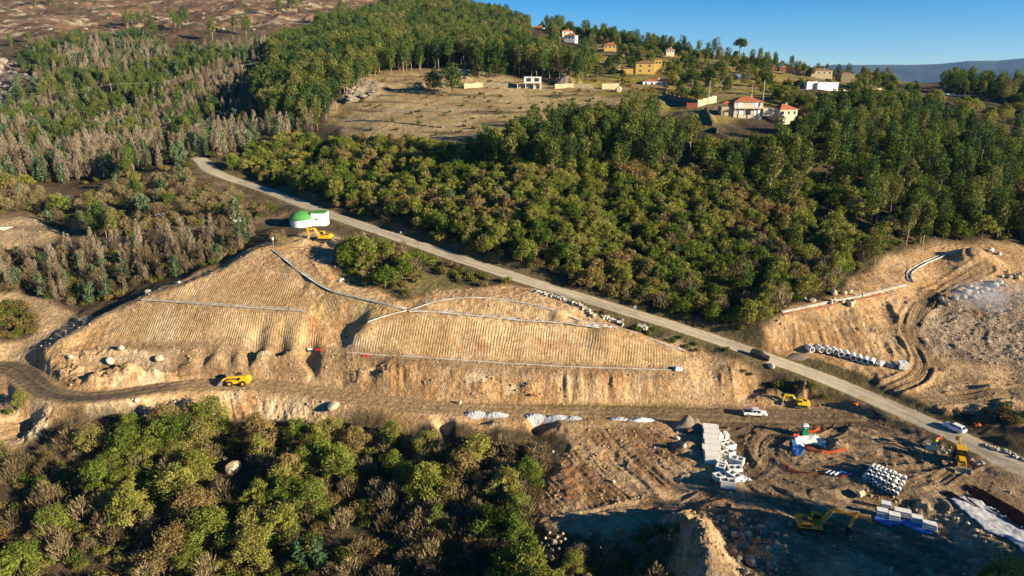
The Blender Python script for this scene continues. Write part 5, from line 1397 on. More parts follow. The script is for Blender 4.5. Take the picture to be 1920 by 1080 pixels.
o = backhoe(on_road(1799, 868), heading((1793, 850), (1803, 884))); tilt(o, 1.5)

# ------------------------------------------------------------------ portable toilet
M_GREEN = mat('green_plastic', (.01, .22, .12), .5, var=.08)
def toilet(loc, rz):
    t = tag(empty('portable_toilet', loc, rz), 'green portable toilet with a white domed roof behind the lined pit', 'portable toilet')
    MB().box((0, 0, .08), (1.2, 1.2, .16)).build('base', M_DSTEEL, t)
    MB().box((0, 0, 1.1), (1.12, 1.12, 1.95)).build('body', M_GREEN, t, bevel=.04)
    d = MB().box((0, -.575, 1.08), (.78, .03, 1.8)).build('door', M_GREEN, t, bevel=.01)
    MB().box((.02, -.6, 1.78), (.3, .012, .2)).build('door_sign', M_WHITE, d)
    MB().box((.3, -.6, 1.1), (.06, .04, .16)).build('handle', M_DSTEEL, d)
    for sy in (-1, 1): MB().box((sy * .575, 0, 1.9), (.02, .8, .16)).build('vent', M_DSTEEL, t)
    MB().prism([(-.62, 2.07), (-.6, 2.2), (-.35, 2.36), (.35, 2.36), (.6, 2.2), (.62, 2.07)], -.62, .62, lambda z: 1 - .25 * max(0, z - 2.15) / .2).build('roof', M_WHITE, t, bevel=.03)
    return t
c = cast(1508, 815); toilet(c, R(-12))

# ------------------------------------------------------------------ precast concrete
def culvert(loc, rz, label, ext=0.0):
    m = MB()
    w, d, h, k = 2.9, 1.75, 1.9, .17
    m.box((0, 0, k / 2), (w, d, k)).box((-.02, 0, h - k / 2), (w + ext, d, k)).box((-w / 2 + k / 2, 0, h / 2), (k, d, h - 2 * k)).box((0, -d / 2 + .06, h / 2), (w - .02, .12, h - 2 * k - .01))
    m.box((w / 2 + .17, 0, h * .52), (.16, d * .96, h * .9)).box((w / 2 + .02, 0, .3), (.2, d * .9, .25))
    return tag(m.build('box_culvert', M_CREAM, bevel=.02, loc=loc, rz=rz), label, 'culvert section', 'cream culvert sections in a row')
cpts = [(1330, 812), (1331, 822), (1333, 833), (1333, 842), (1334, 854), (1334, 866)]
A_, B_ = cast(1331, 813), cast(1334, 866)
crz = math.atan2(B_.y - A_.y, B_.x - A_.x) + math.pi / 2
for i in range(6):
    t_ = i / 5; p = A_.lerp(B_, t_)
    names = ['farthest, next to the grey spoil heap', 'second from the spoil heap', 'third from the spoil heap', 'third from the near end', 'second from the near end, its slab jutting left', 'nearest to the shaded yard, facing front']
    culvert((p.x + (.1 if i % 2 else -.1), p.y, gz(p.x, p.y)), crz, 'cream concrete culvert section, ' + names[i], .6 if i == 4 else 0)
def frame_stack(loc, rz, label, n=5):
    t = tag(empty('slab_stack', loc, rz, 1.15), label, 'concrete stack', 'stacks of pale two-hole concrete frames')
    for k in range(n):
        m = MB(); z = .1 + k * .2
        L_, W_ = 2.3, 1.5
        for y in (-W_ / 2 + .13, W_ / 2 - .13): m.box((0, y, z), (L_, .26, .15))
        for x in (-L_ / 2 + .13, 0, L_ / 2 - .13): m.box((x, 0, z), (.26, W_ - .525, .147))
        o = m.build('concrete_frame', M_CONC, t); o.location = (rnd.uniform(-.03, .03), rnd.uniform(-.03, .03), 0)
    return t
FS = [(1361, 831, 20, 2, 'behind the others beside two upright slabs'), (1365, 841, 25, 5, 'just below the two upright slabs'), (1364, 856, 30, 5, 'in the middle of the heap, beside the culvert row'),
      (1381, 868, -32, 5, 'farthest right, skewed towards the track'), (1354, 868, 55, 4, 'tight against the nearest culvert'), (1352, 880, 62, 5, 'left side of the heap, leaning upright'),
      (1377, 883, 0, 4, 'right side, squarely facing front'), (1351, 897, 18, 4, 'lower left of the heap'), (1376, 898, -60, 5, 'beside the white rubbish bag'), (1365, 912, -16, 6, 'nearest and tallest, at the shade edge')]
for px, py, a, n, w in FS:
    c = cast(px, py); frame_stack(c, R(a), 'pale concrete frame stack ' + w, n)
for px, py, w in ((1350, 822, 'left'), (1361, 820, 'right')):
    c = cast(px, py); tag(MB().box((0, 0, .55), (.75, 1.6, 1.1)).build('concrete_block', M_CONC, bevel=.03, loc=c, rz=R(4)), w + ' one of two upright pale concrete blocks above the frame stacks', 'concrete block')
def rubble(loc, r, mt, name, label, cat, n=14, seed=1, flat=.5, group=None, size=.35):
    g = random.Random(seed); m = MB()
    for i in range(n):
        a, d = g.uniform(0, 6.28), r * math.sqrt(g.random())
        q = g.uniform(.5, 1.2) * size
        m.box((math.cos(a) * d, math.sin(a) * d, q * .2 + (1 - d / r) * r * flat * .5), (q, q * g.uniform(.6, 1.1), q * g.uniform(.4, .9)), g.uniform(0, 6), g.uniform(-.5, .5), g.uniform(-.5, .5), g.uniform(.5, .9))
    return tag(m.build(name, mt, loc=loc), label, cat, group)
M_PLASTIC = mat('white_sheeting', (.72, .72, .74), .5, var=.12, scale=2, bump=.06, bscale=3)
rubble(cast(1394, 900), 1.4, M_PLASTIC, 'rubbish_heap', 'crumpled white plastic rubbish right of the frame stacks', 'rubbish', 22, 3, .5, None, .6)
# pipes
def pipe_mesh(r, ri, ln, n=18): return MB().tube((-ln / 2, 0, r), (ln / 2, 0, r), r, ri, n)
M_PIPE = mat('pipe_concrete', (.70, .70, .68), .7, var=.08, scale=2)
PR = [(1521, 664), (1539, 664), (1553, 666), (1565.5, 667), (1576, 671), (1587.5, 673), (1599, 677), (1610, 680), (1621, 683), (1632, 686)]
first = None
ordn = ['leftmost', 'second from the left, set apart', 'third from the left', 'fourth from the left', 'fifth from the left', 'fifth from the right', 'fourth from the right', 'third from the right', 'second from the right', 'rightmost']
for i, (px, py) in enumerate(PR):
    c = cast(px, py); a = R(100 - i * 5.2)
    if first is None:
        me_o = pipe_mesh(.68, .54, 2.3, 24).build('concrete_pipe', M_PIPE); first = me_o
    else: me_o = first.copy(); COL.objects.link(me_o)
    me_o.location = (c.x + math.cos(a) * .9, c.y + math.sin(a) * .9, gz(c.x + math.cos(a) * .9, c.y + math.sin(a) * .9) - .05); me_o.rotation_euler = (0, 0, a)
    tag(me_o, 'large grey pipe, ' + ordn[i] + ' in the row by the cut bank', 'concrete pipe', 'large pipes in a row')
c = cast(1651, 684); tag(MB().box((0, 0, .35), (1.9, 1.3, .7), .2).box((.3, 0, .8), (1.2, 1.1, .25), -.4).build('concrete_block', M_CONC, bevel=.03, loc=c, rz=R(15)), 'pale concrete blocks next to the row of ten pipes', 'concrete block')
c = cast(1670, 686)
t = tag(empty('slab_stack', c, R(-5)), 'stack of grey rounded slabs between the pipe row and the ring stack', 'concrete stack')
for k in range(4): MB().cyl((0, 0, k * .24), (0, 0, k * .24 + .2), 1.05 - .05 * k, n=8).build('slab', M_CONCD, t)
c = cast(1692, 690)
t = tag(empty('slab_stack', c, R(-12)), 'tall stack of square slabs with a round manhole in the top', 'concrete stack')
for k in range(6):
    m = MB(); m.box((0, -.72, k * .26 + .11), (1.9, .46, .2)).box((0, .72, k * .26 + .11), (1.9, .46, .2)).box((-.7, 0, k * .26 + .11), (.5, .976, .2)).box((.7, 0, k * .26 + .11), (.5, .976, .2)).tube((0, 0, k * .26 + .015), (0, 0, k * .26 + .205), .5, .40, 18)
    o = m.build('manhole_slab', M_CONC, t); o.rotation_euler[2] = rnd.uniform(-.07, .07)
# heap of small pipes
g = random.Random(5)
P00, P10, P01 = cast(1634, 874), cast(1703, 902), cast(1613, 902)
ax_, ay_ = (P10 - P00), (P01 - P00)
small = None; cnt = 0
for layer, (nx, ny) in enumerate(((9, 5), (7, 4))):
    for i in range(nx):
        for j in range(ny):
            u = (i + .4 + .5 * layer + g.uniform(-.1, .1)) / 9.2; v = (j + .4 + .5 * layer + g.uniform(-.1, .1)) / 5.2
            p = P00 + ax_ * u + ay_ * v
            if small is None: small = pipe_mesh(.37, .30, 1.0, 14).build('small_pipe', M_PIPE); o = small
            else: o = small.copy(); COL.objects.link(o)
            zz_ = max(gz(p.x, p.y), gz(P00.x, P00.y) - .3)
            o.location = (p.x, p.y, zz_ + layer * .55 + g.uniform(0, .06)); o.rotation_euler = (0, R(14) + g.uniform(-.1, .1), R(56) + g.uniform(-.22, .22))
            tag(o, 'small pale pipe among those heaped on the ledge above the shaded yard', 'small pipe', 'small pipes in a heap'); cnt += 1
M_WPIPE = mat('white_pipe', (.75, .74, .72), .5, var=.05)
for i, (px, py) in enumerate(((1552, 888), (1560, 890), (1568, 891))):
    c = cast(px, py); o = MB().tube((-.8, 0, .25), (.8, 0, .25), .25, .2, 14).build('white_pipe', M_WPIPE, loc=c, rz=R(35)); tag(o, ('leftmost', 'middle', 'rightmost')[i] + ' of three white pipe ends by the orange netting', 'white pipe', 'three white pipe ends')
M_BLUE = mat('blue_film', (.05, .16, .48), .45, var=.25, scale=1.2, bump=.05, bscale=4)
rubble(cast(1580, 889), .9, M_BLUE, 'plastic_bags', 'crumpled blue plastic bags beside the small pipe heap', 'plastic bags', 12, 8, .6, None, .6)
rubble(cast(1592, 892), .8, M_BLUE, 'plastic_bags', 'blue plastic wrapping in the shade left of the pipe heap', 'plastic bags', 10, 9, .6, None, .5)
# pallets of slabs on blue film
PAL = [(1660, 953, 1.5, 'farthest back, half hidden'), (1653, 966, 1.7, 'leftmost, at the corner of the blue film'), (1676, 974, 1.7, 'centre front of the left-hand group'), (1691, 967, 2.5, 'long one behind the gap'), (1718, 979, 1.7, 'in the middle of the right-hand film'), (1741, 991, 2.0, 'rightmost, wrapped in clear film')]
for px, py, L_, w in PAL:
    c = cast(px, py); t = tag(empty('slab_pallet', c, R(-24)), 'pallet of grey kerb slabs, ' + w, 'pallet', 'pallets of slabs on blue film')
    pl = MB()
    for y in (-.5, 0, .5): pl.box((0, y, .06), (L_, .1, .12))
    pl.box((0, 0, .14), (L_, 1.2, .03)); pl.build('pallet_base', M_DUSTY, t)
    for k in range(5): o = MB().box((0, 0, .26 + k * .2), (L_ - .03 * (k % 2), 1.25 - .04 * (k % 2), .17)).build('slab_layer', M_CONC if k % 2 == 0 else M_CONCD, t, bevel=.01)
    if L_ == 2.0: MB().box((L_ / 2 + .1, 0, .5), (.2, 1.2, .9), top=.6).build('plastic_wrap', M_PLASTIC, t, bevel=.08)

def drape(name, pxs, mt, label, cat, step=.3, lift=.07, wr=.12, seed=1, thick=.02, hold=None):
    """a sheet lying over the ground inside a traced outline"""
    w = wpoly(pxs); xs = [p[0] for p in w]; ys = [p[1] for p in w]
    nx = int((max(xs) - min(xs)) / step) + 2; ny = int((max(ys) - min(ys)) / step) + 2
    X, Y = np.meshgrid(np.linspace(min(xs), max(xs), nx), np.linspace(min(ys), max(ys), ny))
    ins = inside(w, X + .5 * (fbm(X / 1.5, Y / 1.5, 2, seed) - .5), Y + .5 * (fbm(X / 1.5, Y / 1.5, 2, seed + 7) - .5))
    Zs = ground(X, Y) + lift + wr * ridged(X / 1.3 + Y / 3, Y / 1.3, 2, seed + 3)
    idx = -np.ones(X.shape, int); V = []; Fs = []
    for j in range(ny - 1):
        for i in range(nx - 1):
            if ins[j, i] and ins[j, i + 1] and ins[j + 1, i] and ins[j + 1, i + 1]:
                f = []
                for jj, ii in ((j, i), (j, i + 1), (j + 1, i + 1), (j + 1, i)):
                    if idx[jj, ii] < 0: idx[jj, ii] = len(V); V.append((X[jj, ii], Y[jj, ii], Zs[jj, ii]))
                    f.append(idx[jj, ii])
                Fs.append(tuple(f))
    if not V: return None
    o_ = Vector(V[0]); V = [(v[0] - o_.x, v[1] - o_.y, v[2] - o_.z) for v in V]
    me = raw_mesh(name, V, Fs, [mt], smooth_=True)
    o = bpy.data.objects.new(name, me); link(o); o.location = o_
    s = o.modifiers.new('thickness', 'SOLIDIFY'); s.thickness = thick; s.offset = 1
    return tag(o, label, cat)
drape('blue_sheet', [(1634, 971), (1650, 960), (1690, 975), (1688, 986), (1668, 990), (1648, 982)], M_BLUE, 'blue plastic film under the left-hand slab pallets', 'plastic sheet', .25, .05, .1, 4)
drape('blue_sheet', [(1684, 978), (1700, 972), (1755, 990), (1752, 1003), (1728, 1002), (1700, 990)], M_BLUE, 'blue plastic film under the right-hand slab pallets', 'plastic sheet', .25, .05, .1, 5)
M_LINER = mat('white_liner', (.74, .71, .66), .7, var=.12, scale=1.0, bump=.08, bscale=1.6)
M_LINERB = mat('blue_liner', (.06, .17, .42), .55, var=.35, scale=.8, bump=.06, bscale=2)
drape('pit_liner', [(1486, 822), (1500, 814), (1530, 813), (1545, 822), (1560, 833), (1552, 840), (1530, 838), (1513, 836), (1502, 842), (1495, 836)], M_LINER, 'white liner sheet draped over the edge of the dug pit', 'pit liner', .22, .06, .22, 6)
drape('liner_flap', [(1484, 824), (1495, 833), (1508, 846), (1503, 858), (1490, 858), (1484, 848), (1483, 836)], M_LINERB, 'blue side of the pit liner folded down to the left', 'pit liner', .2, .1, .25, 7)
M_GEO = mat('geotextile_cloth', (.52, .51, .52), .85, var=.3, scale=.8, bump=.08, bscale=2)
drape('geotextile', [(1776, 936), (1800, 930), (1838, 940), (1880, 966), (1930, 1002), (1985, 1045), (1960, 1075), (1893, 1016), (1850, 1000), (1812, 966)], M_GEO, 'long white geotextile sheet lying beside the rusty steel bars', 'geotextile', .3, .08, .25, 8)
M_RUST = mat('rusty_steel', (.15, .06, .028), .85, var=.7, scale=2.5)
def bars(px, py, ang, n, L_, wd, label, seed):
    g = random.Random(seed); c = cast(px, py); m = MB()
    for i in range(n):
        y = g.uniform(-wd, wd); z = .08 + (1 - abs(y) / wd) * .5 * g.random(); s = g.uniform(-.5, .5); a = g.uniform(-.14, .14)
        m.cyl((-L_ / 2 + s, y - a * 3, z), (L_ / 2 + s, y + a * 3, z + g.uniform(-.05, .1)), .045, n=5)
    tag(m.build('rebar_bundle', M_RUST, loc=(c.x, c.y, c.z), rz=ang), label, 'steel bars', 'bundles of rusty steel bars')
sa = heading((1840, 940), (1920, 985))
bars(1862, 940, sa, 30, 9, 1.4, 'dark bundle of rusty bars at the top of the sheet', 1)
bars(1893, 962, sa + .04, 40, 11, 2.0, 'broad rusty bundle of bars right of the white sheet', 2)
bars(1918, 985, sa - .05, 30, 9, 1.8, 'rusty bars running out of the picture at the right edge', 3)
bars(1800, 938, sa + .1, 34, 5, .7, 'short orange-rust bars at the left end of the sheet', 4)
bars(1826, 948, sa - .5, 12, 3, .9, 'a few loose bent bars lying on the white sheet', 5)
# orange netting
M_ORNG = mat('orange_net', (.75, .11, .03), .6, var=.25, scale=3)
def net(pts, h, label, lean=0.2, drop=None):
    w = [cast(*p) for p in pts]
    t = tag(empty('safety_netting', w[0]), label, 'netting', None)
    b0 = w[0]
    P2 = []
    for a, b in zip(w[:-1], w[1:]):
        for k in range(6): P2.append(a.lerp(b, k / 6))
    P2.append(w[-1])
    m = MB()
    for k in range(5):
        V = []; Fs = []
        for i, p in enumerate(P2):
            hh = h * (1 - (.35 * abs(math.sin(i * .9)) if drop else .1 * abs(math.sin(i * 1.3))))
            g0 = gz(p.x, p.y)
            for q in (k / 5, k / 5 + .12):
                V.append((p.x - b0.x, p.y - b0.y - lean * q * h, g0 - b0.z + .05 + q * hh))
        for i in range(len(P2) - 1): Fs.append((2 * i, 2 * i + 2, 2 * i + 3, 2 * i + 1))
        m.add(V, Fs)
    for i, p in enumerate(P2):
        if i % 1 == 0: g0 = gz(p.x, p.y) - b0.z; m.add([(p.x - b0.x, p.y - b0.y + .01, g0), (p.x - b0.x + .12, p.y - b0.y + .01, g0), (p.x - b0.x + .12, p.y - b0.y - lean * h * .8 + .01, g0 + h * .75), (p.x - b0.x, p.y - b0.y - lean * h * .8 + .01, g0 + h * .75)], [(0, 1, 2, 3)])
    m.build('net', M_ORNG, t)
    for i, p in enumerate(w): MB().cyl((p.x - b0.x, p.y - b0.y, gz(p.x, p.y) - b0.z - .2), (p.x - b0.x, p.y - b0.y, gz(p.x, p.y) - b0.z + h + .1), .03, n=6).build('stake', M_RUST, t)
net([(1486, 822), (1500, 815), (1514, 812), (1526, 812), (1536, 806)], .9, 'orange netting on stakes behind the lined pit, below the toilet')
net([(1512, 840), (1522, 846), (1540, 850), (1565, 849), (1585, 843)], .9, 'orange netting on stakes along the front of the lined pit', .5)
net([(1466, 868), (1480, 880), (1500, 886), (1520, 888), (1545, 889)], .7, 'long sagging orange netting across the wheel tracks', .8, True)
net([(1566, 893), (1578, 895), (1590, 893)], .6, 'short torn orange netting beside the blue bags', .5, True)

# ------------------------------------------------------------------ stones
M_STONE = mat('pale_stone', (.46, .42, .34), .9, var=.2, scale=.9, bump=.05, bscale=3)
M_SAND = mat('sandstone', (.50, .40, .26), .9, var=.25, scale=.9, bump=.05, bscale=3)
M_GREY = mat('grey_stone', (.24, .205, .17), .9, var=.3, scale=.9, bump=.06, bscale=3)
ROCKS = []
for s in range(6):
    g = np.random.default_rng(200 + s)
    import bmesh
    bm = bmesh.new(); bmesh.ops.create_icosphere(bm, subdivisions=2, radius=1)
    axs = g.normal(size=(7, 3)); axs /= np.linalg.norm(axs, axis=1)[:, None]; lim = g.uniform(.62, .9, 7)
    for v in bm.verts:
        p = np.array(v.co)
        for a_, l_ in zip(axs, lim):
            d_ = p @ a_
            if d_ > l_: p = p - a_ * (d_ - l_)
        v.co = Vector(p * np.array([1, .85, .75]) * (1 + g.uniform(-.04, .04)))
    me = bpy.data.meshes.new('boulder'); bm.to_mesh(me); bm.free(); ROCKS.append(me)
def boulder(px, py, r, label, mt=M_STONE, k=0, group=None, cat='boulder', sink=.25):
    me = ROCKS[k % 6]
    if me.users and me.materials and me.materials[0] != mt: me = me.copy(); me.materials[0] = mt
    elif not me.materials: me.materials.append(mt)
    c = cast(px, py)
    o = bpy.data.objects.new('boulder', me); link(o); o.location = (c.x, c.y, c.z + r * (.75 - sink)); o.scale = (r, r, r * (.6 if sink > .3 else 1)); o.rotation_euler = (rnd.uniform(-.4, .4), rnd.uniform(-.4, .4), rnd.uniform(0, 6))
    return tag(o, label, cat, group)
BL = [(1764, 563, .95), (1776, 573, .95), (1789, 562, 1.2), (1806, 560, .95), (1813, 550, 1.15), (1818, 540, .95), (1829, 543, .8), (1830, 551, .8), (1825, 559, .85), (1839, 549, .75), (1848, 545, .9), (1864, 538, 1.2), (1873, 533, 1.3), (1884, 537, .7), (1861, 547, .6),
      (1893, 522, .9), (1901, 518, .8), (1908, 522, 1.0), (1915, 516, .8), (1890, 512, .6), (1880, 520, .6)]
for i, (px, py, r) in enumerate(BL):
    w = 'pale rounded boulder in the cluster by the smoke, ' + ('left end beside its long shadow', 'nearest, at the lower left', 'third from the left end', 'low one in middle front', 'tall one in the middle', 'upper one of the middle pile', 'small one on the middle pile', 'small one right of the middle pile', 'front right of the middle pile', 'small gap filler', 'right of the gap', 'large bluish one in the smoke', 'largest, behind the smoke', 'small one at the right', 'low one under the smoke')[i] if i < 15 else 'broken pale rock in the rubble at the right edge of the works'
    boulder(px, py, r, w, M_STONE if i < 15 else M_SAND, i, 'boulders by the smoke' if i < 15 else 'broken rocks at the right edge')
for i, (px, py, r, w, m_) in enumerate([(436, 884, 1.9, 'big pale rounded boulder in a clearing of the near wood', M_SAND), (421, 862, .6, 'small pale rock above the big boulder in the near wood', M_SAND), (257, 753, .75, 'pale rock on the bank below the haul road', M_STONE), (208, 681, 1.3, 'pale flat boulder casting a black shadow on the left bank', M_STONE),
        (300, 676, 1.2, 'pale rock sticking out of the left bank', M_SAND), (132, 672, .8, 'pale rock at the top of the left bank', M_STONE), (228, 655, 1.0, 'whitish broken rock on the upper left bank', M_STONE), (625, 767, 1.5, 'large sandy rock at the haul road edge', M_SAND), (862, 757, .6, 'small rock at the foot of the cut face', M_SAND),
        (277, 549, .9, 'grey standing rock at the top of the trimmed slope edge', M_GREY), (336, 531, .5, 'small pale rock by the crest track', M_STONE), (1600, 953, .35, 'small white rock near the slab pallets', M_STONE), (1447, 690, .9, 'white rock beside the black car', M_STONE), (1150, 905, .5, 'pale block on the brown spoil slope', M_STONE),
        (1408, 1058, 1.1, 'large grey block on the dark bank at the bottom', M_GREY), (1402, 1006, .9, 'brown block by the foot of the mound', M_SAND), (1378, 1006, .8, 'brown lump against the mound', M_SAND), (1700, 560, .4, 'small rock above the wheel ruts', M_STONE), (1037, 848, .4, 'small pale rock at the spoil slope edge', M_STONE),
        (1282, 838, .7, 'whitish rock left of the culvert row', M_STONE), (1296, 852, .5, 'small whitish rock below it by the culvert row', M_STONE), (1270, 824, .6, 'flat whitish rock behind the spoil edge', M_STONE)]):
    boulder(px, py, r, w, m_, i + 2)
for i, (px, py, r) in enumerate([(1022, 1010, .5), (1030, 1000, .5), (1040, 1020, .9), (1035, 1032, .6), (1045, 1008, .5), (1050, 1018, .6), (1028, 1024, .6), (1033, 1048, .9), (1055, 1002, .5), (1048, 1030, .5), (1016, 1020, .6), (1060, 1012, .5)]):
    boulder(px, py, r * .7, 'tan rock in the heap at the toe of the brown spoil slope', M_SAND, i, 'rocks at the toe of the spoil')
for i in range(46):
    a = rnd.random(); px = 1230 + rnd.uniform(-40, 35) if i < 22 else rnd.uniform(1380, 1500); py = rnd.uniform(975, 1078)
    boulder(px, py, rnd.uniform(.25, .6), 'dark rock strewn on the lower bank left of the tall mound' if i < 22 else 'dark rock strewn on the lower bank right of the tall mound', M_GREY, i, 'rocks left of the mound' if i < 22 else 'rocks right of the mound')
for i in range(40):
    px = rnd.uniform(1770, 1900); t_ = (px - 1770) / 130; py = 968 + t_ * 72 + rnd.uniform(-10, 10)
    boulder(px, py, rnd.uniform(.15, .42), 'brown clod on the bank below the white geotextile sheet', M_SAND, i, 'clods below the geotextile')
boulder(1857, 472, 1.1, 'white rock left one of two at the top of the right-hand works', M_PLASTIC, 1); boulder(1873, 478, .8, 'white rock right one of two at the top of the right-hand works', M_PLASTIC, 2)
for i in range(22):
    boulder(rnd.uniform(-10, 75), rnd.uniform(120, 200), rnd.uniform(2, 4.5), 'pale granite outcrop on the left edge of the hillside', M_GREY, i, 'granite outcrops on the left edge')
for i in range(26):
    boulder(*[(rnd.uniform(20, 620), rnd.uniform(5, 62))][0], rnd.uniform(1.2, 3), 'pale granite outcrop scattered on the brown moor', M_GREY, i, 'granite outcrops on the moor', sink=.5)
for i in range(14):
    boulder(rnd.uniform(250, 360), rnd.uniform(372, 425), rnd.uniform(.8, 1.9), 'grey outcrop on the scrubby rise left of the tank', M_GREY, i, 'outcrops on the scrubby rise', sink=.4)
for i in range(12):
    boulder(rnd.uniform(642, 700), rnd.uniform(165, 192), rnd.uniform(1.5, 3.2), 'pale outcrop at the left end of the dry field', M_GREY, i, 'outcrops on the dry field', sink=.5)
boulder(1160, 172, 2.2, 'pointed pale rock standing at the right end of the dry field', M_SAND, 3)
for i in range(12):
    boulder(rnd.uniform(1500, 1600), rnd.uniform(548, 574), rnd.uniform(.5, 1.1), 'pale rock on the bank above the long channel', M_SAND, i, 'rocks above the long channel')

def stone_wall(pxs, h, label, seed, thick=1.2, size=.6):
    g = np.random.default_rng(seed); w = wline(pxs, 1); m = MB(); o0 = Vector(w[0])
    for a, b in zip(w[:-1], w[1:]):
        ln = math.hypot(b[0] - a[0], b[1] - a[1]); n = max(1, int(ln / (size * .5)))
        for k in range(n):
            t_ = k / n
            for lv in range(int(h / (size * .55))):
                q = size * g.uniform(.6, 1.3); x = a[0] + (b[0] - a[0]) * t_ + g.uniform(-.2, .2) * thick; y = a[1] + (b[1] - a[1]) * t_ + g.uniform(-.5, .5) * thick * (1 - lv * .1)
                m.box((x - o0.x, y - o0.y, gz(x, y) - o0.z + lv * size * .5 + .1), (q, q * g.uniform(.6, 1), q * g.uniform(.5, .8)), g.uniform(0, 6), g.uniform(-.3, .3), g.uniform(-.3, .3), g.uniform(.6, .95))
    tag(m.build('stone_wall', M_STONE, loc=o0), label, 'stone wall')
stone_wall([(1000, 548), (1030, 556), (1062, 566), (1095, 580), (1118, 598)], 1.3, 'long tumbled wall of pale rocks between the slope top and the road', 1)
stone_wall([(1130, 596), (1150, 602), (1168, 612)], 1.3, 'short tumbled rock wall with a post at its right end', 2)
stone_wall([(1196, 612), (1215, 620)], 1.1, 'rounded block of rubble in the roadside bank', 3)
stone_wall([(1850, 838), (1885, 848), (1925, 866)], .7, 'low line of broken pale rock on the far verge of the road', 4, 1.6, .5)
stone_wall([(1820, 862), (1842, 868), (1850, 876)], .4, 'white rubble and scrap behind the backhoe loader', 5, 2.0, .45)
stone_wall([(1765, 842), (1790, 850)], .2, 'flattened pale rubble beside the green container', 6, 2.5, .35)

# gravel piles
M_GRAVEL = mat('crushed_stone', (.46, .47, .48), .9, var=.35, scale=5, bump=.18, bscale=4)
M_SPOIL = mat('brown_gravel', (.22, .17, .13), .95, var=.2, scale=3, bump=.08, bscale=6)
def pile(px, py, rx, ry, h, mt, label, seed, group=None, name='gravel_pile', lump=.28):
    c = cast(px, py); n = 44
    X, Y = np.meshgrid(np.linspace(-1.25, 1.25, n), np.linspace(-1.25, 1.25, n))
    d = np.hypot(X, Y) + .25 * (fbm(X * 1.5 + seed, Y * 1.5, 3, seed) - .5)
    Zh = h * np.clip(1 - d, 0, 1) ** .85 + (lump * (fbm(X * rx / .28, Y * ry / .28, 2, seed + 1) - .4)) * (d < 1)
    gx, gy = X * rx + c.x, Y * ry + c.y
    Zz = ground(gx, gy) - c.z + np.where(d < 1, Zh, -.12)
    me = grid_mesh(name, X * rx, Y * ry, Zz); me.materials.append(mt)
    if lump > .2: me.polygons.foreach_set('use_smooth', np.zeros(len(me.polygons), bool))
    o = bpy.data.objects.new(name, me); link(o); o.location = c
    return tag(o, label, 'gravel pile', group)
for px, py, rx, h, w in ((893, 777, 2.2, 1.3, 'leftmost on the haul road edge, joined to the next'), (930, 779, 2.5, 1.3, 'second from the left on the haul road edge'), (1003, 782, 2.0, 1.2, 'alone in the middle of the haul road edge'), (1044, 784, 2.6, 1.3, 'fourth from the left, the widest one'), (1074, 785, 1.8, .9, 'low one merging into the widest pile'), (1160, 786, 1.9, .9, 'narrow one near the right end of the line')):
    pile(px, py, rx * 1.15, 1.2, h * .6, M_GRAVEL, 'white crushed stone pile, ' + w, int(px), 'white stone piles along the haul road')
pile(1205, 788, 3.2, 1.3, .7, M_CONC, 'smooth flat-topped pale pile at the right end of the line', 7, 'white stone piles along the haul road', lump=.06)
pile(1286, 800, 3.0, 2.0, 1.9, M_SPOIL, 'conical grey-brown gravel heap behind the culvert row', 9, None, lump=.08); pile(1306, 799, 2.0, 1.8, 1.5, M_SPOIL, 'smaller dark gravel heap next to the conical one', 10, None, lump=.08)
pile(1499, 668, 2.6, 1.2, .5, M_SPOIL, 'low grey gravel patch left of the row of ten pipes', 12, None, lump=.12)

# ------------------------------------------------------------------ drains
M_CHAN = mat('channel_concrete', (.46, .44, .40), .85, var=.35, scale=.7)
def channel(pxs, w, label, h=.28, walls=True, mt=None, ties=0, lift=.0):
    pts = wline(pxs, 2); o0 = Vector(pts[0]); prof = []
    if walls: prof = [(-w / 2, 0), (-w / 2, h), (-w / 2 + .16, h), (-w / 2 + .18, .05), (w / 2 - .18, .05), (w / 2 - .16, h), (w / 2, h), (w / 2, 0)]
    else: prof = [(-w / 2, -.1), (-w / 2, h), (w / 2, h), (w / 2, -.1)]
    V = []; Fs = []; n = len(prof)
    step = []
    for a, b in zip(pts[:-1], pts[1:]):
        k = max(1, int(math.hypot(b[0] - a[0], b[1] - a[1]) / 1.2))
        for i in range(k): step.append((a[0] + (b[0] - a[0]) * i / k, a[1] + (b[1] - a[1]) * i / k))
    step.append(pts[-1][:2])
    zs = np.array([gz(*p) for p in step]); zs = np.convolve(np.pad(zs, 2, mode='edge'), np.ones(5) / 5, 'valid')
    for i, (x, y) in enumerate(step):
        x2, y2 = step[min(i + 1, len(step) - 1)]; x1, y1 = step[max(i - 1, 0)]
        dx, dy = x2 - x1, y2 - y1; l_ = math.hypot(dx, dy) or 1
        nx, ny = -dy / l_, dx / l_
        for s, z in prof: V.append((x + nx * s - o0.x, y + ny * s - o0.y, zs[i] + z + lift - o0.z))
    for i in range(len(step) - 1):
        for k in range(n - (0 if not walls else 1)):
            k2 = (k + 1) % n; Fs.append((i * n + k, i * n + k2, (i + 1) * n + k2, (i + 1) * n + k))
    m = MB(); m.add(V, Fs)
    t = tag(m.build('drainage_channel', mt or M_CHAN, loc=o0), label, 'channel')
    if ties:
        q = MB()
        for i in range(2, len(step) - 1, ties):
            x, y = step[i]; x2, y2 = step[i + 1]; a = math.atan2(y2 - y, x2 - x)
            q.box((x - o0.x, y - o0.y, zs[i] + h + .02 - o0.z), (.14, w, .08), a)
        q.build('cross_bars', M_CONCD, t)
    return t
channel([(268, 562), (330, 566), (420, 573), (500, 578), (572, 583)], 1.3, 'pale concrete channel on the bench of the left trimmed slope', ties=3)
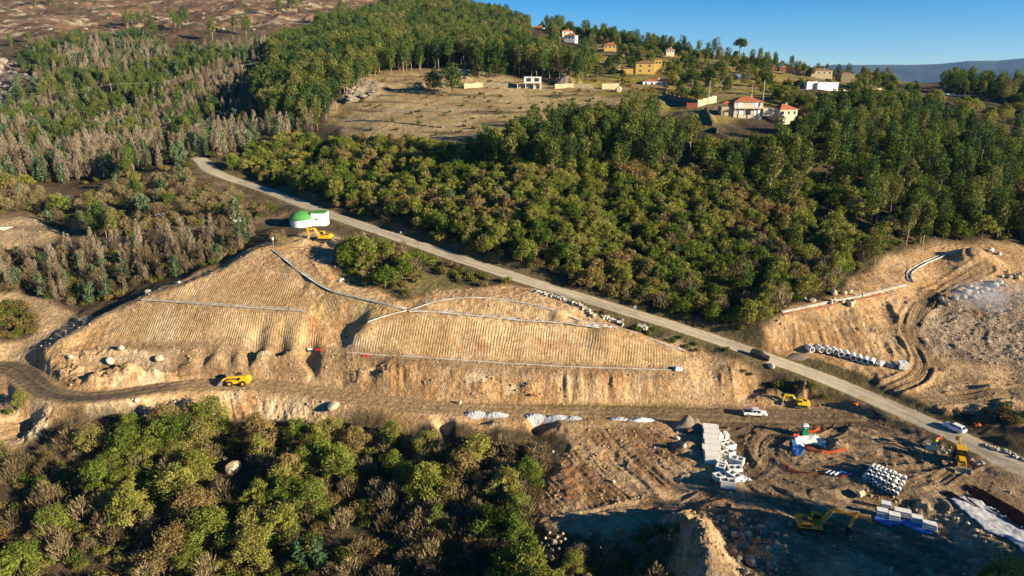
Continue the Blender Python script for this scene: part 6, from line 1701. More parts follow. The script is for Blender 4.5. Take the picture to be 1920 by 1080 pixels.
channel([(512, 468), (530, 482), (560, 506), (600, 536), (625, 547), (650, 553), (700, 565), (735, 573), (762, 580)], 1.0, 'curved concrete channel running down from the crest past the spur')
channel([(762, 582), (735, 588), (700, 600), (690, 604)], 1.1, 'short double channel below the channel junction', ties=2)
channel([(688, 605), (670, 618), (648, 632)], .7, 'dark pipe run continuing down from the short double channel', .3, False, M_DSTEEL)
channel([(768, 583), (830, 585), (900, 591), (1000, 601), (1100, 611), (1120, 613), (1145, 612)], 1.5, 'wide pale channel with cross bars on the right bench', ties=3)
channel([(770, 580), (800, 570), (840, 560), (900, 557), (960, 563), (1050, 585), (1140, 611), (1220, 636), (1285, 660)], .55, 'thin white kerb line along the top of the right trimmed slope', .12, False)
channel([(650, 661), (750, 666), (850, 674), (1000, 684), (1150, 690), (1275, 695)], .24, 'thin white kerb line at the foot of the right trimmed slope', .1, False)
channel([(428, 502), (500, 504), (545, 509)], .35, 'faint earth drain on the uppermost bench', .06, False, M_DUSTY)
channel([(1466, 586), (1530, 573), (1620, 554), (1665, 544), (1698, 535)], .75, 'long white channel above the right-hand cut bank', .25)
channel([(1708, 530), (1703, 520), (1706, 508), (1740, 490), (1770, 478), (1795, 470)], 1.3, 'hooked white channel curving up to the sand mound', .35)
M_PINK = mat('red_membrane', (.34, .13, .09), .8, var=.2)
channel([(1468, 590), (1530, 578), (1620, 559), (1665, 549)], .9, 'reddish strip laid along the lower side of the long channel', .03, False, M_PINK)
c = cast(1272, 694); tag(MB().box((0, 0, .35), (1.7, 1.1, .7)).box((-.4, 0, .8), (.5, .8, .25)).build('manhole_box', M_WHITE, bevel=.03, loc=c, rz=.1), 'white box at the right end of the slope-foot kerb', 'manhole box')
c = cast(581, 657); tag(MB().box((0, 0, .25), (1.1, .7, .5), 0, .2).build('bag', M_PLASTIC, bevel=.12, loc=c), 'white bag lying at the foot of the left slope', 'bag')
M_REDB = mat('red_plastic', (.65, .02, .02), .5)
for px, py, w in ((598, 657, 'red plastic barrier beside the white bag'), (686, 668, 'red plastic barrier lying on the bench by the gully')):
    c = cast(px, py); tag(MB().box((0, 0, .22), (1.7, .5, .2), .1).box((-.5, 0, .1), (.2, .7, .2)).box((.5, 0, .1), (.2, .7, .2)).build('plastic_barrier', M_REDB, bevel=.04, loc=c), w, 'barrier')
c = cast(513, 464)
t = tag(empty('survey_post', c), 'white post with a box on the very top of the trimmed slope', 'post'); MB().cyl((0, 0, -.3), (0, 0, 2.4), .05).build('pole', M_DUSTY, t); MB().box((0, 0, 2.5), (.35, .35, .8)).build('box', M_WHITE, t)

# ------------------------------------------------------------------ road signs, posts, fence, people
def roadsign(px, py, h, label, disc=True):
    c = cast(px, py); t = tag(empty('road_sign', c, R(-20)), label, 'road sign')
    MB().cyl((0, 0, -.2), (0, 0, h), .045, n=8).build('post', M_STEEL, t)
    if disc: MB().cyl((0, -.05, h - .1), (0, -.02, h - .1), .38, n=20).build('plate', M_WHITE, t)
    else: MB().box((0, -.05, h - .3), (.5, .03, .6)).build('plate', M_WHITE, t)
roadsign(1190, 592, 2.4, 'round white road sign on a post beside the road'); roadsign(708, 438, 2.0, 'small white sign at the road edge above the scrub patch', False); roadsign(752, 441, 1.2, 'short white marker on the far verge of the road', False); roadsign(1167, 613, 2.2, 'bare thin post at the right end of the short rock wall', False)
FP = [(1700, 792), (1722, 801), (1748, 813), (1776, 826), (1803, 839), (1832, 853), (1858, 866), (1886, 880), (1912, 893)]
fp = [cast(*p) for p in FP]
t = tag(empty('wire_fence', fp[0]), 'thin wire mesh fence on posts along the near side of the road', 'fence')
for p in fp: MB().cyl((p.x - fp[0].x, p.y - fp[0].y, gz(p.x, p.y) - fp[0].z - .2), (p.x - fp[0].x, p.y - fp[0].y, gz(p.x, p.y) - fp[0].z + 1.9), .035, n=6).build('post', M_STEEL, t)
for a, b in zip(fp[:-1], fp[1:]):
    m = MB()
    for k in range(7):
        z = .1 + k * .29
        m.cyl((a.x - fp[0].x, a.y - fp[0].y, gz(a.x, a.y) - fp[0].z + z), (b.x - fp[0].x, b.y - fp[0].y, gz(b.x, b.y) - fp[0].z + z), .009 if k not in (0, 6) else .02, n=4)
    for k in range(1, 12):
        p = a.lerp(b, k / 12); z0 = gz(a.x, a.y) * (1 - k / 12) + gz(b.x, b.y) * k / 12
        m.cyl((p.x - fp[0].x, p.y - fp[0].y, z0 - fp[0].z + .1), (p.x - fp[0].x, p.y - fp[0].y, z0 - fp[0].z + 1.84), .007, n=4)
    m.build('mesh_panel', M_STEEL, t)
M_TEAL = mat('teal_tank', (.20, .33, .33), .5, var=.15)
c = cast(1744, 842)
t = tag(empty('skip_container', c, R(-25)), 'grey-green open container standing beside the worker in the hi-vis vest', 'container')
MB().box((0, 0, .1), (1.8, 1.3, .2)).box((0, -.62, .65), (1.8, .06, 1.1)).box((0, .62, .65), (1.8, .06, 1.1)).box((-.87, 0, .65), (.06, 1.18, 1.1)).box((.87, 0, .65), (.06, 1.18, 1.1)).build('shell', M_TEAL, t)
MB().box((0, 0, .9), (1.66, 1.16, .1)).build('contents', M_DUSTY, t)
def person(loc, rz, label, shirt, trousers, hat, pose=0.0):
    """skinned figure, 1.75 m"""
    J = [((0, 0, .95), .14), ((0, 0, 1.2), .15), ((0, .0, 1.42), .15), ((0, 0, 1.53), .06), ((0, .02, 1.66), .10), ((.0, .02, 1.74), .07),
         ((.11, 0, .86), .10), ((.13, .05, .5), .07), ((.13, 0, .1), .045), ((.13, .16, .05), .045), ((-.11, 0, .86), .10), ((-.13, -.02, .5), .07), ((-.13, -.05, .1), .045), ((-.13, .11, .05), .045),
         ((.2, 0, 1.4), .07), ((.27, .05, 1.13), .05), ((.24, .25, 1.0), .035), ((.23, .33, .98), .04), ((-.2, 0, 1.4), .07), ((-.27, .03, 1.12), .05), ((-.27, .16, .9), .035), ((-.27, .23, .86), .04)]
    E = [(0, 1), (1, 2), (2, 3), (3, 4), (4, 5), (0, 6), (6, 7), (7, 8), (8, 9), (0, 10), (10, 11), (11, 12), (12, 13), (2, 14), (14, 15), (15, 16), (16, 17), (2, 18), (18, 19), (19, 20), (20, 21)]
    me = bpy.data.meshes.new('body'); me.from_pydata([j[0] for j in J], E, []); o = bpy.data.objects.new('body', me)
    t = tag(empty('person', loc, rz), label, 'person'); link(o, t)
    sk = o.modifiers.new('skin', 'SKIN')
    for i, j in enumerate(J): me.skin_vertices[0].data[i].radius = (j[1], j[1])
    me.skin_vertices[0].data[0].use_root = True
    sb = o.modifiers.new('smooth', 'SUBSURF'); sb.levels = 1; sb.render_levels = 1
    me.materials.append(trousers)
    MB().prism([(-.24, .98), (-.26, 1.46), (.26, 1.46), (.24, .98)], -.17, .18).build('vest', shirt, t, bevel=.05)
    MB().cyl((0, .02, 1.70), (0, .02, 1.80), .125, .07, 12).cyl((0, .05, 1.69), (0, .05, 1.71), .15, n=12).build('helmet', hat, t)
    return t
M_HIVIS = mat('hi_vis', (.65, .85, .05), .6, var=.05); M_NAVY = mat('work_trousers', (.03, .035, .06), .9); M_ORHAT = mat('orange_cloth', (.80, .13, .04), .6, var=.15)
person(cast(1754, 836), R(170), 'worker in a yellow vest standing behind the grey-green container', M_HIVIS, M_NAVY, M_WHITE)
person(cast(1617, 557), R(20), 'tiny worker in dark clothes on the long channel', M_DUSTY, M_NAVY, M_ORHAT)
def flag(px, py, label, h=1.9):
    c = cast(px, py); t = tag(empty('orange_marker', c), label, 'marker')
    MB().cyl((0, 0, -.2), (0, 0, h), .03, n=6).build('pole', M_DSTEEL, t)
    g = np.random.default_rng(int(px)); m = MB()
    for i in range(9): m.box((g.uniform(-.45, .45), g.uniform(-.25, .25), h - .35 + g.uniform(-.35, .3)), (.5, .35, .3), g.uniform(0, 6), g.uniform(-.6, .6), g.uniform(-.6, .6), .6)
    m.build('cloth', M_ORHAT, t, smooth_=False, bevel=.06)
flag(1759, 833, 'bundle of orange cloth on a pole behind the worker'); flag(1830, 809, 'orange cloth on a pole on the far verge of the road'); flag(1604, 758, 'orange cloth heaped beside the road bank', .6)
# white packs by the track
for i, (px, py) in enumerate(((427, 421), (441, 416), (447, 414), (452, 418))): boulder(px, py, (.5, .9, .9, .8)[i], 'white wrapped bundle on the path left of the green-domed tank', M_PLASTIC, i, 'white bundles left of the tank', 'bundle')
rubble(cast(637, 526), 1.0, M_PLASTIC, 'rubbish_heap', 'small white scrap beside the curved channel', 'rubbish', 8, 13, .3, None, .5)
c = cast(5, 428)
t = tag(empty('mesh_stack', c, .1), 'flat stack of white mesh sheets at the left picture edge', 'mesh stack')
for k in range(5): MB().box((0, k * .1 - 3, .1 + .2 * k), (4.5, .5, .12)).box((0, k * .9 - 1.5, .1), (4.5, .4, .2)).build('mesh_sheet', M_WHITE, t)
# digging bucket left on the ground
c = cast(1607, 930); m = MB(); bucket(m, (0, 1.1), R(20), 1.1, 1.4)
tag(m.build('digger_bucket', M_DUSTY, loc=(c.x, c.y, c.z + .2), rz=R(-60)), 'rusty excavator bucket left on the ground below the pipe heap', 'bucket')
c = cast(1292, 812); tag(MB().box((0, 0, .5), (1.2, .9, 1.0)).box((.7, 0, .3), (.4, .7, .5)).build('rusty_bin', M_RUST, bevel=.04, loc=c, rz=.3), 'rusty brown bin between the gravel heap and the culverts', 'bin')
c = cast(1000, 743); tag(MB().box((0, 0, .3), (1.8, .6, .35), .4, .3).box((.5, .3, .2), (.6, .9, .25), .9, .2).build('rusty_scrap', M_RUST, loc=c), 'rust-red scrap metal half buried in the cut face', 'scrap')

# ------------------------------------------------------------------ water tank
M_WALLW = mat('white_render', (.78, .79, .80), .8, var=.05, scale=.6)
M_ROOFG = mat('green_roof', (.07, .26, .06), .7, var=.15, scale=1.5)
c = cast(561, 427)
t = tag(empty('water_tank', (c.x, c.y + 3.4, gz(c.x, c.y + 1) - .2)), 'round white water tank with a green dome and a square annex by the road', 'water tank')
MB().cyl((0, 0, -.6), (0, 0, 2.5), 3.6, n=40).build('tank_wall', M_WALLW, t, smooth_=False)
dm = MB(); n = 40; V = []; Fs = []
for k, (r_, z) in enumerate(((3.95, 2.5), (3.95, 2.62), (3.4, 3.5), (2.6, 4.2), (1.4, 4.75), (.4, 4.9))):
    for i in range(n): V.append((math.cos(2 * math.pi * i / n) * r_, math.sin(2 * math.pi * i / n) * r_, z))
for k in range(5):
    for i in range(n): Fs.append((k * n + i, k * n + (i + 1) % n, (k + 1) * n + (i + 1) % n, (k + 1) * n + i))
Fs.append(tuple(range(5 * n, 6 * n))); Fs.append(tuple(range(n - 1, -1, -1)))
dm.add(V, Fs); dome = dm.build('dome', M_ROOFG, t); MB().cyl((0, 0, 4.85), (0, 0, 5.2), .12).build('vent', M_ROOFG, dome)
MB().box((5.5, .9, 1.85), (4.4, 4.4, 4.9)).build('annex_wall', M_WALLW, t)
MB().box((5.5, .9, 4.4), (4.7, 4.7, .2)).box((5.5, .9, 4.52), (4.3, 4.3, .12)).build('annex_roof', M_ROOFG, t)
w = MB().box((5.0, -1.32, 2.4), (.75, .04, .4)).build('window', M_GLASS, t, label='small dark blue window in the annex wall')
MB().box((2.6, -2.6, .7), (.8, .1, 1.7), .8).build('door', M_STEEL, t)
# ------------------------------------------------------------------ houses
M_TILE = mat('terracotta_tiles', (.36, .115, .05), .85, var=.25, scale=1.5, bump=.05, bscale=4)
M_TILED = mat('brown_tiles', (.25, .13, .08), .9, var=.3, scale=1.5, bump=.05, bscale=4)
M_YWALL = mat('yellow_render', (.58, .38, .10), .85, var=.06)
M_CWALL = mat('cream_render', (.54, .45, .33), .85, var=.06)
M_SWALL = mat('stone_wall', (.42, .34, .22), .9, var=.3, scale=1.2, bump=.06, bscale=2)
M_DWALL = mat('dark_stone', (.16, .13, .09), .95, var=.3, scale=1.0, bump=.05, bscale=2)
M_PWALL = mat('grey_panel_wall', (.55, .56, .56), .8, var=.05)
M_SHUT = mat('shutters', (.55, .5, .42), .7)
M_BRICK = mat('bare_brick', (.30, .13, .07), .9, var=.3, scale=1.5)
def hip_roof(mb, x0, y0, x1, y1, z, h, over=.5):
    x0 -= over; y0 -= over; x1 += over; y1 += over
    w, d = x1 - x0, y1 - y0
    if w >= d: a, b = (x0 + d / 2, (y0 + y1) / 2, z + h), (x1 - d / 2, (y0 + y1) / 2, z + h)
    else: a, b = ((x0 + x1) / 2, y0 + w / 2, z + h), ((x0 + x1) / 2, y1 - w / 2, z + h)
    V = [(x0, y0, z), (x1, y0, z), (x1, y1, z), (x0, y1, z), a, b]
    if w >= d: Fs = [(0, 1, 5, 4), (1, 2, 5), (2, 3, 4, 5), (3, 0, 4), (3, 2, 1, 0)]
    else: Fs = [(0, 1, 4), (1, 2, 5, 4), (2, 3, 5), (3, 0, 4, 5), (3, 2, 1, 0)]
    mb.add(V, Fs)
def house(px, py, D, w, d, h, wall, roof, label, rz=0, rh=1.8, rows=None, name='house', chimney=True, extra=None, sink=1.0, cat='house'):
    """front faces -y; (px, py) is the foot of the front wall, at depth D"""
    u, f, wz = ray(px, py)
    x, y, z = u * D, f * D, H + wz * D
    z = min(z, gz(x, y) + 1.5) if abs(z - gz(x, y)) > 3 else z
    t = tag(empty(name, (x, y, z), rz), label, cat)
    MB().box((0, d / 2, h / 2 - sink), (w, d, h + 2 * sink)).build('wall', wall, t)
    if roof is not None:
        rf = MB(); hip_roof(rf, -w / 2, 0, w / 2, d, h, rh); r_ = rf.build('roof', roof, t)
        MB().box((0, d / 2, h - .06), (w + .9, d + .9, .1)).build('eaves', M_CWALL if wall is not M_WALLW else wall, r_)
        if chimney: MB().box((w * .22, d * .6, h + rh * .8), (.6, .6, 1.4)).box((w * .22, d * .6, h + rh * .8 + .75), (.8, .8, .14)).build('chimney', wall, r_)
    else:
        MB().box((0, d / 2, h + .1), (w + .3, d + .3, .22)).build('parapet', wall, t)
    for xx, zz, ww, hh, kind in (rows or []):
        fr = MB().box((xx, -.03, zz), (ww + .24, .08, hh + .24)).build('window' if kind != 'door' else 'door', M_SHUT if kind != 'glass' else M_WALLW, t)
        MB().box((xx, -.078, zz), (ww, .02, hh)).build('pane', M_GLASS if kind != 'shut' else M_WALLW, fr)
    if extra: extra(t)
    return t
W2 = lambda w, n, z, kind='win', ww=1.1, hh=1.2: [(-w / 2 + w * (i + .5) / n, z, ww, hh, kind) for i in range(n)]
def villa_extra(t):
    MB().box((0, -.7, 2.75), (12.4, 1.4, .22)).build('balcony', M_CWALL, t)
    m = MB()
    for i in range(25): m.cyl((-6.1 + i * .51, -1.36, 2.86), (-6.1 + i * .51, -1.36, 3.7), .03, n=5)
    m.cyl((-6.15, -1.36, 3.72), (6.15, -1.36, 3.72), .05, n=6).build('railing', M_WALLW, t)
    for x in (-6, -2, 2, 6): MB().cyl((x, -1.2, -.8), (x, -1.2, 2.7), .15, n=8).build('pillar', M_CWALL, t)
    MB().box((9.2, 2.0, 1.2), (6, 5, 3.2)).build('annex', M_CWALL, t)
    MB().box((-8.6, 4, 1.2), (5, 6, 4.4)).build('side_wing', M_SWALL, t)
    rf = MB(); hip_roof(rf, -11.1, 1, -6.2, 7, 4.6, 1.2, .3); rf.build('wing_roof', M_TILE, t)
house(1403, 206, 292, 12.2, 9, 5.4, M_CWALL, M_TILE, 'two-storey cream villa with an orange tiled roof and balcony', 0, 2.2,
      [(-3.6, 4.1, 1.7, 1.9, 'shut'), (3.4, 4.1, 1.6, 1.9, 'shut'), (4.4, 4.1, .8, 1.8, 'win'), (-3.5, 1.2, 2.2, 1.9, 'shut'), (0, 1.1, 2.4, 2.0, 'win'), (3.8, 1.1, 2.2, 2.0, 'shut')], extra=villa_extra)
house(1480, 203, 300, 9.5, 8, 5, M_CWALL, M_TILE, 'cream house with an orange roof half hidden by a big tree', R(20), 2.2, W2(9.5, 3, 3.6))
house(994, 167, 378, 12.5, 9, 3.0, M_CWALL, None, 'two-level modern house with a grey upper box above a terrace', 0, 0, [(-3.4, 1.3, 3.4, 2.2, 'win'), (.6, 1.3, 3.4, 2.2, 'win'), (4.6, 1.3, 2.4, 2.2, 'win')],
      extra=lambda t: [MB().box((1.4, 4.2, 4.9), (9.6, 7.5, 3.4)).build('upper_storey', M_PWALL, t), MB().box((-1, -1.0, 2.95), (13.4, 3.4, .25)).build('terrace_roof', M_TILED, t),
                       [MB().box((x, -2.4, 1.3), (.3, .3, 3.4)).build('pillar', M_WALLW, t) for x in (-7, -2.5, 2, 5.4)],
                       [MB().box((x, .42, 4.9), (2.5, .06, 1.9)).build('window', M_GLASS, t) for x in (-.8, 3.6)]])
house(1209, 139, 425, 11.5, 8, 6.6, M_YWALL, M_TILED, 'bright yellow three-storey house with a brown tiled roof', R(-8), 1.6, W2(11, 2, 5.0) + W2(11, 2, 2.0), extra=lambda t: [
    MB().box((-9.6, 3.5, 1.2), (8.0, 6, 4.6)).build('left_wing', M_YWALL, t), (lambda m: (hip_roof(m, -13.6, .5, -5.6, 6.5, 3.5, 1.1, .4), m.build('left_wing_roof', M_TILED, t)))(MB()),
    MB().box((8.0, 5.5, 4.4), (4.8, 6, 9.0)).build('tower', M_YWALL, t), (lambda m: (hip_roof(m, 5.6, 2.5, 10.4, 8.5, 8.9, 1.2, .4), m.build('tower_roof', M_TILED, t)))(MB()),
    MB().box((7.0, 2.46, 6.9), (1.1, .06, 1.1)).build('window', M_GLASS, t), MB().box((9.0, 2.46, 6.9), (1.1, .06, 1.1)).build('window', M_GLASS, t)])
house(1228, 162, 395, 14, 7, 2.8, M_WALLW, M_TILE, 'long low white building with a red roof below the yellow house', R(3), 1.3, W2(14, 4, 1.6))
house(1144, 93, 540, 9.5, 7, 3.2, M_YWALL, M_TILE, 'pale yellow hillside house with an orange roof', R(-6), 2.4, W2(9.5, 3, 1.9))
house(1188, 95, 545, 5.5, 4, 2.2, M_WALLW, M_TILED, 'small white cabin right of the pale yellow hillside house', 0, 1, W2(5.5, 1, 1.2))
house(1068, 78, 600, 10, 8, 5.0, M_WALLW, M_TILE, 'white house with a bright red roof at the forest edge', R(-22), 2.0, W2(10, 3, 3.4))
house(1064, 66, 640, 10, 8, 3.6, M_CWALL, M_TILE, 'small cream house with a red roof above the white one', R(10), 1.8, W2(10, 2, 2.2))
house(1008, 60, 690, 13, 9, 4.0, M_WALLW, M_TILE, 'leftmost white ridge house with a weathered red roof', R(-10), 2.4, W2(13, 3, 2.4))
house(1257, 97, 555, 6.8, 6, 3.4, M_CWALL, M_TILED, 'cream house with a brown hipped roof on the right ridge', R(4), 1.9, W2(6.8, 3, 2.2))
house(1396, 154, 445, 9, 7, 3.6, M_WALLW, None, 'small white cubic house between the trees above the villa', R(4), 0, [], extra=lambda t: MB().box((-3, 4, 4.2), (4, 5, 1.6)).build('raised_block', M_WALLW, t))
house(1552, 167, 415, 14, 8, 3.6, M_WALLW, None, 'long bright white modern house in the right-hand trees', R(12), 0, [], extra=lambda t: [MB().box((-9.5, 6, 2.0), (7, 8, 4.6)).build('left_block', M_WALLW, t), MB().add([(-6, 1, 3.9), (2, 1, 3.9), (2, 7, 4.9), (-6, 7, 4.9)], [(0, 1, 2, 3), (3, 2, 1, 0)]).build('sloping_roof', M_CONCD, t)])
house(1500, 142, 520, 12, 8, 4.4, M_BRICK, M_TILED, 'low brown brick house on the ridge right of the vineyard', R(5), 1.4, W2(12, 3, 2.6)); house(1540, 144, 515, 16, 9, 4.6, M_SWALL, M_TILED, 'long stone farmhouse with a brown roof on the ridge', R(-3), 1.6, W2(16, 4, 2.8))
house(1590, 146, 520, 11, 8, 5.2, M_DWALL, M_TILED, 'dark stone barn at the right end of the ridge buildings', R(8), 1.2, W2(11, 2, 3.0)); house(1472, 138, 530, 9, 7, 4.4, M_BRICK, M_TILE, 'brick house with an orange roof at the left end of the ridge buildings', R(-8), 1.5, W2(9, 2, 2.6))
house(1730, 148, 700, 16, 9, 3.6, M_WALLW, M_TILED, 'white far house with a brown roof beyond the ridge at the right', 0, 1.8, W2(16, 4, 2)); house(1705, 147, 705, 8, 7, 3, M_WALLW, M_TILED, 'tiny white far house left of the other far house', 0, 1.2, W2(8, 2, 1.6))
house(1310, 112, 560, 8, 6, 3.2, M_WALLW, M_TILED, 'tiny white house in the yellow bushes on the ridge', 0, 1.6, W2(8, 2, 1.8))
house(1158, 136, 440, 5.5, 4, 2.6, M_CWALL, M_TILED, 'small cream shed left of the yellow house', 0, .9, W2(5.5, 1, 1.4))
def long_wall(pxs, h, label, mt=None, thick=.6, name='retaining_wall', cat='wall'):
    w = [cast(*p) for p in pxs]; m = MB(); o0 = w[0]
    for a, b in zip(w[:-1], w[1:]):
        n_ = max(1, int((b - a).length / 4))
        for k in range(n_):
            p, q = a.lerp(b, k / n_), a.lerp(b, (k + 1) / n_); c = (p + q) / 2; z = min(gz(p.x, p.y), gz(q.x, q.y))
            m.box((c.x - o0.x, c.y - o0.y, z - o0.z + h / 2 - .5), ((q - p).xy.length + .02 * (k % 2), thick + .01 * (k % 2), h + 1), math.atan2(q.y - p.y, q.x - p.x))
    tag(m.build(name, mt or M_SWALL, loc=o0), label, cat)
long_wall([(870, 166), (905, 163), (952, 165)], 2.6, 'tan stone retaining wall left of the two-level house')
long_wall([(1040, 166), (1075, 164), (1112, 166)], 2.4, 'tan stone retaining wall right of the two-level house')
long_wall([(1128, 167), (1160, 167)], 3.0, 'grey wall ruin near the pointed rock', M_SWALL)
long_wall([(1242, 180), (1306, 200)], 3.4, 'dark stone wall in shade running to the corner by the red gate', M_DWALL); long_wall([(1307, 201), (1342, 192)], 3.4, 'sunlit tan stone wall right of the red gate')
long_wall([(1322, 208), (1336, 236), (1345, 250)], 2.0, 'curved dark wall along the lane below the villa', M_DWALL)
long_wall([(1580, 172), (1630, 172), (1660, 171)], 1.4, 'long pale garden wall right of the bright white house', M_CWALL)
long_wall([(1762, 177), (1840, 181)], 1.2, 'thin white far wall at the right below the dark trees', M_WALLW)
c = cast(1298, 203); tag(MB().box((0, 0, 1.2), (5, .2, 2.4)).box((-2.6, 0, 1.4), (.3, .4, 2.8)).build('gate', mat('red_gate', (.20, .05, .035), .8), loc=c, rz=0), 'dull red metal gate in the stone wall', 'gate')
long_wall([(700, 212), (800, 208), (900, 205)], .5, 'low terrace edge of stones across the dry field', M_GREY, .8, 'terrace_edge', 'terrace edge'); long_wall([(650, 228), (760, 232), (830, 240)], .5, 'lower terrace edge of stones at the left of the dry field', M_GREY, .8, 'terrace_edge', 'terrace edge')
long_wall([(1110, 100), (1180, 103), (1240, 108)], 1.4, 'grey terrace wall below the pale yellow hillside house', M_DWALL)
# poles and mast
M_WOODP = mat('weathered_pole', (.42, .37, .31), .85)
def pole(px, py, h, label, arms=True, r_=.14):
    c = cast(px, py); t = tag(empty('utility_pole', c, R(20)), label, 'utility pole'); MB().cyl((0, 0, -1), (0, 0, h), r_, r_ * .7, 8).build('post', M_WOODP, t)
    if arms:
        a = MB().box((0, 0, h - .6), (2.4, .12, .14)).build('crossarm', M_WOODP, t)
        for x in (-1.1, 0, 1.1): MB().cyl((x, 0, h - .5), (x, 0, h - .25), .06).build('insulator', M_DSTEEL, a)
    return c + Vector((0, 0, h - .3))
pole(1430, 190, 10, 'pale concrete pole behind the villa roof, right one', False, .22); pole(1409, 185, 9, 'thin pole behind the villa roof, left one', False); pole(1328, 196, 11, 'wooden pole in front of the sunlit stone wall', False, .18); pole(1297, 178, 8, 'thin pole among the vines left of the villa', False)
tops = [pole(-40, 216, 15, 'line pole just outside the left picture edge'), pole(214, 200, 15, 'power line pole on the left hillside', True), pole(458, 160, 14, 'middle power line pole above the bare trees', True), pole(668, 95, 14, 'power line pole at the top of the forest', True)]
M_WIRE = mat('wire', (.35, .33, .30), .6)
for i, (a, b) in enumerate(zip(tops[:-1], tops[1:])):
    m = MB()
    for k in (-1.1, 0, 1.1):
        pts = []
        for j in range(17):
            t_ = j / 16; p = a.lerp(b, t_); pts.append((p.x - a.x + k * 1.6, p.y - a.y + k * .6, p.z - a.z - 3.2 * 4 * t_ * (1 - t_)))
        m.path(pts, .02, 4)
    tag(m.build('power_cable', M_WIRE, loc=a), ('left', 'middle', 'right')[i] + ' span of three cables sagging over the hillside trees', 'cable')
c = cast(1402, 124)
t = tag(empty('antenna_mast', c), 'thin lattice antenna mast on the ridge right of the tall pine', 'antenna mast')
m = MB()
for x, y in ((-.3, -.2), (.3, -.2), (0, .3)): m.cyl((x, y, -1), (x * .7, y * .7, 19), .06, n=5)
for k in range(18):
    s = 1 - .3 * k / 18
    m.cyl((-.3 * s, -.2 * s, k * 1.05), (.3 * s, -.2 * s, k * 1.05 + 1), .03, n=4); m.cyl((.3 * s, -.2 * s, k * 1.05), (0, .3 * s, k * 1.05 + 1), .03, n=4)
m.build('lattice', M_STEEL, t); MB().box((0, 0, 17.6), (1.6, .5, .3)).box((0, 0, 18.6), (.5, .4, 1.4)).build('antenna', M_STEEL, t)

# ------------------------------------------------------------------ smoke and air
def smoke(px, py, size, dens, label, seed):
    c = cast(px, py)
    m = MB().box((0, 0, size[2] / 2), size)
    mt = bpy.data.materials.new('smoke'); mt.use_nodes = True; nt = mt.node_tree; nt.nodes.remove(nt.nodes['Principled BSDF'])
    tc = nt.nodes.new('ShaderNodeTexCoord'); n = nt.nodes.new('ShaderNodeTexNoise'); n.inputs['Scale'].default_value = 2.2; n.inputs['Detail'].default_value = 4; n.inputs['Distortion'].default_value = .8
    nt.links.new(tc.outputs['Generated'], n.inputs['Vector'])
    gr = nt.nodes.new('ShaderNodeTexGradient'); gr.gradient_type = 'SPHERICAL'
    mp = nt.nodes.new('ShaderNodeMapping'); mp.inputs['Location'].default_value = (-1, -1, -1); mp.inputs['Scale'].default_value = (2, 2, 2)
    nt.links.new(tc.outputs['Generated'], mp.inputs[0]); nt.links.new(mp.outputs[0], gr.inputs[0])
    r_ = nt.nodes.new('ShaderNodeMapRange'); r_.inputs[1].default_value = .42; r_.inputs[2].default_value = .75; nt.links.new(n.outputs[0], r_.inputs[0])
    mu = nt.nodes.new('ShaderNodeMath'); mu.operation = 'MULTIPLY'; nt.links.new(r_.outputs[0], mu.inputs[0]); nt.links.new(gr.outputs['Fac'], mu.inputs[1])
    m2 = nt.nodes.new('ShaderNodeMath'); m2.operation = 'MULTIPLY'; m2.inputs[1].default_value = dens; nt.links.new(mu.outputs[0], m2.inputs[0])
    pv = nt.nodes.new('ShaderNodeVolumePrincipled'); pv.inputs['Color'].default_value = (.62, .72, .95, 1); nt.links.new(m2.outputs[0], pv.inputs['Density'])
    nt.links.new(pv.outputs[0], nt.nodes['Material Output'].inputs['Volume'])
    tag(m.build('smoke', mt, loc=c), label, 'smoke', None); 
smoke(1868, 585, (26, 24, 9), .2, 'thin bluish smoke drifting over the broken stone at the right', 1)
hz = MB().box((0, 7500, 350), (24000, 19000, 1140))
hm = bpy.data.materials.new('haze'); hm.use_nodes = True; hm.node_tree.nodes.remove(hm.node_tree.nodes['Principled BSDF'])
pv = hm.node_tree.nodes.new('ShaderNodeVolumePrincipled'); pv.inputs['Density'].default_value = 2.6e-5; pv.inputs['Color'].default_value = (.16, .45, 1.0, 1)
hm.node_tree.links.new(pv.outputs[0], hm.node_tree.nodes['Material Output'].inputs['Volume'])
HZ = hz.build('haze', hm); HZ['kind'] = 'stuff'

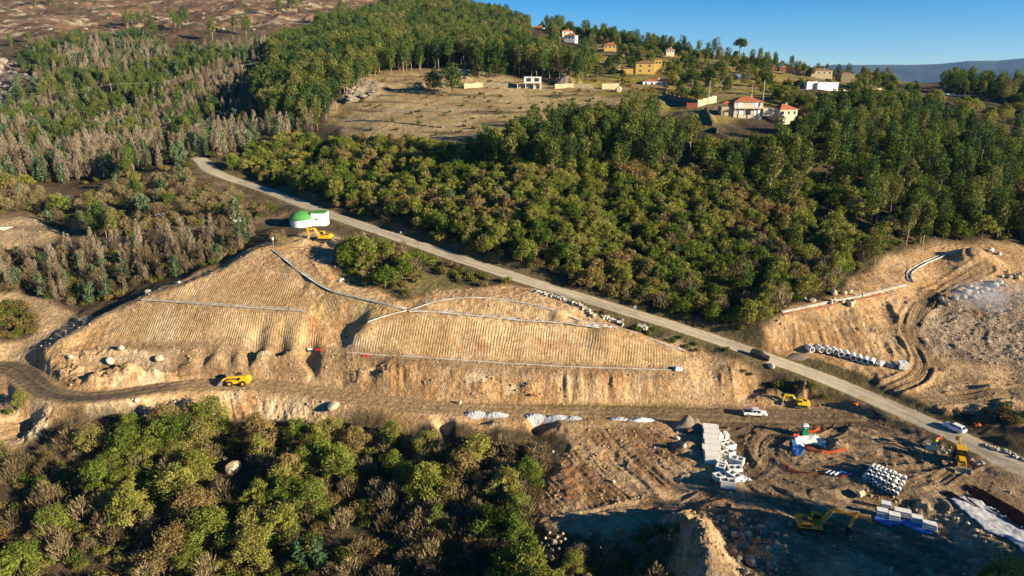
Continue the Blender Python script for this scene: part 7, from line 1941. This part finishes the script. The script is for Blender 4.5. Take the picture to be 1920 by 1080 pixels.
# loose stones and clods over the bare soil
def loose_stones():
    g = np.random.default_rng(77)
    ii = g.choice(NR * NA, 9000, p=None)
    w = (soil * (1 - asph) * (.10 + lump + .8 * bankL + .35 * cutA + .12 * spoil + .7 * gravelR) * (1 - corr) * (1 - HC)).ravel()
    area = (np.gradient(GX, axis=1) * np.gradient(GY, axis=0)).ravel(); w = np.clip(w * np.abs(area), 0, None); w /= w.sum()
    ii = g.choice(NR * NA, 9000, p=w)
    X, Y, Zv = GX.ravel()[ii] + g.uniform(-.2, .2, 9000), GY.ravel()[ii] + g.uniform(-.2, .2, 9000), GZ.ravel()[ii]
    me = bpy.data.meshes.new('loose_stones'); me.vertices.add(9000); me.vertices.foreach_set('co', np.stack([X, Y, Zv], -1).astype(np.float32).ravel())
    a = me.attributes.new('scl', 'FLOAT', 'POINT'); a.data.foreach_set('value', (.06 + .26 * g.uniform(0, 1, 9000) ** 5).astype(np.float32))
    a = me.attributes.new('rz', 'FLOAT', 'POINT'); a.data.foreach_set('value', g.uniform(0, 6.28, 9000).astype(np.float32))
    ng = bpy.data.node_groups.new('stones', 'GeometryNodeTree')
    ng.interface.new_socket('Geometry', in_out='INPUT', socket_type='NodeSocketGeometry'); ng.interface.new_socket('Geometry', in_out='OUTPUT', socket_type='NodeSocketGeometry')
    gi = ng.nodes.new('NodeGroupInput'); go = ng.nodes.new('NodeGroupOutput'); ip = ng.nodes.new('GeometryNodeInstanceOnPoints')
    ic = ng.nodes.new('GeometryNodeMeshIcoSphere'); ic.inputs['Subdivisions'].default_value = 1
    sm = ng.nodes.new('GeometryNodeSetMaterial'); sm.inputs['Material'].default_value = mat('earth_clod', (.40, .29, .165), .95, var=.35, scale=.5)
    ng.links.new(ic.outputs[0], sm.inputs[0]); ng.links.new(sm.outputs[0], ip.inputs['Instance']); ng.links.new(gi.outputs[0], ip.inputs['Points'])
    s_ = ng.nodes.new('GeometryNodeInputNamedAttribute'); s_.data_type = 'FLOAT'; s_.inputs[0].default_value = 'scl'
    z_ = ng.nodes.new('GeometryNodeInputNamedAttribute'); z_.data_type = 'FLOAT'; z_.inputs[0].default_value = 'rz'
    cx = ng.nodes.new('ShaderNodeCombineXYZ'); [ng.links.new(z_.outputs[0], cx.inputs[k]) for k in range(3)]
    ng.links.new(cx.outputs[0], ip.inputs['Rotation']); ng.links.new(s_.outputs[0], ip.inputs['Scale']); ng.links.new(ip.outputs[0], go.inputs[0])
    o = link(bpy.data.objects.new('loose_stones', me)); tag(o, 'loose stones and clods scattered over the bare earth', 'stones', kind='stuff')
    o.modifiers.new('stones', 'NODES').node_group = ng
loose_stones()
for o in SC.objects:
    if o.parent is None and 'category' in o and 'kind' not in o: o['kind'] = 'thing'
